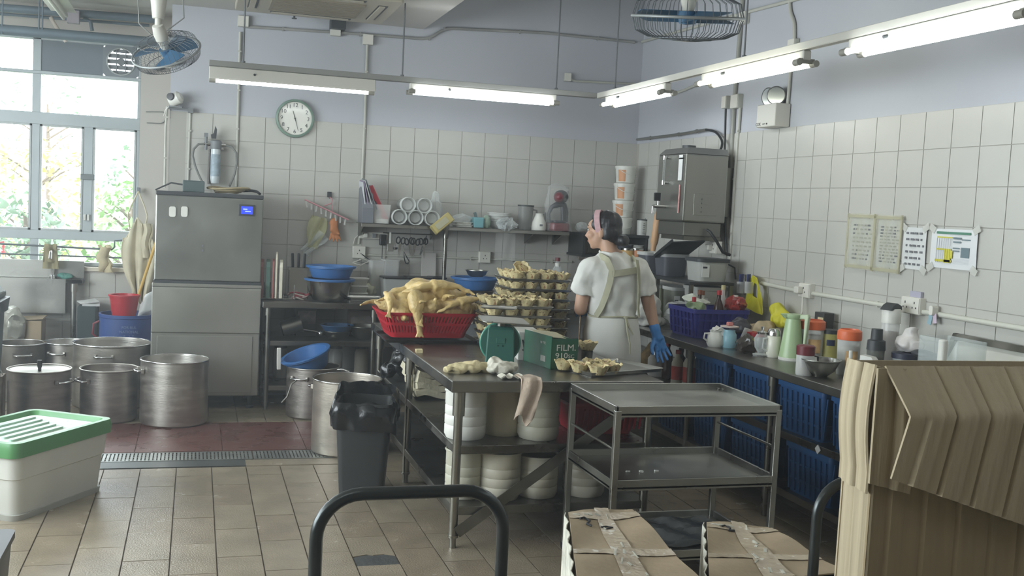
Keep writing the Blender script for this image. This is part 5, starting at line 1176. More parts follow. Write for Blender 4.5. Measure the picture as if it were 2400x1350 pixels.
t = T('glass_jar', 'large glass jar under the side counter near the gloved hand', 'jar', (RX0 + .1, 6.6, .501)); MB().lathe([(0, 0), (.05, 0), (.055, .02), (.055, .12), (.04, .14), (.04, .16)], 20).o('body', CLEARB, t, smooth=40); MB().lathe([(0, .175), (.045, .175), (.045, .15)], 20).o('lid', CHROME, t, smooth=40)

def rg_(px, py): return G(px, py, ZC)
def rx_(px, x, py=800): p = RT(px, py, x); return Vector((x, p.y, ZC))
# purple-blue crate with bottles
pc_ = Vector((3.3, 6.33, ZC)); PUR = mat('crate_purple', S(48, 52, 138), .45, 0, .08, 6)
crate('bottle_crate', 'violet-blue crate full of bottles on the side counter', pc_, .42, .38, .19, PUR, rz=R(2))
RDL = mat('red_label2', S(170, 40, 44), .45)
for k, (dx, dy, h, r, m, c, l, lb) in enumerate(((-.15, -.08, .22, .03, CLEARB, CAPR, None, 'clear bottle with a red cap at the left of the violet crate'), (-.06, .02, .26, .032, SAUCE, mat('cap_brown', S(120, 70, 48), .5), LABR, 'dark soy bottle lying among wrappers in the violet crate'), (.02, -.1, .27, .034, SAUCE, CAPR, LABY, 'dark bottle with a yellow label in the violet crate'), (.09, -.02, .3, .03, CLEARB, mat('cap_cream', S(206, 196, 150), .5), LABR, 'tall clear bottle with a cream cap in the violet crate'), (.14, -.1, .24, .04, mat('ketchup', S(150, 30, 28), .3), CAPW, LABR, 'red ketchup bottle at the right of the violet crate'), (-.0, .1, .25, .033, CLEARB, mat('cap_brown', S(120, 70, 48)), None, 'clear bottle at the back of the violet crate'), (.14, .08, .26, .035, SAUCE, CAPR, LABR, 'dark bottle with a red cap at the back of the violet crate'))):
    bottle('bottle', lb, (pc_.x + dx, pc_.y + dy, ZC + .012), h, r, m, c, .03, .35, 'bottles in the violet crate', l)
plastic('white wrapper lying over the bottles in the violet crate', (pc_.x - .08, pc_.y + .03, ZC + .235), (.1, .09, .02), 11, mat('wrapper_white', S(214, 218, 206), .5), rot=(.2, .1, .3), name='wrapper', cat='wrapper', sc=12, amp=.9)
plastic('green and white crumpled wrapper at the left of the violet crate', (pc_.x - .13, pc_.y - .06, ZC + .2), (.06, .06, .03), 12, mat('wrapper_green', S(140, 160, 120), .5, 0, .4, 14), name='wrapper', cat='wrapper', sc=18, amp=.8)
plastic('red crumpled packet at the right of the violet crate', (pc_.x + .15, pc_.y - .1, ZC + .22), (.07, .06, .05), 13, film('red_film', S(170, 60, 56), .6), name='packet', cat='packet', sc=18, amp=.6)
# white carrier bag left of the crate
p = G(1530, 770, ZC); bgm = mat('carrier_white', S(222, 222, 216), .45, 0, .05, 8, .3, 20)
def bagf(c): return c + noise.noise_vector(c * 11) * .03 + noise.noise_vector(c * 30) * .01
o = organic(MB().ell((0, 0, .12), (.105, .1, .125)).ell((-.06, 0, .18), (.06, .07, .07)).ell((.03, 0, .02), (.12, .1, .03)).cap((.05, 0, .2), (.03, 0, .3), .03, .012).cap((.03, 0, .3), (.0, 0, .27), .012, .01), 'carrier_bag', bgm, voxel=.012, smooth=3, loc=(3.09, 6.86, ZC), disp=bagf)
tag(o, 'full white carrier bag on the side counter behind the cook', 'bag')
plastic('clear bag of white food between carrier bag and violet crate', (3.3, 6.78, ZC + .1), (.09, .08, .1), 15, CLEARB)
# yellow carrier bag, noodle bag
YB = mat('bag_yellow', S(212, 206, 48), .45, 0, .08, 10, .2, 20)
yb_ = T('carrier_bag', 'empty yellow carrier bag with handles hanging at the right wall', 'bag', RT(1768, 660, RX - .06))
m = MB(); outer = [(-.09, -.19), (.10, -.21), (.085, -.1), (.06, -.03), (.03, .03), (-.03, .04), (-.055, .0), (-.075, -.1)]
inner = [(-.03, -.1), (.03, -.11), (.035, -.06), (.015, -.015), (-.02, -.01), (-.035, -.05)]
# ring sheet with a handle opening
def rs_(poly, n):
    L = [Vector((a, b)) for a, b in poly]; per = [(L[i] - L[(i + 1) % len(L)]).length for i in range(len(L))]; tot = sum(per); out = []
    for k in range(n):
        s_ = tot * k / n; i = 0
        while s_ > per[i]: s_ -= per[i]; i += 1
        out.append(L[i].lerp(L[(i + 1) % len(L)], s_ / per[i]))
    return out
A_, B_ = rs_(outer, 40), rs_(inner, 40)
b0 = min(range(40), key=lambda i: (B_[i] - A_[0]).length); B_ = B_[b0:] + B_[:b0]
vs = [(.02 * math.sin(22 * a.x), a.x * 1.7, a.y) for a in A_] + [(.02 * math.sin(22 * a.x) - .012, a.x * 1.7, a.y) for a in B_]
m.add(vs, [(i, (i + 1) % 40, 40 + (i + 1) % 40, 40 + i) for i in range(40)]); m.xf(Matrix.Rotation(R(180), 4, 'Z')); m.o('film', YB, yb_, sol=.004)
nb_ = organic(MB().ell((0, 0, .06), (.1, .13, .06)).ell((0, -.05, .1), (.07, .07, .05)), 'food_bag', mat('noodle_bag', S(196, 176, 142), .35, 0, .3, 10, .4, 26, spots=(6, .62, S(170, 60, 48))), voxel=.011, loc=(3.5, 5.98, ZC), disp=lambda c: c + noise.noise_vector(c * 20) * .02)
tag(nb_, 'printed bag of noodles leaning between violet crate and vacuum jug', 'bag')
o = organic(MB().ell((0, 0, .05), (.07, .12, .05)).ell((0, .04, .1), (.05, .06, .05)), 'carrier_bag', YB, voxel=.011, loc=(3.6, 5.9, ZC + .11), disp=lambda c: c + noise.noise_vector(c * 18) * .025)
tag(o, 'crumpled yellow bag on top of the noodle bag', 'bag')
o = organic(MB().ell((0, 0, .05), (.07, .09, .05)), 'dark_packet', mat('dark_packet', S(58, 56, 64), .4, 0, .4, 14), voxel=.011, loc=(3.38, 6.04, ZC + .05), disp=lambda c: c + noise.noise_vector(c * 20) * .02)
tag(o, 'dark crumpled packet at the corner of the violet crate', 'packet')
# pens in a holder at the wall
for k, (px, n) in enumerate(((1738, 4), (1757, 3))):
    p = RT(px, 660, RX - .05); t = T('pen_holder', ['clear holder with blue pens, left one on the wall', 'clear holder with blue pens behind the yellow bag'][k], 'pen holder', p, group='pen holders on the wall')
    MB().lathe([(0, -.08), (.03, -.08), (.033, .0)], 14).o('cup', CLEARB, t, smooth=40)
    for i in range(n): MB().cyl((.01 * (i - 1.5), .012 * (i % 2), -.07), (.016 * (i - 1.5), .014 * (i - 1), .05), .006, n=8).o('pen', mat('pen_blue', S(58, 66, 120), .4), t)
# teapot with cup and pink lid, foil pouch etc.
p = rg_(1676, 812); tp_ = T('condiment_pot', 'white floral pot with a folded cloth beside the violet crate', 'pot', p)
MB().lathe([(0, 0), (.045, 0), (.055, .02), (.05, .07), (.035, .09), (.04, .1), (0, .1)], 24).o('body', WHITEP, tp_, smooth=50)
MB().tube([(-.045, 0, .08), (-.075, 0, .08), (-.08, 0, .05), (-.05, 0, .03)], .006, 8).o('handle', WHITEP, tp_, smooth=60)
MB().ell((.01, -.01, .09), (.045, .04, .04)).jit(.03, 24, 2).o('tissue', mat('tissue', S(228, 226, 220), .8), tp_, smooth=30)
p = rg_(1700, 814); cj = T('sugar_jar', 'light blue jar with a pink tray-like lid on the side counter', 'jar', p + Vector((.02, .0, 0)))
MB().lathe([(0, 0), (.042, 0), (.046, .02), (.046, .08), (.036, .095), (.036, .11), (0, .11)], 24).o('body', mat('pale_blue', S(150, 196, 210), .35), cj, smooth=50)
MB().lathe([(0, .125), (.055, .125), (.056, .132), (0, .134)], 24).o('saucer', mat('saucer', S(222, 206, 198), .5), cj, smooth=40); MB().bc((0, 0, .145), (.035, .03, .022)).o('lid_knob', mat('knob_pink', S(206, 130, 124), .5), cj, bevel=.005)
p = rg_(1738, 826); o = MB().ell((0, 0, .05), (.06, .07, .05), nu=26, nv=18).jit(.03, 20, 5).jit(.012, 50, 2); tag(o.o('tea_bag_pouch', film('dark_film', S(70, 64, 58), .75), loc=p + Vector((.04, .02, 0)), smooth=25), 'clear pouch of dark tea leaves on the counter edge', 'pouch')
p = RT(1742, 790, 3.3); t = T('drinking_glass', 'upside-down tumbler leaning beside the violet crate', 'glass', (3.3, p.y, ZC), rot=(R(5), R(15), 0)); MB().lathe([(.034, 0), (.026, .11), (0, .11)], 20).o('wall', CLEARB, t, smooth=40)
t = T('red_tin', 'low red-lidded tub behind the tea pouch', 'tub', RT(1765, 800, 3.36) * 1); t.location = (3.36, RT(1770, 800, 3.36).y, ZC); MB().lathe([(0, 0), (.05, 0), (.052, .07), (0, .07)], 22).o('body', CLEARB, t, smooth=40); MB().lathe([(.055, .065), (.055, .09), (0, .092)], 22).o('lid', CAPR, t, smooth=40)
p = rg_(1786, 836); gp = T('glass_pot', 'small glass infuser pot with a metal knob', 'pot', p + Vector((.01, .03, 0))); MB().lathe([(0, 0), (.045, 0), (.05, .01), (.02, .02), (.04, .05), (.046, .1), (.03, .13)], 22).o('body', CLEAR, gp, smooth=50); MB().lathe([(.032, .13), (.034, .14), (.006, .148), (.01, .17), (0, .175)], 16).o('lid', CHROME, gp, smooth=50)
p = rg_(1815, 838); sj = T('sugar_dispenser', 'white sugar dispenser with a chrome top and handle', 'dispenser', p + Vector((0, .02, 0)))
MB().lathe([(0, 0), (.036, 0), (.04, .01), (.04, .12), (.036, .125)], 24).o('body', mat('sugar_white', S(222, 220, 204), .35), sj, smooth=40); MB().lathe([(.038, .125), (.038, .15), (.03, .165), (0, .168)], 22).o('top', CHROME, sj, smooth=50); MB().tube([(-.038, 0, .11), (-.066, 0, .105), (-.068, 0, .05), (-.04, 0, .035)], .006, 8).o('handle', CLEARB, sj, smooth=60)
# green vacuum jug
p = rg_(1853, 846); vj = T('vacuum_jug', 'pale green vacuum jug with a white cord on the side counter', 'jug', p + Vector((.03, .05, 0)), R(-10)); VG = mat('jug_green', S(172, 196, 152), .35)
MB().lathe([(0, 0), (.068, 0), (.07, .012), (.066, .03), (.058, .1), (.046, .2), (.042, .235), (.05, .245), (.05, .262), (0, .268)], 28).o('body', VG, vj, smooth=40)
MB().lathe([(.071, 0), (.072, .014), (.066, .018)], 28).o('base_ring', WHITEP, vj, smooth=40)
MB().prism([(.0, .255), (.095, .27), (.1, .255), (.085, .05), (.075, .05), (.075, .24), (0, .235)], -.014, .014, 'y').rot(0, 0, R(-50)).o('handle', mat('jug_green2', S(190, 206, 172), .4), vj, bevel=.005)
MB().prism([(-.05, .235), (-.075, .262), (-.03, .265)], -.02, .02, 'y').o('spout', VG, vj, bevel=.005)
c = [RT(1881, 692, RX - .05), RT(1880, 730, RX - .06), RT(1872, 760, RX - .1), rx_(1862, 3.45) + Vector((0, 0, .12))]; t = T('kettle_cord', 'white cord hanging from the wall plug towards the green jug', 'cord', c[0]); MB().tube([q - c[0] for q in c], .005, 6).o('cable', SOCK, t, smooth=60)
# jars with orange lids
def orange_jar(label, loc, h=.22, r=.06):
    t = T('storage_jar', label, 'jar', loc, group='jars with orange lids'); MB().lathe([(0, 0), (r * .88, 0), (r * .9, .01), (r, h), (r * .95, h)], 26).o('body', CLEARB, t, smooth=40)
    MB().lathe([(0, .006), (r * .8, .006), (r * .86, h * .75), (0, h * .75)], 22).o('contents', mat('jar_white', S(196, 190, 176), .7, 0, .15, 12), t, smooth=40)
    MB().lathe([(r * 1.04, h - .015), (r * 1.06, h - .005), (r * 1.04, h + .03), (r * .8, h + .04), (r * .78, h + .03), (0, h + .03)], 26).o('lid', mat('lid_orange', S(222, 112, 70), .4), t, smooth=40)
    MB().sheet(8, 4, lambda u, v: (r * 1.0 * math.cos(-2.4 + 1.1 * u), r * 1.0 * math.sin(-2.4 + 1.1 * u), h * (.25 + .4 * v)), .001).o('label_sheet', mat('jar_label', S(206, 170, 120), .6, 0, .3, 20), t); return t
orange_jar('large jar with an orange lid beside the green vacuum jug', (3.4, RT(1900, 830, 3.4).y, ZC), .195, .068)
orange_jar('jar with an orange lid, second, behind the steel bowl', (3.3, RT(1988, 830, 3.3).y, ZC), .2, .06)
p = rg_(1890, 884); t = T('storage_jar', 'clear screw jar with a dark red lid behind the steel bowl', 'jar', p + Vector((.03, .07, 0))); MB().lathe([(0, 0), (.042, 0), (.045, .01), (.045, .11), (.042, .115)], 24).o('body', CLEARB, t, smooth=40); MB().lathe([(0, .005), (.038, .005), (.04, .06), (0, .06)], 20).o('contents', mat('spice', S(150, 140, 128), .8, 0, .2, 20), t); MB().lathe([(.047, .105), (.048, .15), (.04, .156), (0, .156)], 24).o('lid', mat('lid_maroon', S(108, 44, 50), .4), t, smooth=40)
MB().tube([(.046, 0, .1), (.075, 0, .095), (.078, 0, .03), (.05, 0, .02)], .005, 8).o('handle', BLACKP, t, smooth=60)
bowl('steel_bowl', 'shiny steel mixing bowl on the edge of the side counter', rg_(1916, 884) + Vector((.035, .04, 0)), .1, .085, STEEL, foot=.45)
for k, (px, x, h, r, c, lb) in enumerate(((1945, 3.5, .17, .052, LABY, 'yellow-labelled tin between the two orange-lidded jars'), )):
    t = T('food_tin', lb, 'tin', (x, RT(px, 800, x).y, ZC)); MB().lathe([(0, 0), (r, 0), (r, h), (0, h)], 24).o('body', mat('tin_label', S(170, 164, 96), .5, 0, .15, 14), t, smooth=40); MB().lathe([(r * 1.02, h - .01), (r * 1.02, h + .012), (0, h + .014)], 24).o('lid', DGREY, t, smooth=40); MB().sheet(8, 3, lambda u, v: ((r + .001) * math.cos(-2.5 + .9 * u), (r + .001) * math.sin(-2.5 + .9 * u), h * (.55 + .2 * v)), .001).o('brand_panel', mat('tin_blue', S(38, 46, 70), .5), t)
t = T('tea_carton', 'small dark carton with a pale picture standing at the right wall', 'carton', (RX - .08, RT(1930, 770, RX - .08).y, ZC)); zc_ = RT(1930, 732, RX - .08).z - ZC
MB().bc((0, 0, zc_ - .055), (.07, .1, .11)).o('body', mat('carton_dark', S(60, 62, 60), .5), t, bevel=.003); MB().bc((-.037, -.018, zc_ - .065), (.003, .055, .075)).o('picture', mat('carton_pic', S(206, 190, 150), .6, 0, .3, 30), t); MB().bc((0, 0, (zc_ - .11) / 2), (.09, .12, zc_ - .11)).o('stand', CLEARB, t)
t = T('white_tray_holder', 'white angular plastic holder beside the second orange jar', 'holder', (3.22, RT(2020, 850, 3.22).y, ZC)); MB().prism([(0, 0), (.12, 0), (.12, .06), (.06, .135), (0, .14)], -.03, .03, 'y').rot(0, 0, R(-60)).o('body', WHITEP, t, bevel=.004); MB().cyl((-.02, .07, 0), (-.02, .07, .15), .009, n=10).o('post', WHITEP, t)
# blender jar (grey) and brown jar
p = Vector((3.32, RT(2052, 830, 3.32).y, ZC)); t = T('blender_cup', 'grey blender cup with a stepped lid on the side counter', 'blender', p); hh = RT(2052, 770, 3.32).z - ZC
MB().lathe([(0, 0), (.04, 0), (.044, hh * .62), (.04, hh * .62)], 24).o('cup', film('grey_film', S(110, 112, 108), .85), t, smooth=40); MB().lathe([(.047, hh * .6), (.044, hh * .78), (.03, hh * .8), (.028, hh), (0, hh)], 24).o('lid', DGREY, t, smooth=30)
p = Vector((3.55, RT(2082, 830, 3.55).y, ZC)); t = T('tea_jar', 'tall jar of brown tea with a smoky flip lid by the wall', 'jar', p); hh = RT(2082, 708, 3.55).z - ZC
MB().lathe([(0, 0), (.042, 0), (.046, .01), (.046, hh * .72), (.044, hh * .74)], 24).o('body', CLEARB, t, smooth=40); MB().lathe([(0, .006), (.04, .006), (.04, hh * .6), (0, hh * .6)], 20).o('contents', mat('tea_brown', S(112, 84, 56), .8, 0, .3, 16), t, smooth=40); MB().lathe([(.05, hh * .72), (.05, hh * .9), (.046, hh * .92), (0, hh * .93)], 24).o('collar', WHITEP, t, smooth=40); MB().prism([(-.06, hh * .9), (.045, hh * .9), (.04, hh * .96), (0, hh), (-.03, hh * .97)], -.035, .035, 'y').rot(0, 0, R(20)).o('flip_lid', DGREY, t, bevel=.004)
for k, (px, x, h, r) in enumerate(((2060, 3.52, .15, .06), (2125, 3.45, .14, .07), (2172, 3.55, .14, .075))):
    t = T('food_tub', ['tub with a navy lid behind the blender cup', 'yellow-labelled tub with a navy lid under the printed bag', 'grey tub with a navy lid beside the printed bag'][k], 'tub', (x, RT(px, 830, x).y, ZC), group='tubs with navy lids'); MB().lathe([(0, 0), (r * .88, 0), (r, h), (0, h)], 26).o('body', mat('tub_grey', S(160, 166, 164), .45), t, smooth=40); MB().lathe([(r * 1.04, h - .012), (r * 1.05, h + .014), (r * .9, h + .018), (0, h + .018)], 26).o('lid', mat('lid_navy', S(42, 46, 62), .45), t, smooth=40)
    if k < 2:
        g = MB().sheet(10, 3, lambda u, v: ((r * (.9 + .1 * (.2 + .6 * v)) + .002) * math.cos(-3.3 + 1.6 * u), (r * (.9 + .1 * (.2 + .6 * v)) + .002) * math.sin(-3.3 + 1.6 * u), h * (.15 + .65 * v)), .001).o('label_sheet', LABY, t)
        MB().sheet(6, 2, lambda u, v: ((r * 1.0 + .003) * math.cos(-2.9 + .8 * u), (r * 1.0 + .003) * math.sin(-2.9 + .8 * u), h * (.42 + .2 * v)), .001).o('brand_panel', mat('tin_blue', S(38, 46, 70)), g)
o = organic(MB().ell((0, 0, .045), (.07, .09, .045)).cap((0, .0, .06), (.0, -.03, .12), .05, .02), 'bread_bag', mat('printed_bag', S(214, 210, 206), .4, 0, .12, 12, .3, 24, spots=(16, .66, S(120, 160, 140))), voxel=.01, loc=(3.47, RT(2130, 800, 3.47).y, ZC + .158), disp=lambda c: c + noise.noise_vector(c * 22) * .018)
tag(o, 'white printed plastic bag of bread on the tubs', 'bag')
tag(MB().ell((0, 0, 0), (.05, .07, .02)).o('black_pouch', mat('pouch_dark', S(52, 54, 60), .5, 0, .1, 8), loc=(3.42, RT(2165, 815, 3.42).y, ZC + .175), smooth=60), 'flat dark pouch lying below the printed bag', 'pouch')
# clear box with white handle, cables, leaning frame
t = T('clear_box', 'clear acrylic box with odds and ends near the leaning frame', 'box', (3.36, RT(2230, 830, 3.36).y, ZC)); hh = RT(2230, 793, 3.36).z - ZC
for a, b_, c in (((-.08, -.075), (-.13, .13), 1), ((.075, .08), (-.13, .13), 1), ((-.08, .08), (-.13, -.125), 1), ((-.08, .08), (.125, .13), 1)): MB().box(a[0], a[1], b_[0], b_[1], 0, hh).o('panel', GLASS, t)
MB().ell((0, .0, .04), (.05, .08, .04)).jit(.02, 30, 4).o('contents', mat('odds', S(150, 110, 100), .7, 0, .4, 24), t, smooth=30)
t = T('white_handset', 'white rounded handle standing beside the clear box', 'handle', (3.24, RT(2207, 850, 3.24).y, ZC)); hh = RT(2207, 795, 3.24).z - ZC; MB().prism(rrect(.035, .04, .014), 0, hh).o('grip', WHITEP, t, bevel=.008); MB().prism(rrect(.06, .06, .014), 0, .03).o('foot', WHITEP, t, bevel=.008)
fl = T('leaning_frame', 'grey framed tray leaning against the right wall at the picture edge', 'frame', (RX - .2, 4.05, ZC), 0); fa = .33; fz = RT(2240, 785, 3.6).z - ZC
for y0, y1, z0, z1 in ((-.55, .33, fz - .03, fz), (-.55, .33, 0, .03), (.3, .33, 0, fz), (-.55, -.52, 0, fz)):
    vs = []; 
    for (y, z) in ((y0, z0), (y1, z0), (y1, z1), (y0, z1)): vs.append((.03 + .13 * z / fz, y, z))
    m = MB().add([tuple(Vector(v) + Vector((-.012, 0, 0))) for v in vs] + [tuple(Vector(v) + Vector((.012, 0, 0))) for v in vs], [(3, 2, 1, 0), (4, 5, 6, 7), (0, 1, 5, 4), (1, 2, 6, 5), (2, 3, 7, 6), (3, 0, 4, 7)]); m.o('frame_bar', STEELD, fl)
MB().add([(.035, -.53, .02), (.035, .31, .02), (.165, .31, fz - .02), (.165, -.53, fz - .02)], [(0, 1, 2, 3)]).o('panel', mat('frame_panel', S(206, 206, 196), .5), fl, sol=.006)
MB().ob((-.01, -.1, .12), (.03, .5, .012), (R(-24), 0, R(4))).o('strip', mat('strip_yellow', S(196, 172, 92), .5), fl)
MB().ob((-.03, -.14, .1), (.02, .48, .02), (R(-27), 0, R(4))).o('rod', BLACKP, fl)
t = T('air_freshener', 'small white device with dangling tags on the wall conduit', 'device', RT(2188, 728, RX - .045)); MB().prism(rrect(.05, .03, .012), -.02, .02).rot(0, R(90), 0).o('body', SOCK, t, bevel=.004); MB().ob((0, .02, -.045), (.004, .03, .06), (R(12), 0, 0)).o('tag', mat('tag_blue', S(150, 180, 190), .5), t); MB().ob((0, -.015, -.04), (.004, .025, .05), (R(-10), 0, 0)).o('tag', mat('tag_pink', S(206, 190, 206), .5), t)
tag(MB().bc((0, 0, 0), (.02, .09, .05)).o('wall_bracket', mat('bracket_lilac', S(176, 174, 190), .5), loc=RT(2148, 694, RX - .02), bevel=.003), 'small pale sign holder above the right-wall socket', 'holder')
# pipe foot and cords at the wall
c = [RT(1690, 655, RX - .05), RT(1685, 630, RX - .06), RT(1702, 617, RX - .06), RT(1722, 628, RX - .06), RT(1724, 655, RX - .05)]; t = T('cable_loop', 'black cable loop at the foot of the wall conduits', 'cable', c[0]); MB().tube([q - c[0] for q in c], .006, 7).o('cable', BCABLE, t, smooth=60)

# ================================================================ NOTICES ON THE RIGHT WALL
def notice(label, px0, px1, py0, py1, m, lines=None, extra=None, group='notices taped on the right wall'):
    a, b = RT(px0, py0, RX - .012), RT(px1, py1, RX - .012); yc, zc = (a.y + b.y) / 2, (a.z + b.z) / 2; w, h = abs(a.y - b.y), abs(a.z - b.z)
    t = T('notice', label, 'notice', (RX - .013, yc, zc), group=group)
    MB().sheet(10, 10, lambda u, v: (-.003 - .003 * math.sin(7 * u + 3 * v) * 1, w / 2 - w * u, h / 2 - h * v), .0012).o('sheet', m, t, smooth=60)
    if lines:
        for i in range(lines):
            z = h * .36 - h * .74 * i / max(1, lines - 1); n = random.Random(i + px0); x = w * .36
            while x > -w * .36:
                l = n.uniform(.012, .03); MB().bc((-.0085, x - l / 2, z), (.001, l, h * .22 / lines + .003)).o('print_mark', DINK, t); x -= l + n.uniform(.008, .02)
    if extra: extra(t, w, h)
    return t
SLV = film('yellowed_sleeve', S(212, 210, 190), .16, .15)
def sleeve(t, w, h):
    MB().sheet(14, 14, lambda u, v: (-.012 - .006 * math.sin(13 * u + 5 * v) * math.sin(6 * v), (w / 2 + .02) - (w + .04) * u, (h / 2 + .03) - (h + .06) * v), .001).o('plastic_sleeve', SLV, t, smooth=40)
    for s_ in (-1, 1): MB().box(-.02, -.012, s_ * (w / 2 + .012) - .006, s_ * (w / 2 + .012) + .006, -h / 2 - .03, h / 2 + .03).o('tape', film('old_tape', S(204, 200, 170), .34, .2), t)
    for z in (-h / 2 - .015, h / 2 + .015): MB().box(-.02, -.012, -w / 2 - .02, w / 2 + .02, z - .008, z + .008).o('tape', film('old_tape', S(204, 200, 170), .34), t)
notice('yellowed notice in a creased plastic sleeve, leftmost on the wall', 1998, 2045, 512, 622, mat('notice_blue', S(190, 194, 196), .6), 9, sleeve)
notice('second yellowed notice in a creased plastic sleeve', 2062, 2108, 516, 630, mat('notice_blue', S(190, 194, 196)), 12, sleeve)
def corner_tape(t, w, h):
    for sy in (-1, 1):
        for sz in (-1, 1): MB().ob((-.01, sy * w * .48, sz * h * .5), (.001, .05, .035), (R(30 * sy * sz), 0, 0)).o('tape', film('clear_tape', S(220, 220, 212), .4, .3), t)
notice('handwritten notice sheet between the sleeves and the timetable', 2122, 2168, 532, 634, PAPER, 6, corner_tape)
def table_print(t, w, h):
    cols = {'g': mat('print_green', S(84, 134, 112), .6), 'y': mat('print_yellow', S(206, 200, 70), .6), 'b': mat('print_slate', S(110, 128, 134), .6), 'l': mat('print_line', S(150, 156, 170), .6)}
    def r(u0, u1, v0, v1, c): MB().box(-.0095, -.0085, w / 2 - w * u1, w / 2 - w * u0, h / 2 - h * v1, h / 2 - h * v0).o('print_block', cols[c], t)
    r(.12, .86, .07, .13, 'g')
    for u0, u1, v0, v1 in ((.14, .48, .2, .23), (.14, .46, .5, .54), (.32, .5, .54, .74), (.12, .48, .78, .84), (.32, .46, .74, .86)): r(u0, u1, v0, v1, 'y')
    for u0, u1, v0, v1 in ((.5, .66, .2, .25), (.5, .66, .3, .34), (.68, .86, .24, .27), (.5, .64, .46, .49), (.5, .64, .53, .56), (.68, .86, .45, .7)): r(u0, u1, v0, v1, 'b')
    for k in range(7): r(.14 + .05 * k, .145 + .05 * k, .24, .86, 'l')
    for k in range(5): r(.52, .86, .74 + .03 * k, .743 + .03 * k, 'l')
    corner_tape(t, w, h)
notice('white timetable sheet with green and yellow blocks, rightmost on the wall', 2188, 2288, 535, 636, mat('timetable_paper', S(222, 224, 224), .5), 0, table_print)

# ================================================================ BOILER AND CORNER SHELVES
bo = T('water_boiler', 'stainless water boiler with tap mounted on the right wall', 'water boiler', (3.28, 6.76, 1.47))
BS = mat('boiler_steel', S(150, 150, 144), .32, .95, .1, 3, .03, 40, (1, 1, .3), rvar=.08)
dx_, dy_ = .33, .47
MB().prism([(0, 0), (dx_, 0), (dx_, dy_), (0, dy_)], .1, .58).o('tank', BS, bo, bevel=.012)
loft(MB(), [[(0, 0, .58), (dx_, 0, .58), (dx_, dy_, .58), (0, dy_, .58)], [(.04, .03, .625), (dx_, .03, .625), (dx_, dy_ - .03, .625), (.04, dy_ - .03, .625)]], True, True).o('top_hood', BS, bo)
MB().box(.02, dx_ - .02, .02, dy_ - .02, 0, .1).o('base_box', mat('boiler_base', S(128, 128, 122), .4, .9), bo, bevel=.006)
MB().box(dx_ - .0, RX - 3.28 - .006, .06, dy_ - .06, .15, .5).o('wall_mount', STEELD, bo)
MB().lathe([(.05, .62), (.05, .655), (0, .66)], 18, (.16, .3, 0)).o('cap', DGREY, bo, smooth=40)
MB().bc((-.004, .08, .47), (.004, .06, .16)).o('label_plate', PAPER, bo); MB().bc((-.004, .08, .575 - .02), (.004, .06, .03)).o('label_plate', PAPER, bo)
MB().bc((-.004, .075, .26), (.004, .018, .2)).o('warning_strip', mat('strip_redwhite', S(200, 150, 146), .5, 0, .3, 40), bo)
g_ = MB().cyl((-.03, .3, .38), (-.03, .3, .55), .008, n=10).o('sight_glass', GLASS, bo, smooth=60)
for z in (.375, .555): MB().cyl((0, .3, z), (-.035, .3, z), .009, n=10).cyl((-.03, .3, z - .015), (-.03, .3, z + .015), .013, n=10).o('gauge_fitting', CHROME, bo, smooth=50)
MB().cyl((0, .3, .2), (-.1, .3, .2), .012, n=12).cyl((-.1, .3, .2), (-.1, .3, .15), .01, n=10).cyl((-.06, .3, .2), (-.06, .3, .24), .008, n=8).o('tap', CHROME, bo, smooth=50)
MB().bc((-.07, .3, .27), (.05, .02, .06)).o('tap_lever', BLACKP, bo, bevel=.006)
MB().box(.075, .255, -.004, 0, .15, .3).o('access_panel', BS, bo, bevel=.002)
for i in range(4): MB().box(.135, .2, -.012, -.002, .17 + i * .03, .18 + i * .03).o('vent_louvre', BS, bo)
MB().tube([(.19, -.005, .05), (.2, -.03, .04), (.25, -.05, -.03), (.3, -.05, -.1), (.37, -.03, -.12)], .011, 8).o('power_lead', BCABLE, bo, smooth=60)
MB().box(.04, dx_, .05, dy_ - .04, -.03, 0).o('shelf_bracket', STEELD, bo)
# rack on the counter in the corner, carrying the grey tubs
rk = T('corner_rack', 'dark two-level rack on the counter below the boiler', 'rack', (3.4, 7.15, ZC)); zr_ = 1.165 - ZC
MB().box(-.17, .17, -.66, .62, zr_ - .02, zr_).o('board', mat('rack_dark', S(50, 52, 54), .5, .3, .1, 5), rk, bevel=.003)
for x in (-.15, .15):
    for y in (-.645, -.1, .6): MB().box(x - .012, x + .012, y - .012, y + .012, 0, zr_ - .02).o('post', STEELD, rk)
TG = mat('tub_pale_grey', S(168, 170, 164), .45, 0, .05, 6)
def big_tub(label, loc, r, h, m, lidm, lab=True, group='tubs in the corner rack', rect=True):
    t = T('storage_tub', label, 'tub', loc, group=group)
    loft(MB(), [ringz(rrect(r * 1.7, r * 1.7, r * .35), 0), ringz(rrect(r * 1.95, r * 1.95, r * .4), h)], True, True).o('body', m, t, smooth=30)
    loft(MB(), [ringz(rrect(r * 2.05, r * 2.05, r * .4), h - .016), ringz(rrect(r * 2.08, r * 2.08, r * .4), h + .008)], True, True).o('lid', lidm, t, smooth=30)
    if lab: MB().bc((-r * .55, -r * .93, h * .5), (r * .45, .004, h * .6)).o('label_sheet', PAPER, t); MB().bc((-r * .6, -r * .955, h * .65), (r * .25, .003, h * .08)).o('print_mark', INK, t)
    return t
big_tub('large pale grey tub with a dark lid standing on the rack end', (3.44, 6.66, 1.166), .125, .15, TG, DGREY)
big_tub('large pale grey tub on the counter below the rack end', (3.44, 6.66, ZC), .125, .3, TG, TG)
DKL = film('tub_smoky', S(84, 88, 96), .85, .3)
big_tub('smoky tub of dark sauce on the rack below the sloping tray', (3.38, 7.12, 1.166), .105, .155, DKL, CLEARB, False)
big_tub('smoky tub of dark sauce on the rack, next to the rolling pin', (3.36, 7.42, 1.166), .095, .15, DKL, CLEARB, False)
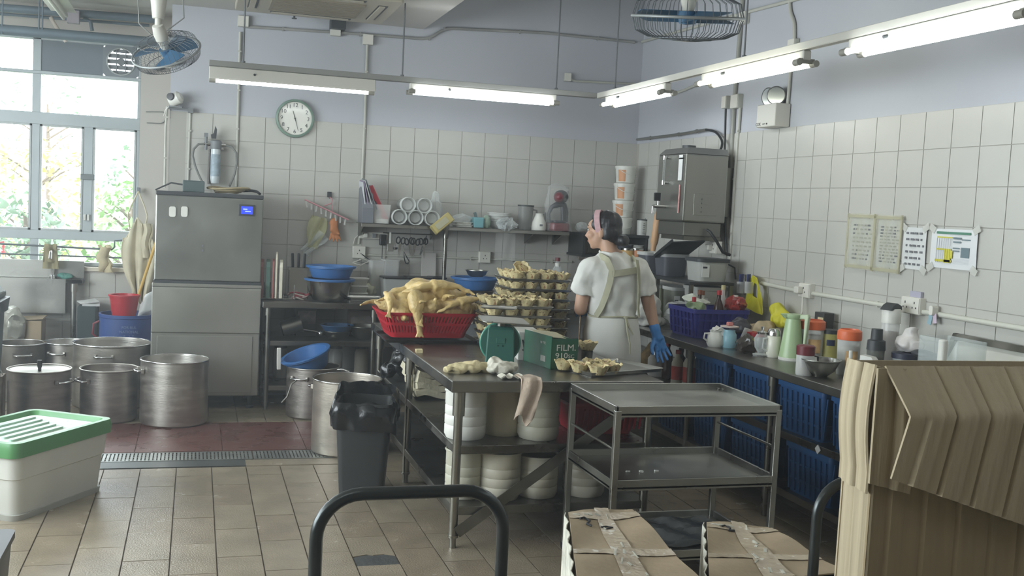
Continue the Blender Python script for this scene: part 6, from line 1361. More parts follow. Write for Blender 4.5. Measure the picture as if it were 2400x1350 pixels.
for k, y in enumerate((6.94, 7.16, 7.38, 7.6)): big_tub(['grey tub with faded label below the rack, nearest the large tubs', 'olive tub with greenish contents below the rack, second', 'grey tub below the rack, third from the large tubs', 'dim grey tub below the rack, deepest in the corner'][k], (3.37, y, ZC), .095, .27, [mat('tub_a', S(120, 122, 112), .5, 0, .15, 12), mat('tub_b', S(112, 116, 90), .5, 0, .2, 12), DKL, mat('tub_c', S(110, 114, 116), .5)][k], CLEARB, k == 0)
sl = T('sloping_tray', 'dark sheet tray sloping below the boiler', 'tray', (3.36, 6.95, 1.365), rot=(R(-22), R(-4), 0)); MB().prism(rrect(.26, .34, .01), 0, .008).o('plate', mat('black_tray', S(56, 60, 62), .4, .6), sl); MB().box(-.13, -.12, -.17, .17, 0, .025).o('lip', mat('black_tray', S(56, 60, 62)), sl)
rp = T('rolling_pin', 'wooden rolling pin standing upright in the corner', 'rolling pin', (BK(1530, 592, 7.35).x, 7.35, 1.335), rot=(R(2), R(5), 0)); rl_ = BK(1543, 486, 7.35).z - 1.335
MB().lathe([(0, 0), (.018, 0), (.022, .04), (.03, .07), (.031, rl_ - .06), (.022, rl_ - .03), (.018, rl_), (0, rl_)], 18).o('roller', mat('wood_pin', S(196, 156, 116), .5, 0, .12, 6, stretch=(8, 8, 1)), rp, smooth=40)
# corner shelf with white tubs
cs = T('corner_shelf', 'small dark shelf in the corner holding white buckets', 'shelf', (3.45, 8.42, ZW)); MB().box(-.36, .24, -.19, .19, -.022, 0).o('board', mat('rack_dark', S(50, 52, 54)), cs, bevel=.003)
for x in (-.34, .22): MB().box(x - .01, x + .01, -.18, .18, -.18, -.022).o('side_panel', mat('rack_dark', S(50, 52, 54)), cs)
MB().box(-.36, .24, -.19, .19, -.2, -.18).o('lower_board', mat('rack_dark', S(50, 52, 54)), cs)
ORL = mat('label_orange', S(206, 150, 108), .5, 0, .12, 30, stretch=(1, 1, .1))
for k in range(4):
    h = .132; t = T('white_bucket', ['white bucket at the bottom of the corner stack', 'white bucket second in the corner stack, handle raised', 'white bucket third in the corner stack, orange label', 'white bucket on top of the corner stack, orange label'][k], 'bucket', (3.5 + .004 * k, 8.4, ZW + .001 + k * (h + .014)), R(12 * k), group='white buckets stacked in the corner')
    MB().lathe([(0, 0), (.075, 0), (.078, .004), (.088, h - .01), (.088, h)], 28).o('body', WHITEP, t, smooth=40); MB().lathe([(.092, h - .014), (.093, h + .006), (.085, h + .011), (0, h + .01)], 28).o('lid', WHITEP, t, smooth=40)
    MB().tube([(.09 * math.cos(a), .09 * math.sin(a) - .004, h - .03 - .05 * math.sin((a + math.pi) )) for a in [math.pi + math.pi * i / 10 for i in range(11)]], .003, 6).o('bail', WHITEP, t, smooth=60)
    if k: MB().sheet(8, 3, lambda u, v: ((.0795 + .009 * v) * math.cos(-2.75 - .21 * k + .8 * u), (.0795 + .009 * v) * math.sin(-2.75 - .21 * k + .8 * u), h * (.08 + .74 * v)), .001).o('label_sheet', ORL, t)
t = T('measuring_jug', 'tall measuring jug with markings beside the white buckets', 'jug', (BK(1503, 520, 8.35).x, 8.33, ZW)); MB().lathe([(0, 0), (.04, 0), (.045, .13), (.043, .13), (.038, .006), (0, .005)], 22).o('body', mat('jug_white', S(190, 192, 186), .4), t, smooth=40); MB().lathe([(.046, .126), (.047, .136), (.04, .136)], 22).o('rim', DGREY, t)
for i in range(6): MB().bc((.0, -.0425 - .0006 * i, .02 + .016 * i), (.014 if i % 2 else .022, .003, .003)).o('scale_mark', INK, t)
MB().tube([(.02, .0, .13), (.05, 0, .16)], .006, 8).o('spoon_handle', GREYP, t)
for k, px in enumerate((1462, 1492)): bowl('glass_bowl', ['smoky glass bowl on the lower corner shelf behind the cook', 'pale round bowl on the lower corner shelf behind the cook'][k], (BK(px, 570, 8.35).x, 8.33, ZW - .179), .07, .09, [DKL, mat('bowl_pale', S(176, 178, 172), .5)][k], foot=.5)
for k, (px, col) in enumerate(((1470, S(186, 150, 92)), (1492, S(196, 130, 88)))):
    t = T('food_tin', ['tan food tin in the corner behind the cook', 'orange food tin in the corner behind the cook'][k], 'tin', (BK(px, 600, 8.2).x, 8.2, ZC)); h = BK(px, 582, 8.2).z - ZC; MB().lathe([(0, 0), (.055, 0), (.055, h - .01), (0, h - .01)], 22).o('body', mat('tin%d' % k, col, .5, 0, .2, 10), t, smooth=40); MB().lathe([(.057, h - .015), (.057, h), (0, h)], 22).o('lid', STEEL, t, smooth=40)
tag(plastic('greyish bag hanging behind the cook at the end of the wall shelf', BK(1362, 575, 8.45), (.06, .05, .12), 31, film('grey_bag', S(150, 142, 132), .7)), None, None)
# ================================================================ ISLAND TABLE
TX0, TX1, TY0, TY1, ZT = 1.145, 2.206, 4.643, 6.94, .80
tx, ty = (TX0 + TX1) / 2, (TY0 + TY1) / 2; tw, td = TX1 - TX0, TY1 - TY0
isl = T('work_table', 'large stainless work table in the middle of the kitchen', 'table', (tx, ty, 0))
MB().box(-tw / 2, tw / 2, -td / 2, td / 2, ZT - .055, ZT).o('worktop', STEELT, isl, bevel=.005)
for zz in (.49, .2):
    MB().box(-tw / 2 + .035, tw / 2 - .035, -td / 2 + .035, td / 2 - .035, zz - .042, zz).o('shelf', STEELD, isl, bevel=.004)
LEG = mat('leg_steel', S(150, 148, 138), .28, 1.0, .1, 4)
for x in (-tw / 2 + .05, tw / 2 - .05):
    for y in (-td / 2 + .05, -td / 2 + 1.22, td / 2 - .05):
        MB().cyl((x, y, .05), (x, y, ZT - .055), .021, n=14).cyl((x, y, ZT - .17), (x, y, ZT - .055), .029, n=14).cyl((x, y, 0), (x, y, .06), .016, n=12).cyl((x, y, .05), (x, y, .062), .025, n=14).o('leg', LEG, isl, smooth=50)
a, b = Vector((-tw / 2 + .06, -td / 2 + .02, .08)), Vector((tw / 2 - .06, -td / 2 + .02, .74)); d = (b - a); an = math.atan2(d.z, d.x)
MB().bc((0, 0, 0), (d.length, .006, .05)).bc((0, .02, -.025), (d.length, .04, .006)).rot(0, -an, 0).o('diagonal_brace', STEELD, isl, tuple((a + b) / 2))
# ---- buckets on the shelves
def drum(label, x, y, z, r, h, m, ribs=3, cut=True, group='white plastic drums under the work table'):
    t = T('plastic_drum', label, 'drum', (x, y, z), random.uniform(0, 6), group)
    pr = [(0, 0), (r * .9, 0), (r, .02)]
    for i in range(ribs): zz = h * (.28 + .6 * i / ribs); pr += [(r, zz - .006), (r * .965, zz), (r, zz + .006)]
    pr += [(r, h - .012), (r * 1.02, h - .006), (r * 1.01, h), (r * .97, h), (r * .95, h * .5), (r * .86, .012), (0, .012)]
    MB().lathe(pr, 36, wob=(lambda q, zz: 1 + .012 * math.sin(2 * q)) if cut else None).o('shell', m, t, smooth=40)
    MB().tube([(r * 1.0 * math.cos(2 * math.pi * i / 30), r * math.sin(2 * math.pi * i / 30), h + (.008 * math.sin(2 * 2 * math.pi * i / 30 * 1.5) if cut else 0)) for i in range(30)], .006, 6, closed=True).o('rim', m, t, smooth=60)
    return t
MILKB = mat('drum_tan', S(196, 186, 158), .45, 0, .08, 5); MILKG = mat('drum_greyish', S(190, 188, 170), .45, 0, .08, 5)
for k, (px, y, z, r, h, m, lb) in enumerate(((1090, 4.86, .491, .1, .235, WHITEP, 'white drum with a notched rim on the middle shelf, behind the corner leg'), (1176, 4.93, .491, .098, .235, MILKB, 'tan drum in the middle of the middle shelf'), (1261, 4.83, .491, .102, .235, MILKG, 'ribbed white drum below the hanging rag'),
        (1092, 4.86, .201, .09, .23, MILKG, 'drum behind the corner leg on the bottom shelf'), (1177, 4.82, .201, .1, .225, MILK, 'cream ribbed drum on the bottom shelf, second from the corner leg'), (1266, 4.84, .201, .1, .2, MILK, 'drum behind the diagonal brace on the bottom shelf'), (1375, 4.84, .201, .105, .2, MILK, 'drum on the bottom shelf behind the trolley post'))):
    x = BK(px, 1000, y).x; drum(lb, x, y, z, r, h, m, 3 if k != 1 else 0, k in (0,))
rb2 = T('plastic_basket', 'red plastic basket on the middle shelf behind the trolley', 'basket', (2.0, 5.0, .491))
REDD = mat('basket_red_dark', S(150, 30, 42), .45, 0, .08, 6)
loft(MB(), [ringz(rrect(.3, .26, .03), 0), ringz(rrect(.4, .34, .04), .15), ringz(rrect(.42, .36, .04), .15), ringz(rrect(.42, .36, .04), .165), ringz(rrect(.38, .32, .04), .16), ringz(rrect(.28, .24, .03), .01)], True, True).o('shell', REDD, rb2, smooth=30)
for sx in range(14): MB().ob((-.18 + .028 * sx, -.155, .08), (.008, .012, .11), (R(17), 0, 0)).o('rib', REDD, rb2)
# towels and black bags under the table's far end
for k in range(4):
    t = MB().sheet(10, 10, lambda u, v: ((u - .5) * .22, (v - .5) * .3 + .0, .012 * math.sin(6 * u + k) + .008 * math.cos(9 * v + k)), .035)
    tag(t.o('folded_towel', mat('towel_cream', S(196, 188, 162), .9, 0, .12, 10, .3, 50), loc=(1.33, 5.95 + .01 * k, .535 + .042 * k), rot=(0, 0, R(3 * k)), smooth=60), ['lowest folded cream towel on the middle shelf', 'second folded cream towel on the middle shelf', 'third folded cream towel on the middle shelf', 'top folded cream towel on the middle shelf under the table edge'][k], 'towel', 'folded towels under the work table')
BAGM = mat('black_bag', S(22, 23, 25), .22, 0, .2, 8, .25, 30)
o = organic(MB().ell((0, 0, .1), (.14, .16, .1)).ell((-.08, 0, .14), (.07, .1, .09)).ell((.06, .05, .16), (.08, .1, .07)).cap((-.1, 0, .1), (-.17, -.02, .0), .05, .03), 'rubbish_sack', BAGM, voxel=.014, smooth=2, loc=(1.36, 6.62, .5), disp=lambda c: Vector((c.x, c.y, max(0.0, c.z * .85))) + noise.noise_vector(c * 10) * .045 + noise.noise_vector(c * 30) * .016)
tag(o, 'crumpled black plastic sack on the shelf at the far end of the table', 'sack')

# ================================================================ RED BASKET WITH CHICKENS
tray('steel_tray', 'dark flat tray under the red chicken basket', (1.335, 6.13, ZT), .56, .42, .018, mat('tray_dark', S(70, 68, 66), .4, .8), 0)
rbk = T('plastic_basket', 'red slatted basket piled with raw chickens on the table', 'basket', (1.325, 6.15, ZT + .022))
RB = mat('basket_red', S(178, 30, 44), .42, 0, .08, 6)
bw, bd, tw_, td_, bh = .44, .3, .56, .4, .15
def bside(u, v):  # perimeter point
    pass
loft(MB(), [ringz(rrect(bw, bd, .04), 0), ringz(rrect(bw, bd, .04), .006)], True, True).o('base', RB, rbk, smooth=30)
def band(z0, z1, o=0.0):
    f0, f1 = z0 / bh, z1 / bh; A = [ringz(rrect(bw + (tw_ - bw) * f + o, bd + (td_ - bd) * f + o, .04), z) for f, z in ((f0, z0), (f1, z1))]
    B2 = [ringz(rrect(bw + (tw_ - bw) * f + o - .008, bd + (td_ - bd) * f + o - .008, .036), z) for f, z in ((f1, z1), (f0, z0))]
    return loft(MB(), [*A, *B2, A[0]], False, False)
band(0, .03).o('lower_band', RB, rbk, smooth=30); band(.073, .09).o('middle_band', RB, rbk, smooth=30); band(.128, bh).o('upper_band', RB, rbk, smooth=30); band(bh - .014, bh, .02).o('rim', RB, rbk, smooth=30)
sl = MB(); P0, P1 = rs_(rrect(bw, bd, .04), 84), rs_(rrect(tw_, td_, .04), 84)
for i in range(84):
    p, q = Vector((*P0[i], .004)), Vector((*P1[i], bh - .004)); d = (P0[(i + 1) % 84] - P0[i - 1]).normalized() * .0052; n = Vector((d.y, -d.x)).normalized() * .004
    vs = [p + Vector((d.x, d.y, 0)), p - Vector((d.x, d.y, 0)), q - Vector((d.x, d.y, 0)), q + Vector((d.x, d.y, 0))]; vs += [v - Vector((n.x, n.y, 0)) for v in vs]
    sl.add(vs, [(0, 1, 2, 3), (7, 6, 5, 4), (0, 4, 5, 1), (2, 6, 7, 3), (1, 5, 6, 2), (3, 7, 4, 0)])
s_ = sl.o('slats', RB, rbk); s_['kind'] = 'stuff'
SKIN = mat('chicken_skin', S(206, 180, 122), .4, 0, .26, 12, .5, 60, spots=(10, .68, S(206, 166, 132)))
def chicken_mesh(var):
    m = MB()
    m.ell((0, 0, 0), (.125, .078, .07)).ell((.05, 0, .02), (.08, .072, .06)).ell((-.08, 0, .005), (.06, .055, .05))
    m.cap((.11, 0, .0), (.17, .015, -.005), .036, .028).cap((.17, .015, -.005), (.195, .04, -.02), .025, .02)
    for s_ in (-1, 1):
        st = 1 if (var and s_ > 0) else 0
        kn = (.0, s_ * .112, .045); an_ = (-.115 - .03 * st, s_ * (.098 + .02 * st), .05); ft = (-.165 - .04 * st, s_ * .1, .03)
        m.cap((-.055, s_ * .05, .0), kn, .045, .03).cap(kn, an_, .03, .0145).cap(an_, ft, .0125, .012)
        for q in (-.6, 0, .6): m.cap(ft, (ft[0] - .03, ft[1] + q * .028, ft[2] - .012), .0075, .005)
        e_ = (.035, s_ * .12, .035); f_ = (.105, s_ * .135, .01)
        m.cap((.08, s_ * .06, .03), e_, .026, .02).cap(e_, f_, .019, .013).cap(f_, (.15, s_ * .115, -.005), .012, .006)
    m.cap((-.13, 0, .01), (-.165, 0, .03), .024, .01)
    return m
ch = []
for var in (0, 1):
    o = organic(chicken_mesh(var), 'bird', SKIN, voxel=.005, smooth=2, disp=lambda c: c + noise.noise_vector(c * 30) * .006)
    ch.append(o.data); bpy.data.objects.remove(o)
bz = ZT + .022
for k, (x, y, z, rx, ry, rz, v, sc_, lb) in enumerate((
        (1.36, 6.16, .235, 8, -4, 176, 0, 1.25, 'topmost raw chicken lying across the pile'),
        (1.19, 6.08, .165, 15, -25, 78, 0, .95, 'raw chicken at the front left of the basket'),
        (1.335, 6.05, .15, -12, 25, 95, 0, .9, 'raw chicken in the front middle of the basket'),
        (1.49, 6.06, .155, 12, 6, 188, 0, 1.02, 'raw chicken with pointed rump at the right of the basket'),
        (1.17, 6.2, .155, -14, 4, 12, 1, .85, 'raw chicken with a foot sticking out left of the basket'),
        (1.44, 6.25, .155, -10, 0, 60, 0, .95, 'raw chicken at the back of the basket'))):
    t = T('raw_chicken', lb, 'chicken', (x, y, bz + z), group='raw chickens in the red basket', rot=(R(rx), R(ry), R(rz)))
    o = bpy.data.objects.new('carcass', ch[v]); COL.objects.link(o); o.parent = t; o.scale = (sc_,) * 3
# the hanging leg over the rim
m = MB(); m.cap((0, 0, .07), (.0, -.03, .02), .05, .044).cap((0, -.03, .02), (.012, -.05, -.07), .036, .02).cap((.012, -.05, -.07), (.02, -.055, -.115), .018, .018)
for q in (-.6, 0, .6): m.cap((.02, -.055, -.115), (.02 + .034 * q, -.066, -.15), .011, .007)
tag(organic(m, 'chicken_leg', SKIN, voxel=.006, smooth=3, loc=(1.235, 5.985, bz + .165)), 'yellow chicken leg and foot dangling in front of the basket slats', 'chicken')
tag(MB().bc((0, 0, .008), (.035, .025, .016)).jit(.006, 30, 1).o('scrap', mat('scrap', S(222, 206, 160), .6), loc=G(982, 826, ZT), smooth=60), 'small pale scrap of food lying on the bare table', 'scrap')

# ================================================================ TART TRAYS
TRAYM = mat('sheet_tray', S(172, 172, 168), .38, 1.0, .15, 6)
PASTRY = mat('pastry', S(222, 206, 156), .5, 0, .2, 22, .35, 70, spots=(52, .6, S(168, 124, 86))); FILL = mat('tart_filling', S(176, 138, 96), .6, 0, .5, 40, .8, 80, spots=(46, .6, S(206, 160, 140)))
FILL2 = mat('tart_filling_b', S(206, 184, 130), .6, 0, .35, 38, .8, 80, spots=(44, .58, S(150, 104, 72)))
def tart_proto(seed, fm):
    rnd = random.Random(seed); ph = rnd.uniform(0, 6)
    wob = lambda q, z: 1 + (.028 * math.sin(9 * q + ph) + .03 * math.sin(4 * q + 2 * ph)) * (z / .04)
    a = MB().lathe([(0, 0), (.03, 0), (.034, .004), (.046, .03), (.054, .042), (.05, .043), (.04, .03), (.03, .012), (0, .012)], 40, wob=wob)
    for i, p in enumerate(a.v):
        if p.z > .028: a.v[i] = p + Vector((0, 0, .004 * math.sin(5 * math.atan2(p.y, p.x) + ph) + .0025 * math.sin(11 * math.atan2(p.y, p.x))))
    f = MB().lathe([(0, .036), (.02, .037), (.036, .031), (.042, .026), (0, .02)], 20).jit(.008, 60, seed)
    A = a.mesh('crust'); shade(A, 50); A.materials.append(PASTRY); F = f.mesh('filling'); shade(F, 50); F.materials.append(fm)
    for me in (A, F):
        for v in me.vertices: v.co.z *= 1.12
    return A, F
TP = [tart_proto(s, f) for s, f in ((1, FILL), (2, FILL2), (3, FILL), (4, FILL2))]
NT = [0]
def tart(loc, label, group, rot=None, k=None):
    k = NT[0] % 4 if k is None else k; NT[0] += 1
    t = T('pastry_cup', label, 'pastry', loc, random.uniform(0, 6), group)
    if rot: t.rotation_euler = rot
    for nm, me in (('crust', TP[k][0]), ('filling', TP[k][1])):
        o = bpy.data.objects.new(nm, me); COL.objects.link(o); o.parent = t
    return t
def stack(nm, x0, x1, y0, y1, n, s, base, top_rows):
    w, d = x1 - x0, y1 - y0; xc, yc = (x0 + x1) / 2, (y0 + y1) / 2
    ords = ['bottom', 'second', 'third', 'fourth', 'fifth', 'sixth', 'seventh', 'eighth']
    for i in range(n):
        nmx = 'top' if i == n - 1 else ords[i]
        jx, jy, jr = random.uniform(-.006, .006), random.uniform(-.006, .006), R(random.uniform(-1.5, 1.5))
        z = base + i * s
        tray('sheet_tray', '%s sheet tray of the %s' % (nmx, nm), (xc + jx, yc + jy, z), w, d, .013, TRAYM, jr, 'sheet trays of the ' + nm, lip=.01)
        nx = 4; ny = 2 if d < .36 else 3
        for a in range(nx):
            for b in range(ny):
                if i < n - 1 and 0 < a < nx - 1 and b > 0: continue
                fx = xc + (a - (nx - 1) / 2) * (w - .11) / (nx - 1); fy = y0 + .062 + b * (d - .12) / (ny - 1)
                tart((fx + random.uniform(-.005, .005), fy + random.uniform(-.005, .005), z + .0045), '%s %s pastry cup on the %s tray of the %s' % (('leftmost', 'inner left', 'inner right', 'rightmost')[a], (('front', 'back') if ny == 2 else ('front', 'middle', 'back'))[b], nmx, nm), 'pastry cups of the ' + nm)
stack('stack behind the scale', 1.60, 2.0, 5.72, 6.04, 5, .055, ZT + .012, 2)
stack('stack beside the cook', 1.845, 2.25, 6.12, 6.5, 7, .06, ZT + .002, 3)
tart((1.93, 6.2, ZT + .002 + 6 * .06 + .05), 'tilted pastry cup lying on top of the taller stack', 'pastry cups', (R(35), R(-15), .4), 1)
tray('foil_tray', 'bent steel plate poking out left of the lower stack', (1.63, 5.6, ZT + .245), .2, .16, .006, STEEL, R(-20))
# front tray
ft_ = Vector((2.045, 5.0, ZT + .001)); fa = R(20)
tray('sheet_tray', 'wide sheet tray with a few pastry cups at the table edge', ft_, .5, .35, .018, TRAYM, fa)
def fl(px, py): return G(px, py, ZT + .006)
for k, (px, py) in enumerate(((1325, 868), (1362, 874), (1405, 880), (1436, 876), (1392, 866), (1420, 868))):
    tart(fl(px, py) + Vector((0, .02, 0)), ['leftmost pastry cup on the wide front tray', 'second pastry cup from the left on the wide front tray', 'nearest pastry cup on the wide front tray', 'rightmost pastry cup on the wide front tray', 'pastry cup at the back of the wide front tray', 'pastry cup behind the rightmost one on the wide front tray'][k], 'pastry cups on the front tray')
tart(Vector((BK(1375, 845, 5.35).x, 5.35, ZT + .05)), 'single pastry cup raised on a small tin beside the cook', 'pastry cups on the front tray', k=1)
tag(MB().lathe([(0, 0), (.03, 0), (.032, .048), (0, .048)], 20).o('small_tin', STEELD, loc=(BK(1375, 845, 5.35).x, 5.35, ZT), smooth=40), 'small steel tin under the single pastry cup', 'tin')

# ================================================================ GREEN SCALE, FILM BOXES, RAGS
sg = T('kitchen_scale', 'green dial kitchen scale seen from behind on the table', 'scale', (1.5, 5.1, ZT), R(-15)); GRN = mat('scale_green', S(48, 98, 86), .4, 0, .08, 5)
loft(MB(), [[(x, y, 0) for x, y in ((-.074, -.06), (.074, -.06), (.074, .06), (-.074, .06))], [(x, y, .19) for x, y in ((-.066, -.05), (.066, -.05), (.066, .05), (-.066, .05))], [(x, y, .205) for x, y in ((-.055, -.04), (.055, -.04), (.055, .04), (-.055, .04))]], True, True).o('housing', GRN, sg, bevel=.005)
MB().cyl((0, .03, .115), (0, .075, .115), .098, n=36).o('dial_case', GRN, sg, smooth=40); MB().tube([(.1 * math.cos(2 * math.pi * i / 36), .04, .115 + .1 * math.sin(2 * math.pi * i / 36)) for i in range(36)], .007, 8, closed=True).o('dial_rim', mat('scale_green_light', S(84, 150, 130), .35), sg, smooth=60)
MB().cyl((0, 0, .2), (0, 0, .232), .02, n=14).o('stem', STEELD, sg, smooth=50); MB().prism(rrect(.24, .24, .03), .232, .238).rot(R(1.5), R(2), R(8)).o('pan', STEEL, sg, bevel=.002)
for x, z in ((-.012, .11), (.012, .11), (0, .045)): MB().cyl((x, -.0615 + .01 * z / .19, z), (x, -.05, z), .005, n=8).o('vent_hole', mat('scale_shadow', S(20, 56, 46), .6), sg)
MB().bc((0, -.0545, .135), (.045, .004, .03)).o('recess_plate', GRN, sg, bevel=.002)
FG = mat('film_green', S(24, 86, 62), .45, 0, .06, 8); FW = mat('film_white', S(206, 206, 198), .5, 0, .05, 10)
p = G(1290, 866, ZT); fb_ = T('film_box', 'dark green cling film carton lettered FILM 910SC', 'box', p, R(10)); fwd, fdp, fht = .155, .3, .155
for nm, q in (('front_panel', (0, fwd, 0, .003, 0, fht)), ('back_panel', (0, fwd, fdp - .003, fdp, 0, fht)), ('side_panel', (0, .003, 0, fdp, 0, fht + .012)), ('side_panel', (fwd - .003, fwd, 0, fdp, 0, fht - .01)), ('bottom_panel', (0, fwd, 0, fdp, 0, .003))): MB().box(*q).o(nm, FG, fb_)
MB().cyl((fwd / 2, .01, .06), (fwd / 2, fdp - .01, .06), .045, n=22).o('film_roll', mat('film_roll', S(190, 192, 176), .25, 0, .1, 12), fb_, smooth=40)
MB().ob((fwd / 2 + .02, .2, fht - .002), (fwd, .16, .002), (R(6), R(6), 0)).o('lid_flap', mat('inner_board', S(196, 190, 160), .6), fb_)
text('lettering', 'FILM.', .046, FW, fb_, (.085, -.001, .108), (R(90), 0, 0), sx=1.15); text('lettering', '910', .04, FW, fb_, (.06, -.001, .068), (R(90), 0, 0), sx=1.25); text('lettering', 'SC', .027, FW, fb_, (.117, -.001, .064), (R(90), 0, 0), sx=1.2)
for i in range(9): MB().bc((-.0012, .06 + .006 * i, .045), (.001, .002 + .002 * (i % 2), .03)).o('barcode_bar', FW, fb_)
text('lettering', 'Nr FTC', .018, FW, fb_, (-.0012, .09, .125), (R(90), 0, R(-90)))
p = G(1240, 856, ZT); wb_ = T('film_box', 'white carton with black brush lettering behind the green one', 'box', (1.66, 5.3, ZT), R(-8)); MB().box(0, .12, 0, .25, 0, .15).o('body', FW, wb_, bevel=.002)
for x0, z0, x1, z1, w in ((.02, .11, .035, .03, .012), (.035, .03, .05, .1, .011), (.045, .1, .07, .035, .013), (.07, .035, .085, .09, .01), (.02, .055, .1, .05, .008), (.085, .115, .095, .07, .01)):
    MB().tube([(x0, -.001, z0), ((x0 + x1) / 2 + .006, -.001, (z0 + z1) / 2), (x1, -.001, z1)], [w * .3, w * .6, w * .35], 6).o('brush_stroke', INK, wb_)
RAG1 = mat('rag_yellowish', S(206, 192, 150), .9, 0, .18, 14, .4, 60); RAG2 = mat('rag_white', S(214, 210, 194), .9, 0, .12, 14, .4, 60); RAG3 = mat('rag_pinkish', S(196, 178, 160), .9, 0, .2, 14, .5, 60)
p = G(1105, 876, ZT)
m = MB()
for x, y, a, b, h, rz in ((-.085, 0, .05, .03, .016, .3), (-.03, .01, .06, .035, .026, -.2), (.03, -.005, .06, .03, .03, .25), (.085, .01, .055, .03, .024, -.1), (0, .03, .11, .03, .02, 0), (-.05, -.03, .08, .018, .012, .1)): m.ell((x, y, h * .7), (a, b, h), (0, 0, rz))
r1 = organic(m, 'kitchen_rag', RAG1, voxel=.007, smooth=2, loc=p + Vector((0, .04, 0)), disp=lambda c: Vector((c.x, c.y, max(.001, c.z))) + Vector((0, 0, .008 * math.sin(c.x * 70 + c.y * 110) + .004)) + noise.noise_vector(c * 40) * .008)
tag(r1, 'crumpled yellowish rag at the table corner', 'rag', 'rags on the work table')
p = G(1180, 880, ZT); r2 = organic(MB().ell((0, 0, .03), (.075, .055, .035)).ell((-.03, .02, .05), (.035, .03, .03)).ell((.04, 0, .035), (.05, .04, .025)), 'kitchen_rag', RAG2, voxel=.008, smooth=2, loc=p + Vector((0, .05, 0)), disp=lambda c: Vector((c.x, c.y, max(.001, c.z))) + noise.noise_vector(c * 34) * .014)
tag(r2, 'balled-up white rag beside the green scale', 'rag', 'rags on the work table')
p = BK(1236, 900, TY0); r3 = MB().sheet(12, 26, lambda u, v: ((u - .5) * (.08 + .015 * math.sin(5 * v)) + .018 * math.sin(4 * v) + (u - .5) * .02 * v, (.09 * (1 - v / .25) - .0 if v < .25 else -.0) - .014 + .01 * math.sin(9 * u + 3 * v), (.012 if v < .25 else .012 - (v - .25) * (.26 - .04 * math.sin(7 * u)))), .007)
tag(r3.o('kitchen_rag', RAG3, loc=(p.x, TY0, ZT), smooth=60), 'pinkish rag hanging over the front edge of the table', 'rag', 'rags on the work table')
tag(MB().sheet(10, 8, lambda u, v: ((u - .5) * .12, (v - .5) * .07, .008 + .014 * math.sin(9 * u) ** 2), .006).o('kitchen_rag', RAG2, loc=(p.x - .06, TY0 + .07, ZT + .001), smooth=60), 'flat wet end of a rag between the white and the hanging one', 'rag', 'rags on the work table')

# ================================================================ RUBBISH BIN
bn = T('rubbish_bin', 'black square rubbish bin lined with a black bag', 'bin', (.925, 5.72, 0), R(-14)); zb_ = .5
loft(MB(), [ringz(rrect(.235, .25, .03), 0), ringz(rrect(.3, .31, .035), zb_), ringz(rrect(.31, .32, .035), zb_), ringz(rrect(.31, .32, .035), zb_ + .015), ringz(rrect(.28, .29, .035), zb_ + .012), ringz(rrect(.22, .235, .03), .02)], True, True).o('body', mat('bin_black', S(46, 48, 47), .5, 0, .1, 5), bn, smooth=30)
L_ = [(q.x, q.y) for q in rs_(rrect(.31, .32, .045, 6), 90)]; n = len(L_); rings = []
rnd = random.Random(4)
for f, z, o_ in ((.96, zb_ - .1, 0), (.98, zb_ + .01, 0), (1.0, zb_ + .05, 0), (1.07, zb_ + .035, 0), (1.13, zb_ - .02, 0), (1.15, zb_ - .07, 0), (1.1, zb_ - .12, 0)):
    rings.append([(x * f + noise.noise(Vector((x * 14, y * 14, z * 14))) * .026, y * f + noise.noise(Vector((y * 14, x * 14, z * 14 + 5))) * .026, z + noise.noise(Vector((x * 12, y * 12, 3))) * .03 + .22 * y * (1 if z > zb_ - .05 else .3)) for x, y in L_])
rings.insert(0, [(x * .7, y * .7, zb_ - .26) for x, y in L_])
loft(MB(), rings, True, False).jit(.012, 22, 2).o('bin_liner', BAGM, bn, smooth=45)

# ================================================================ STEEL TROLLEY
tl = T('steel_trolley', 'three-tier stainless trolley parked against the work table', 'trolley', (2.095, 4.31, 0)); hw, hd = .392, .285
def tier(z, m):
    MB().box(-hw, hw, -hd, hd, z - .042, z - .03).o('tier_plate', m, tl, bevel=.002)
    q = MB().box(-hw, hw, -hd, -hd + .012, z - .048, z).box(-hw, hw, hd - .012, hd, z - .048, z).box(-hw, -hw + .012, -hd, hd, z - .048, z).box(hw - .012, hw, -hd, hd, z - .048, z); q.o('tier_rim', STEEL, tl, bevel=.002)
TRS = mat('trolley_plate', S(178, 178, 170), .36, 1.0, .1, 4, .04, 20, rvar=.07)
for z in (.80, .485, .17): tier(z, TRS)
for x in (-hw + .012, hw - .012):
    for y in (-hd + .012, hd - .012): MB().box(x - .0135, x + .0135, y - .0135, y + .0135, .06, .78).o('post', STEEL, tl, bevel=.003)
    MB().cyl((x, -hd + .02, .61), (x, hd - .02, .61), .006, n=8).o('side_rod', STEEL, tl, smooth=60)
    for y in (-hd + .012, hd - .012):
        w = MB().cyl((x - .012, y, .035), (x + .012, y, .035), .035, n=20).o('castor_wheel', RUBBER, tl, smooth=40); MB().bc((x, y, .055), (.032, .03, .03)).o('castor_fork', STEEL, tl)
t = T('plastic_sheet_piece', 'crumpled dark plastic sheet on the bottom trolley tier', 'sheet', (2.15, 4.33, .17)); MB().sheet(14, 12, lambda u, v: ((u - .5) * .5, (v - .5) * .4, -.024 + .014 * math.sin(8 * u + 3 * v) ** 2 + .01 * math.sin(15 * v) ** 2), .003).o('film', mat('dark_sheet', S(84, 86, 84), .25, .2, .2, 8), t, smooth=40)
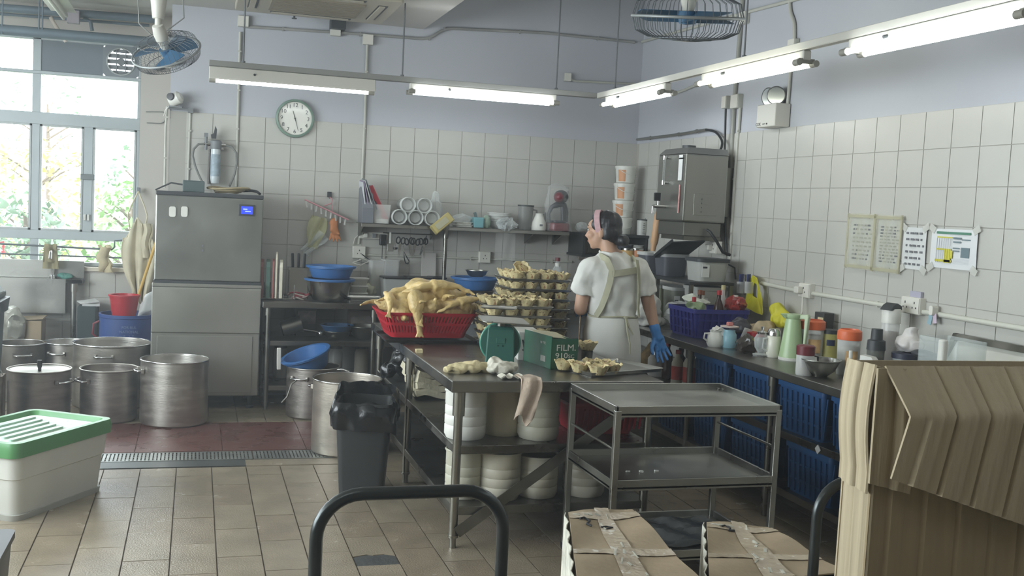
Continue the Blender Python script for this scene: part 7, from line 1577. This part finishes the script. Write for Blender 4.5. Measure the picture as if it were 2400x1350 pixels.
for k, (x, y) in enumerate(((-.22, -.05), (-.16, -.06), (-.08, -.05))): tag(MB().bc((0, 0, .004), (.018, .008, .006)).jit(.003, 50, k).o('paper_scrap', WHITEP, loc=(2.095 + x, 4.31 + y, .456)), ['left white scrap on the middle trolley tier', 'middle white scrap on the middle trolley tier', 'right white scrap on the middle trolley tier'][k], 'scrap', 'scraps on the trolley')
# ================================================================ THE COOK
SKN = mat('skin', S(188, 150, 126), .5, 0, .06, 10); SHIRT = mat('shirt_white', S(216, 216, 210), .85, 0, .04, 8, .12, 30); APR = mat('apron_white', S(206, 206, 200), .85, 0, .05, 8, .12, 26)
STRAPM = mat('apron_strap', S(168, 166, 142), .85, 0, .1, 20); HAIRM = mat('hair_black', S(30, 30, 34), .45, 0, .3, 20, .3, 80, (1, 1, .3)); PANT = mat('trousers_black', S(34, 36, 42), .85, 0, .1, 10)
BANDM = mat('headband_pink', S(196, 160, 164), .8, 0, .12, 40); GLOVE = mat('glove_blue', S(60, 130, 200), .4, 0, .1, 18, .2, 60); PATT = mat('apron_front_print', S(176, 150, 122), .85, 0, .35, 34, spots=(40, .56, S(206, 190, 170)))
WX, WYp = 2.395, 5.8
wm = T('person', 'cook in white T-shirt and apron with pink headband and blue glove, seen from behind', 'person', (WX, WYp, 0))
HS = (-.075, .03, 1.492); HR = Euler((R(-4), R(3), R(50))).to_matrix().to_4x4(); HM = Matrix.Translation(HS) @ HR
SH_L, EL_L, WR_L, HD_L = (-.172, .0, 1.272), (-.2, .02, 1.03), (-.1, .22, 1.0), (-.06, .3, 1.0)
SH_R, EL_R, WR_R = (.168, .0, 1.268), (.232, -.012, 1.045), (.278, -.035, .885)
def headm():
    m = MB(); m.ell((0, -.008, .03), (.071, .09, .084)).ell((0, .034, -.04), (.053, .056, .06)).ell((0, .066, -.084), (.022, .02, .02)).ell((0, .06, .035), (.055, .035, .04))
    m.cap((0, .09, .008), (0, .108, -.022), .009, .012).ell((0, .095, -.026), (.019, .012, .01)).ell((0, .088, -.052), (.021, .011, .007)).ell((0, .085, -.063), (.018, .011, .008))
    for s in (-1, 1): m.ell((s * .074, -.008, -.016), (.011, .021, .032), (0, 0, R(-18 * s))).ell((s * .035, .066, -.02), (.024, .025, .024)).ell((s * .03, .083, .028), (.022, .012, .009))
    return m.xf(HM)
bm = headm()
bm.cap((-.03, -.005, 1.33), (-.055, .012, 1.43), .052, .048)
tb = ((.80, .15, .115), (.92, .16, .12), (1.0, .132, .1), (1.1, .142, .1), (1.2, .155, .105), (1.27, .14, .085), (1.32, .075, .055))
for z, a, b in tb: bm.ell((0, 0, z), (a * .9, b * .88, .075))
for s, A, B_, C in ((-1, SH_L, EL_L, WR_L), (1, SH_R, EL_R, WR_R)):
    bm.cap(A, B_, .047, .04).cap(B_, C, .039, .026)
# the hand inside the glove, legs and feet
bm.cap(WR_R, (.292, -.04, .86), .02, .012); bm.cap(WR_L, HD_L, .025, .028)
for s in (-1, 1): bm.cap((s * .08, 0, .82), (s * .085, .01, .45), .082, .055).cap((s * .085, .01, .45), (s * .09, -.02, .1), .052, .034).cap((s * .09, -.03, .05), (s * .1, .1, .03), .035, .03)
organic(bm, 'body', SKN, wm, voxel=.008, smooth=5)
for s in (-1, 1):
    e = MB().ell((s * .03, .084, .01), (.012, .007, .006)).xf(HM).o('eye', WHITEP, wm, smooth=60); MB().ell((s * .03, .0895, .01), (.005, .003, .005)).xf(HM).o('iris', BLACKP, e, smooth=60)
    MB().cap((s * .018, .09, .032), (s * .046, .08, .034), .004, .003).xf(HM).o('eyebrow', HAIRM, wm, smooth=60)
MB().ell((0, .096, -.054), (.019, .005, .004)).xf(HM).o('lips', mat('lips', S(176, 104, 96), .5), wm, smooth=60)
# hair: cap of hair combed back into a low bun
hm = MB().ell((0, -.026, .042), (.081, .088, .086)).ell((0, -.055, -.005), (.07, .055, .07)).ell((0, -.095, -.055), (.034, .034, .03)).ell((.0, -.122, -.055), (.042, .034, .036))
for s in (-1, 1): hm.ell((s * .058, -.03, -.01), (.02, .045, .045)).ell((s * .062, .03, .04), (.016, .03, .035))
hm.ell((0, .03, .085), (.06, .045, .03)); hm.xf(HM)
organic(hm, 'hair', HAIRM, wm, voxel=.006, smooth=4, disp=lambda c: c + noise.noise_vector(Vector((c.x * 40, c.y * 40, c.z * 14))) * .004)
MB().sheet(40, 3, lambda u, v: HM @ Vector((.087 * math.sin(R(-118 + 236 * u)), .028 + .034 * (v - .5) - .03 * (1 - math.cos(R(-118 + 236 * u))) * .5, .036 + .096 * math.cos(R(-118 + 236 * u)) * (1 - .02 * abs(v - .5)))), .005).o('headband', BANDM, wm, smooth=60)
# T-shirt
def oval(z, a, b, cx=0.0, cy=0.0, n=32, rip=0.0): return [(cx + a * math.cos(2 * math.pi * i / n) * (1 + rip * math.sin(5 * 2 * math.pi * i / n)), cy + b * math.sin(2 * math.pi * i / n) * (1 + rip * math.sin(7 * 2 * math.pi * i / n + 1)), z) for i in range(n)]
sm = MB(); loft(sm, [oval(.95, .142, .112), oval(1.0, .145, .112), oval(1.08, .154, .115), oval(1.17, .166, .119), oval(1.25, .175, .12), oval(1.3, .165, .108, -.005), oval(1.335, .125, .09, -.012), oval(1.37, .08, .07, -.028)], True, True)
for s, A, B_ in ((-1, SH_L, EL_L), (1, SH_R, EL_R)):
    A, B_ = Vector(A), Vector(B_); q = A.lerp(B_, .62); sm.cap(A + Vector((-s * .02, 0, .012)), A.lerp(B_, .3), .068, .07); sm.cyl(A.lerp(B_, .15), q, .06, .071, n=18)
def crease(c):
    f = .006 * math.sin(c.z * 60 + c.x * 30) * (1 if c.z < 1.25 else .4); return c + noise.noise_vector(Vector((c.x * 15, c.y * 15, c.z * 10))) * .016 + Vector((0, f * .5, 0))
organic(sm, 'tshirt', SHIRT, wm, voxel=.0085, smooth=3, disp=crease)
MB().tube([(-.028 + .074 * math.cos(t), .066 * math.sin(t) - .002, 1.37 + .012 * math.sin(t)) for t in [2 * math.pi * i / 28 for i in range(28)]], .007, 8, closed=True).o('collar', SHIRT, wm, smooth=60)
# apron: skirt wrapped round the hips, straps, waist tie
sk_ = MB(); R_ = [oval(1.0, .147, .116, n=64), oval(.985, .154, .124, n=64, rip=.004), oval(.9, .172, .146, n=64, rip=.012), oval(.8, .174, .156, .01, n=64, rip=.022), oval(.72, .174, .16, .014, n=64, rip=.03), oval(.705, .173, .159, .014, n=64, rip=.03)]
loft(sk_, R_, False, False); sk_.jit(.006, 9, 4).o('apron_skirt', APR, wm, smooth=60, sol=.005)
MB().sheet(10, 14, lambda u, v: (-.232 + .08 * u, -.06 + .2 * u, .99 - .175 * v), .004).o('apron_front', PATT, wm, smooth=60, label='patterned front of the apron showing at the side')
def bx_(x, z, off=.014):
    a = .168 if z > 1.1 else .158; b = .123 if z > 1.08 else .118; b -= .35 * max(0, z - 1.27); return Vector((x, -b * math.sqrt(max(.02, 1 - (x / (a + .012)) ** 2)) - off, z))
def strap(nm, pts, w, m=STRAPM):
    P = [Vector(p) for p in pts]; n = len(P) - 1
    def f(u, v):
        s = v * n; i = min(int(s), n - 1); p = P[i].lerp(P[i + 1], s - i); d = (P[i + 1] - P[i]).normalized(); side = d.cross(Vector((p.x * .9, p.y, 0)).normalized()).normalized(); return p + side * (u - .5) * w
    return MB().sheet(2, n * 3, f, .005).o(nm, m, wm, smooth=60)
strap('strap', [(-.12, -.03, 1.352), bx_(-.105, 1.335, .03), bx_(-.075, 1.27, .018), bx_(-.082, 1.2), bx_(-.1, 1.12), bx_(-.118, 1.05), bx_(-.14, 1.0)], .036)
strap('strap', [(.09, -.03, 1.35), bx_(.085, 1.335, .03), bx_(.1, 1.27, .018), bx_(.112, 1.2), bx_(.118, 1.12), bx_(.122, 1.05), bx_(.135, 1.0)], .03)
strap('cross_strap', [bx_(-.072, 1.252, .02), bx_(-.02, 1.262, .02), bx_(.04, 1.272, .02), bx_(.098, 1.282, .02)], .036)
MB().tube([(.152 * math.cos(t), .122 * math.sin(t), .997 + .004 * math.sin(3 * t)) for t in [2 * math.pi * i / 40 for i in range(40)]], .006, 8, closed=True).o('waist_tie', STRAPM, wm, smooth=60)
MB().ell((.03, -.128, .998), (.014, .008, .01)).o('tie_knot', STRAPM, wm, smooth=60)
for pts in ([(.03, -.13, .995), (.05, -.145, .94), (.072, -.155, .9)], [(.03, -.13, .995), (.034, -.155, .92), (.05, -.17, .84), (.048, -.175, .79)]): MB().tube(pts, [.006, .006, .004, .004][:len(pts)], 8).o('tie_end', STRAPM, wm, smooth=60)
# trousers and shoes
pm_ = MB().ell((0, 0, .82), (.15, .115, .1))
for s in (-1, 1): pm_.cap((s * .08, 0, .82), (s * .088, .012, .45), .092, .07).cap((s * .088, .012, .45), (s * .092, -.015, .1), .068, .058)
organic(pm_, 'trousers', PANT, wm, voxel=.012, smooth=4)
for s in (-1, 1): organic(MB().cap((s * .09, -.045, .045), (s * .1, .1, .04), .044, .042).ell((s * .095, .03, .012), (.045, .12, .014)), 'shoe', BLACKP, wm, voxel=.009, smooth=3)
# gloves with five separate fingers
def glove(nm, W, ax, side, palmn):
    """W wrist, ax pointing along the hand, side towards the thumb, palmn out of the palm"""
    W, ax, side, pn = Vector(W), Vector(ax).normalized(), Vector(side).normalized(), Vector(palmn).normalized()
    P = lambda l, s, n: W + ax * l + side * s + pn * n
    m = MB(); m.cap(P(-.055, 0, 0), P(.02, 0, 0), .033, .029)
    for s_ in (-.026, -.008, .01, .026): m.cap(P(.02, s_ * .8, 0), P(.085, s_ * 1.05, .002), .02, .015)
    for s_, l, sp, c in ((-.032, .052, -.35, .014), (-.011, .07, -.1, .018), (.011, .075, .1, .016), (.031, .066, .3, .01)):
        k0 = P(.085, s_ * 1.1, .002); k1 = k0 + ax * l * .5 + side * sp * l * .3 + pn * c * .5; k2 = k1 + ax * l * .5 + side * sp * l * .3 + pn * c * 1.1
        m.cap(k0, k1, .0105, .0095).cap(k1, k2, .0094, .0078)
    t0 = P(.03, .03, .005); t1 = t0 + ax * .028 + side * .03 + pn * .012; t2 = t1 + ax * .034 + side * .008 + pn * .012
    m.cap(t0, t1, .016, .0125).cap(t1, t2, .0118, .009)
    o = organic(m, nm, GLOVE, wm, voxel=.0038, smooth=2, disp=lambda c: c + noise.noise_vector(c * 60) * .0018); return o
glove('glove', WR_R, (.30, -.12, -.95), (-.95, -.1, -.28), (-.15, -1, .1))
glove('glove', WR_L, (.35, .9, -.1), (.9, -.35, .2), (0, .1, -1))
# ================================================================ FOREGROUND: PLATFORM TROLLEYS AND CARTONS
PIPE = mat('handle_pipe', S(66, 70, 70), .28, .75, .15, 6)
def platform_trolley(label, cx, yh, w, zt, plat_y, rz=0, length=.85):
    t = T('platform_trolley', label, 'trolley', (cx, yh, 0), rz); r = .0165; c = .11
    pts = [(-w / 2, 0, .2), (-w / 2, 0, zt - c - r)]
    for i in range(1, 8): a = R(180 - 90 * i / 8); pts.append((-w / 2 + c + c * math.cos(a), 0, zt - c - r + c * math.sin(a)))
    pts.append((-w / 2 + c, 0, zt - r)); pts.append((w / 2 - c, 0, zt - r))
    for i in range(1, 8): a = R(90 - 90 * i / 8); pts.append((w / 2 - c + c * math.cos(a), 0, zt - c - r + c * math.sin(a)))
    pts += [(w / 2, 0, zt - c - r), (w / 2, 0, .2)]
    MB().tube(pts, r, 16).o('push_handle', PIPE, t, smooth=60)
    s_ = -1 if plat_y < yh else 1
    MB().box(-w / 2 - .05, w / 2 + .05, min(0, s_ * length) - .02, max(0, s_ * length) + .02, .16, .2).o('platform', mat('platform', S(58, 66, 84), .6), t, bevel=.01)
    for x in (-w / 2 + .03, w / 2 - .03):
        for y in (s_ * .1, s_ * (length - .1)): MB().cyl((x - .018, y, .06), (x + .018, y, .06), .06, n=22).o('wheel', RUBBER, t, smooth=40); MB().bc((x, y, .13), (.05, .07, .07)).o('wheel_fork', STEELD, t)
    return t
platform_trolley('platform trolley with a dark bent-pipe handle in the foreground', .539, 2.53, .475, .9, 1.6)
platform_trolley('second platform trolley whose pipe handle shows beside the cardboard', 2.1, 2.74, .52, .835, 1.8, length=.8)
# cartons with tape, lying side by side
CARDB = mat('carton_brown', S(160, 142, 116), .8, 0, .12, 6, .15, 40); TAPE = mat('packing_tape', S(184, 168, 144), .22, 0, .12, 20, .4, 30, spots=(26, .62, S(220, 214, 200))); WORN = mat('worn_white', S(206, 204, 190), .7, 0, .25, 26)  # pale spots in the tape colour stand in for highlights on wrinkles
def soft_box(label, tl_, tr_, fr_, fl_, h, marks, slope=0.0):
    c = (tl_ + tr_ + fr_ + fl_) / 4; t = T('carton', label, 'carton', (c.x, c.y, 0), group='taped cartons in the foreground')
    Q = [Vector((p.x - c.x, p.y - c.y, 0)) for p in (tl_, tr_, fr_, fl_)]
    def top(u, v): p = (Q[0] * (1 - u) + Q[1] * u) * (1 - v) + (Q[3] * (1 - u) + Q[2] * u) * v; return Vector((p.x, p.y, h - .012 * math.sin(math.pi * u) * math.sin(math.pi * v) + .006 * math.sin(5 * u + 9 * v)))
    vs = [Q[i] * 1.0 + Vector((0, 0, 0)) for i in range(4)]
    sd = MB().add([tuple(q) for q in vs] + [tuple(q * 1.04 + Vector((0, 0, h * .5))) for q in vs] + [tuple(q + Vector((0, 0, h - .002))) for q in vs], [(3, 2, 1, 0)] + [(i, (i + 1) % 4, 4 + (i + 1) % 4, 4 + i) for i in range(4)] + [(4 + i, 4 + (i + 1) % 4, 8 + (i + 1) % 4, 8 + i) for i in range(4)]); sd.o('sides', CARDB, t)
    for u0, u1 in ((0, .497), (.503, 1)): MB().sheet(10, 16, lambda u, v: top(u0 + (u1 - u0) * u, v), .004).o('top_flap', CARDB, t, smooth=60)
    def strip(u0, v0, u1, v1, w, nm='tape_strip', m=TAPE, dz=.008):
        d = Vector((u1 - u0, v1 - v0)); L = d.length; n = Vector((-d.y, d.x)) / L * w
        MB().sheet(4, 16, lambda a, b: top(u0 + d.x * b + n.x * (a - .5), v0 + d.y * b + n.y * (a - .5)) + Vector((0, 0, dz + .001 * math.sin(40 * b + 9 * a))), .0008).o(nm, m, t, smooth=60)
    strip(.5, 0, .5, 1, .22); strip(0, .1, 1, .1, .09); strip(0, .62, 1, .66, .08)
    rnd = random.Random(int(c.x * 100))
    for k in range(9): u, v = rnd.uniform(.4, .62), rnd.uniform(.02, .95); strip(u, v, u + rnd.uniform(-.04, .04), v + rnd.uniform(.03, .09), rnd.uniform(.01, .03), 'tape_crease', WORN, .0095)
    for k in range(5): u = rnd.uniform(.05, .4); strip(u, .085, u + rnd.uniform(.05, .12), .1, .018, 'tape_crease', WORN, .0095)
    for pts in marks: MB().tube([top(u, v) + Vector((0, 0, .009)) for u, v in pts], .004, 6).o('ink_mark', INK, t, smooth=60)
    # frayed wrap at the left edge
    MB().sheet(4, 18, lambda a, b: Q[0] * (1 - b) + Q[3] * b + Vector((-.012 - .006 * math.sin(30 * b), 0, h + .004 - a * (.22 + .04 * math.sin(17 * b)))), .003).o('frayed_wrap', WORN, t, smooth=60)
    return t
soft_box('taped brown carton in the foreground, left of the two', G(1332, 1203, .52), G(1482, 1192, .52), G(1640, 1360, .52), G(1352, 1360, .52), .52, [[(.14, .16), (.2, .14), (.27, .18), (.22, .22), (.28, .24)], [(.4, .25), (.47, .24), (.54, .26), (.46, .275)]])
soft_box('taped brown carton in the foreground, beside the tall cardboard', G(1656, 1226, .5), G(1800, 1234, .5), G(1990, 1348, .5), G(1662, 1360, .5), .5, [[(.2, .12), (.26, .1), (.33, .13), (.3, .16), (.38, .15)]])
# tall cardboard box with hanging flaps, on the second trolley
CC = mat('corrugated', S(188, 174, 146), .85, 0, .06, 9, .4, 60, (1, 1, .03)); CC2 = mat('corrugated_front', S(166, 149, 118), .85, 0, .05, 6, .25, 40, (1, 1, .03))
X0, Y0, ZB, ZT_ = 1.70, 2.3, .205, 1.24; Wc, Dc = .66, .13
cb_ = T('cardboard_box', 'tall open cardboard box with flaps folded down in the foreground', 'carton', (X0, Y0, ZB)); Hc = ZT_ - ZB
def panel(nm, fn, m, nu=24, nv=8, th=.006): return MB().sheet(nu, nv, fn, th).o(nm, m, cb_, smooth=50)
ridge = lambda s: .0028 * math.sin(s * 62) + .002 * math.sin(s * 171) + .006 * (abs(((s * 9.2) % 1) - .5) < .05)
panel('front_wall', lambda u, v: (Wc * u, ridge(Wc * u) - .0, Hc * v), CC2, 60, 2)
panel('left_wall', lambda u, v: (ridge(Dc * u), Dc * (1 - u), Hc * v), CC, 20, 2)
panel('back_wall', lambda u, v: (Wc * (1 - u), Dc, Hc * v), CC, 6, 2); panel('right_wall', lambda u, v: (Wc, Dc * u, Hc * v), CC, 6, 2)
MB().box(0, Wc, 0, Dc, 0, .006).o('bottom', CC2, cb_)
# front flap: folds out over the edge, then hangs, longer to the right
def ff(u, v):
    x = .005 + (Wc - .005) * u; L1 = .125; L2 = .165 + .2 * u
    if v < .4: k = v / .4; return (x + .03 * k * (1 - u), -.012 - .075 * k + ridge(x), Hc + .004 - L1 * k * .93)
    k = (v - .4) / .6; return (x + .03 * (1 - u) - .02 * k, -.087 + .03 * k + ridge(x) * 1.5, Hc + .004 - L1 * .93 - L2 * k)
panel('front_flap', ff, CC, 60, 20)
def lf(u, v):
    y = Dc * (1 - u); L = .325; return (-.012 - .014 * math.sin(math.pi * min(1, v * 1.2)) + ridge(y) * 1.3, y - .004, Hc + .006 - L * v - .012 * u * v)
panel('left_flap', lf, CC, 40, 12)
panel('corner_flap', lambda u, v: (-.02 + .125 * u, -.012 - .012 * math.sin(3 * v) * u + ridge(u * .1), Hc + .0 - (.3 + .03 * u) * v), CC, 14, 12)
# ================================================================ KITCHEN HAZE
hz_ = bpy.data.materials.new('added_haze'); hz_.use_nodes = True; nt = hz_.node_tree; nt.nodes.clear()
vo = nt.nodes.new('ShaderNodeVolumeScatter'); vo.inputs['Color'].default_value = (.95, .98, 1, 1); vo.inputs['Density'].default_value = .012; vo.inputs['Anisotropy'].default_value = .45  # scatter volume added for a milky look and lifted dark tones
ou = nt.nodes.new('ShaderNodeOutputMaterial'); nt.links.new(vo.outputs[0], ou.inputs['Volume'])
ha_ = MB().box(-3.7, 4.1, -3.5, 9.7, -.3, 4.2).o('added_haze', hz_)
tag(ha_, 'faint haze added to the kitchen air for a milky look', 'haze', kind='stuff')
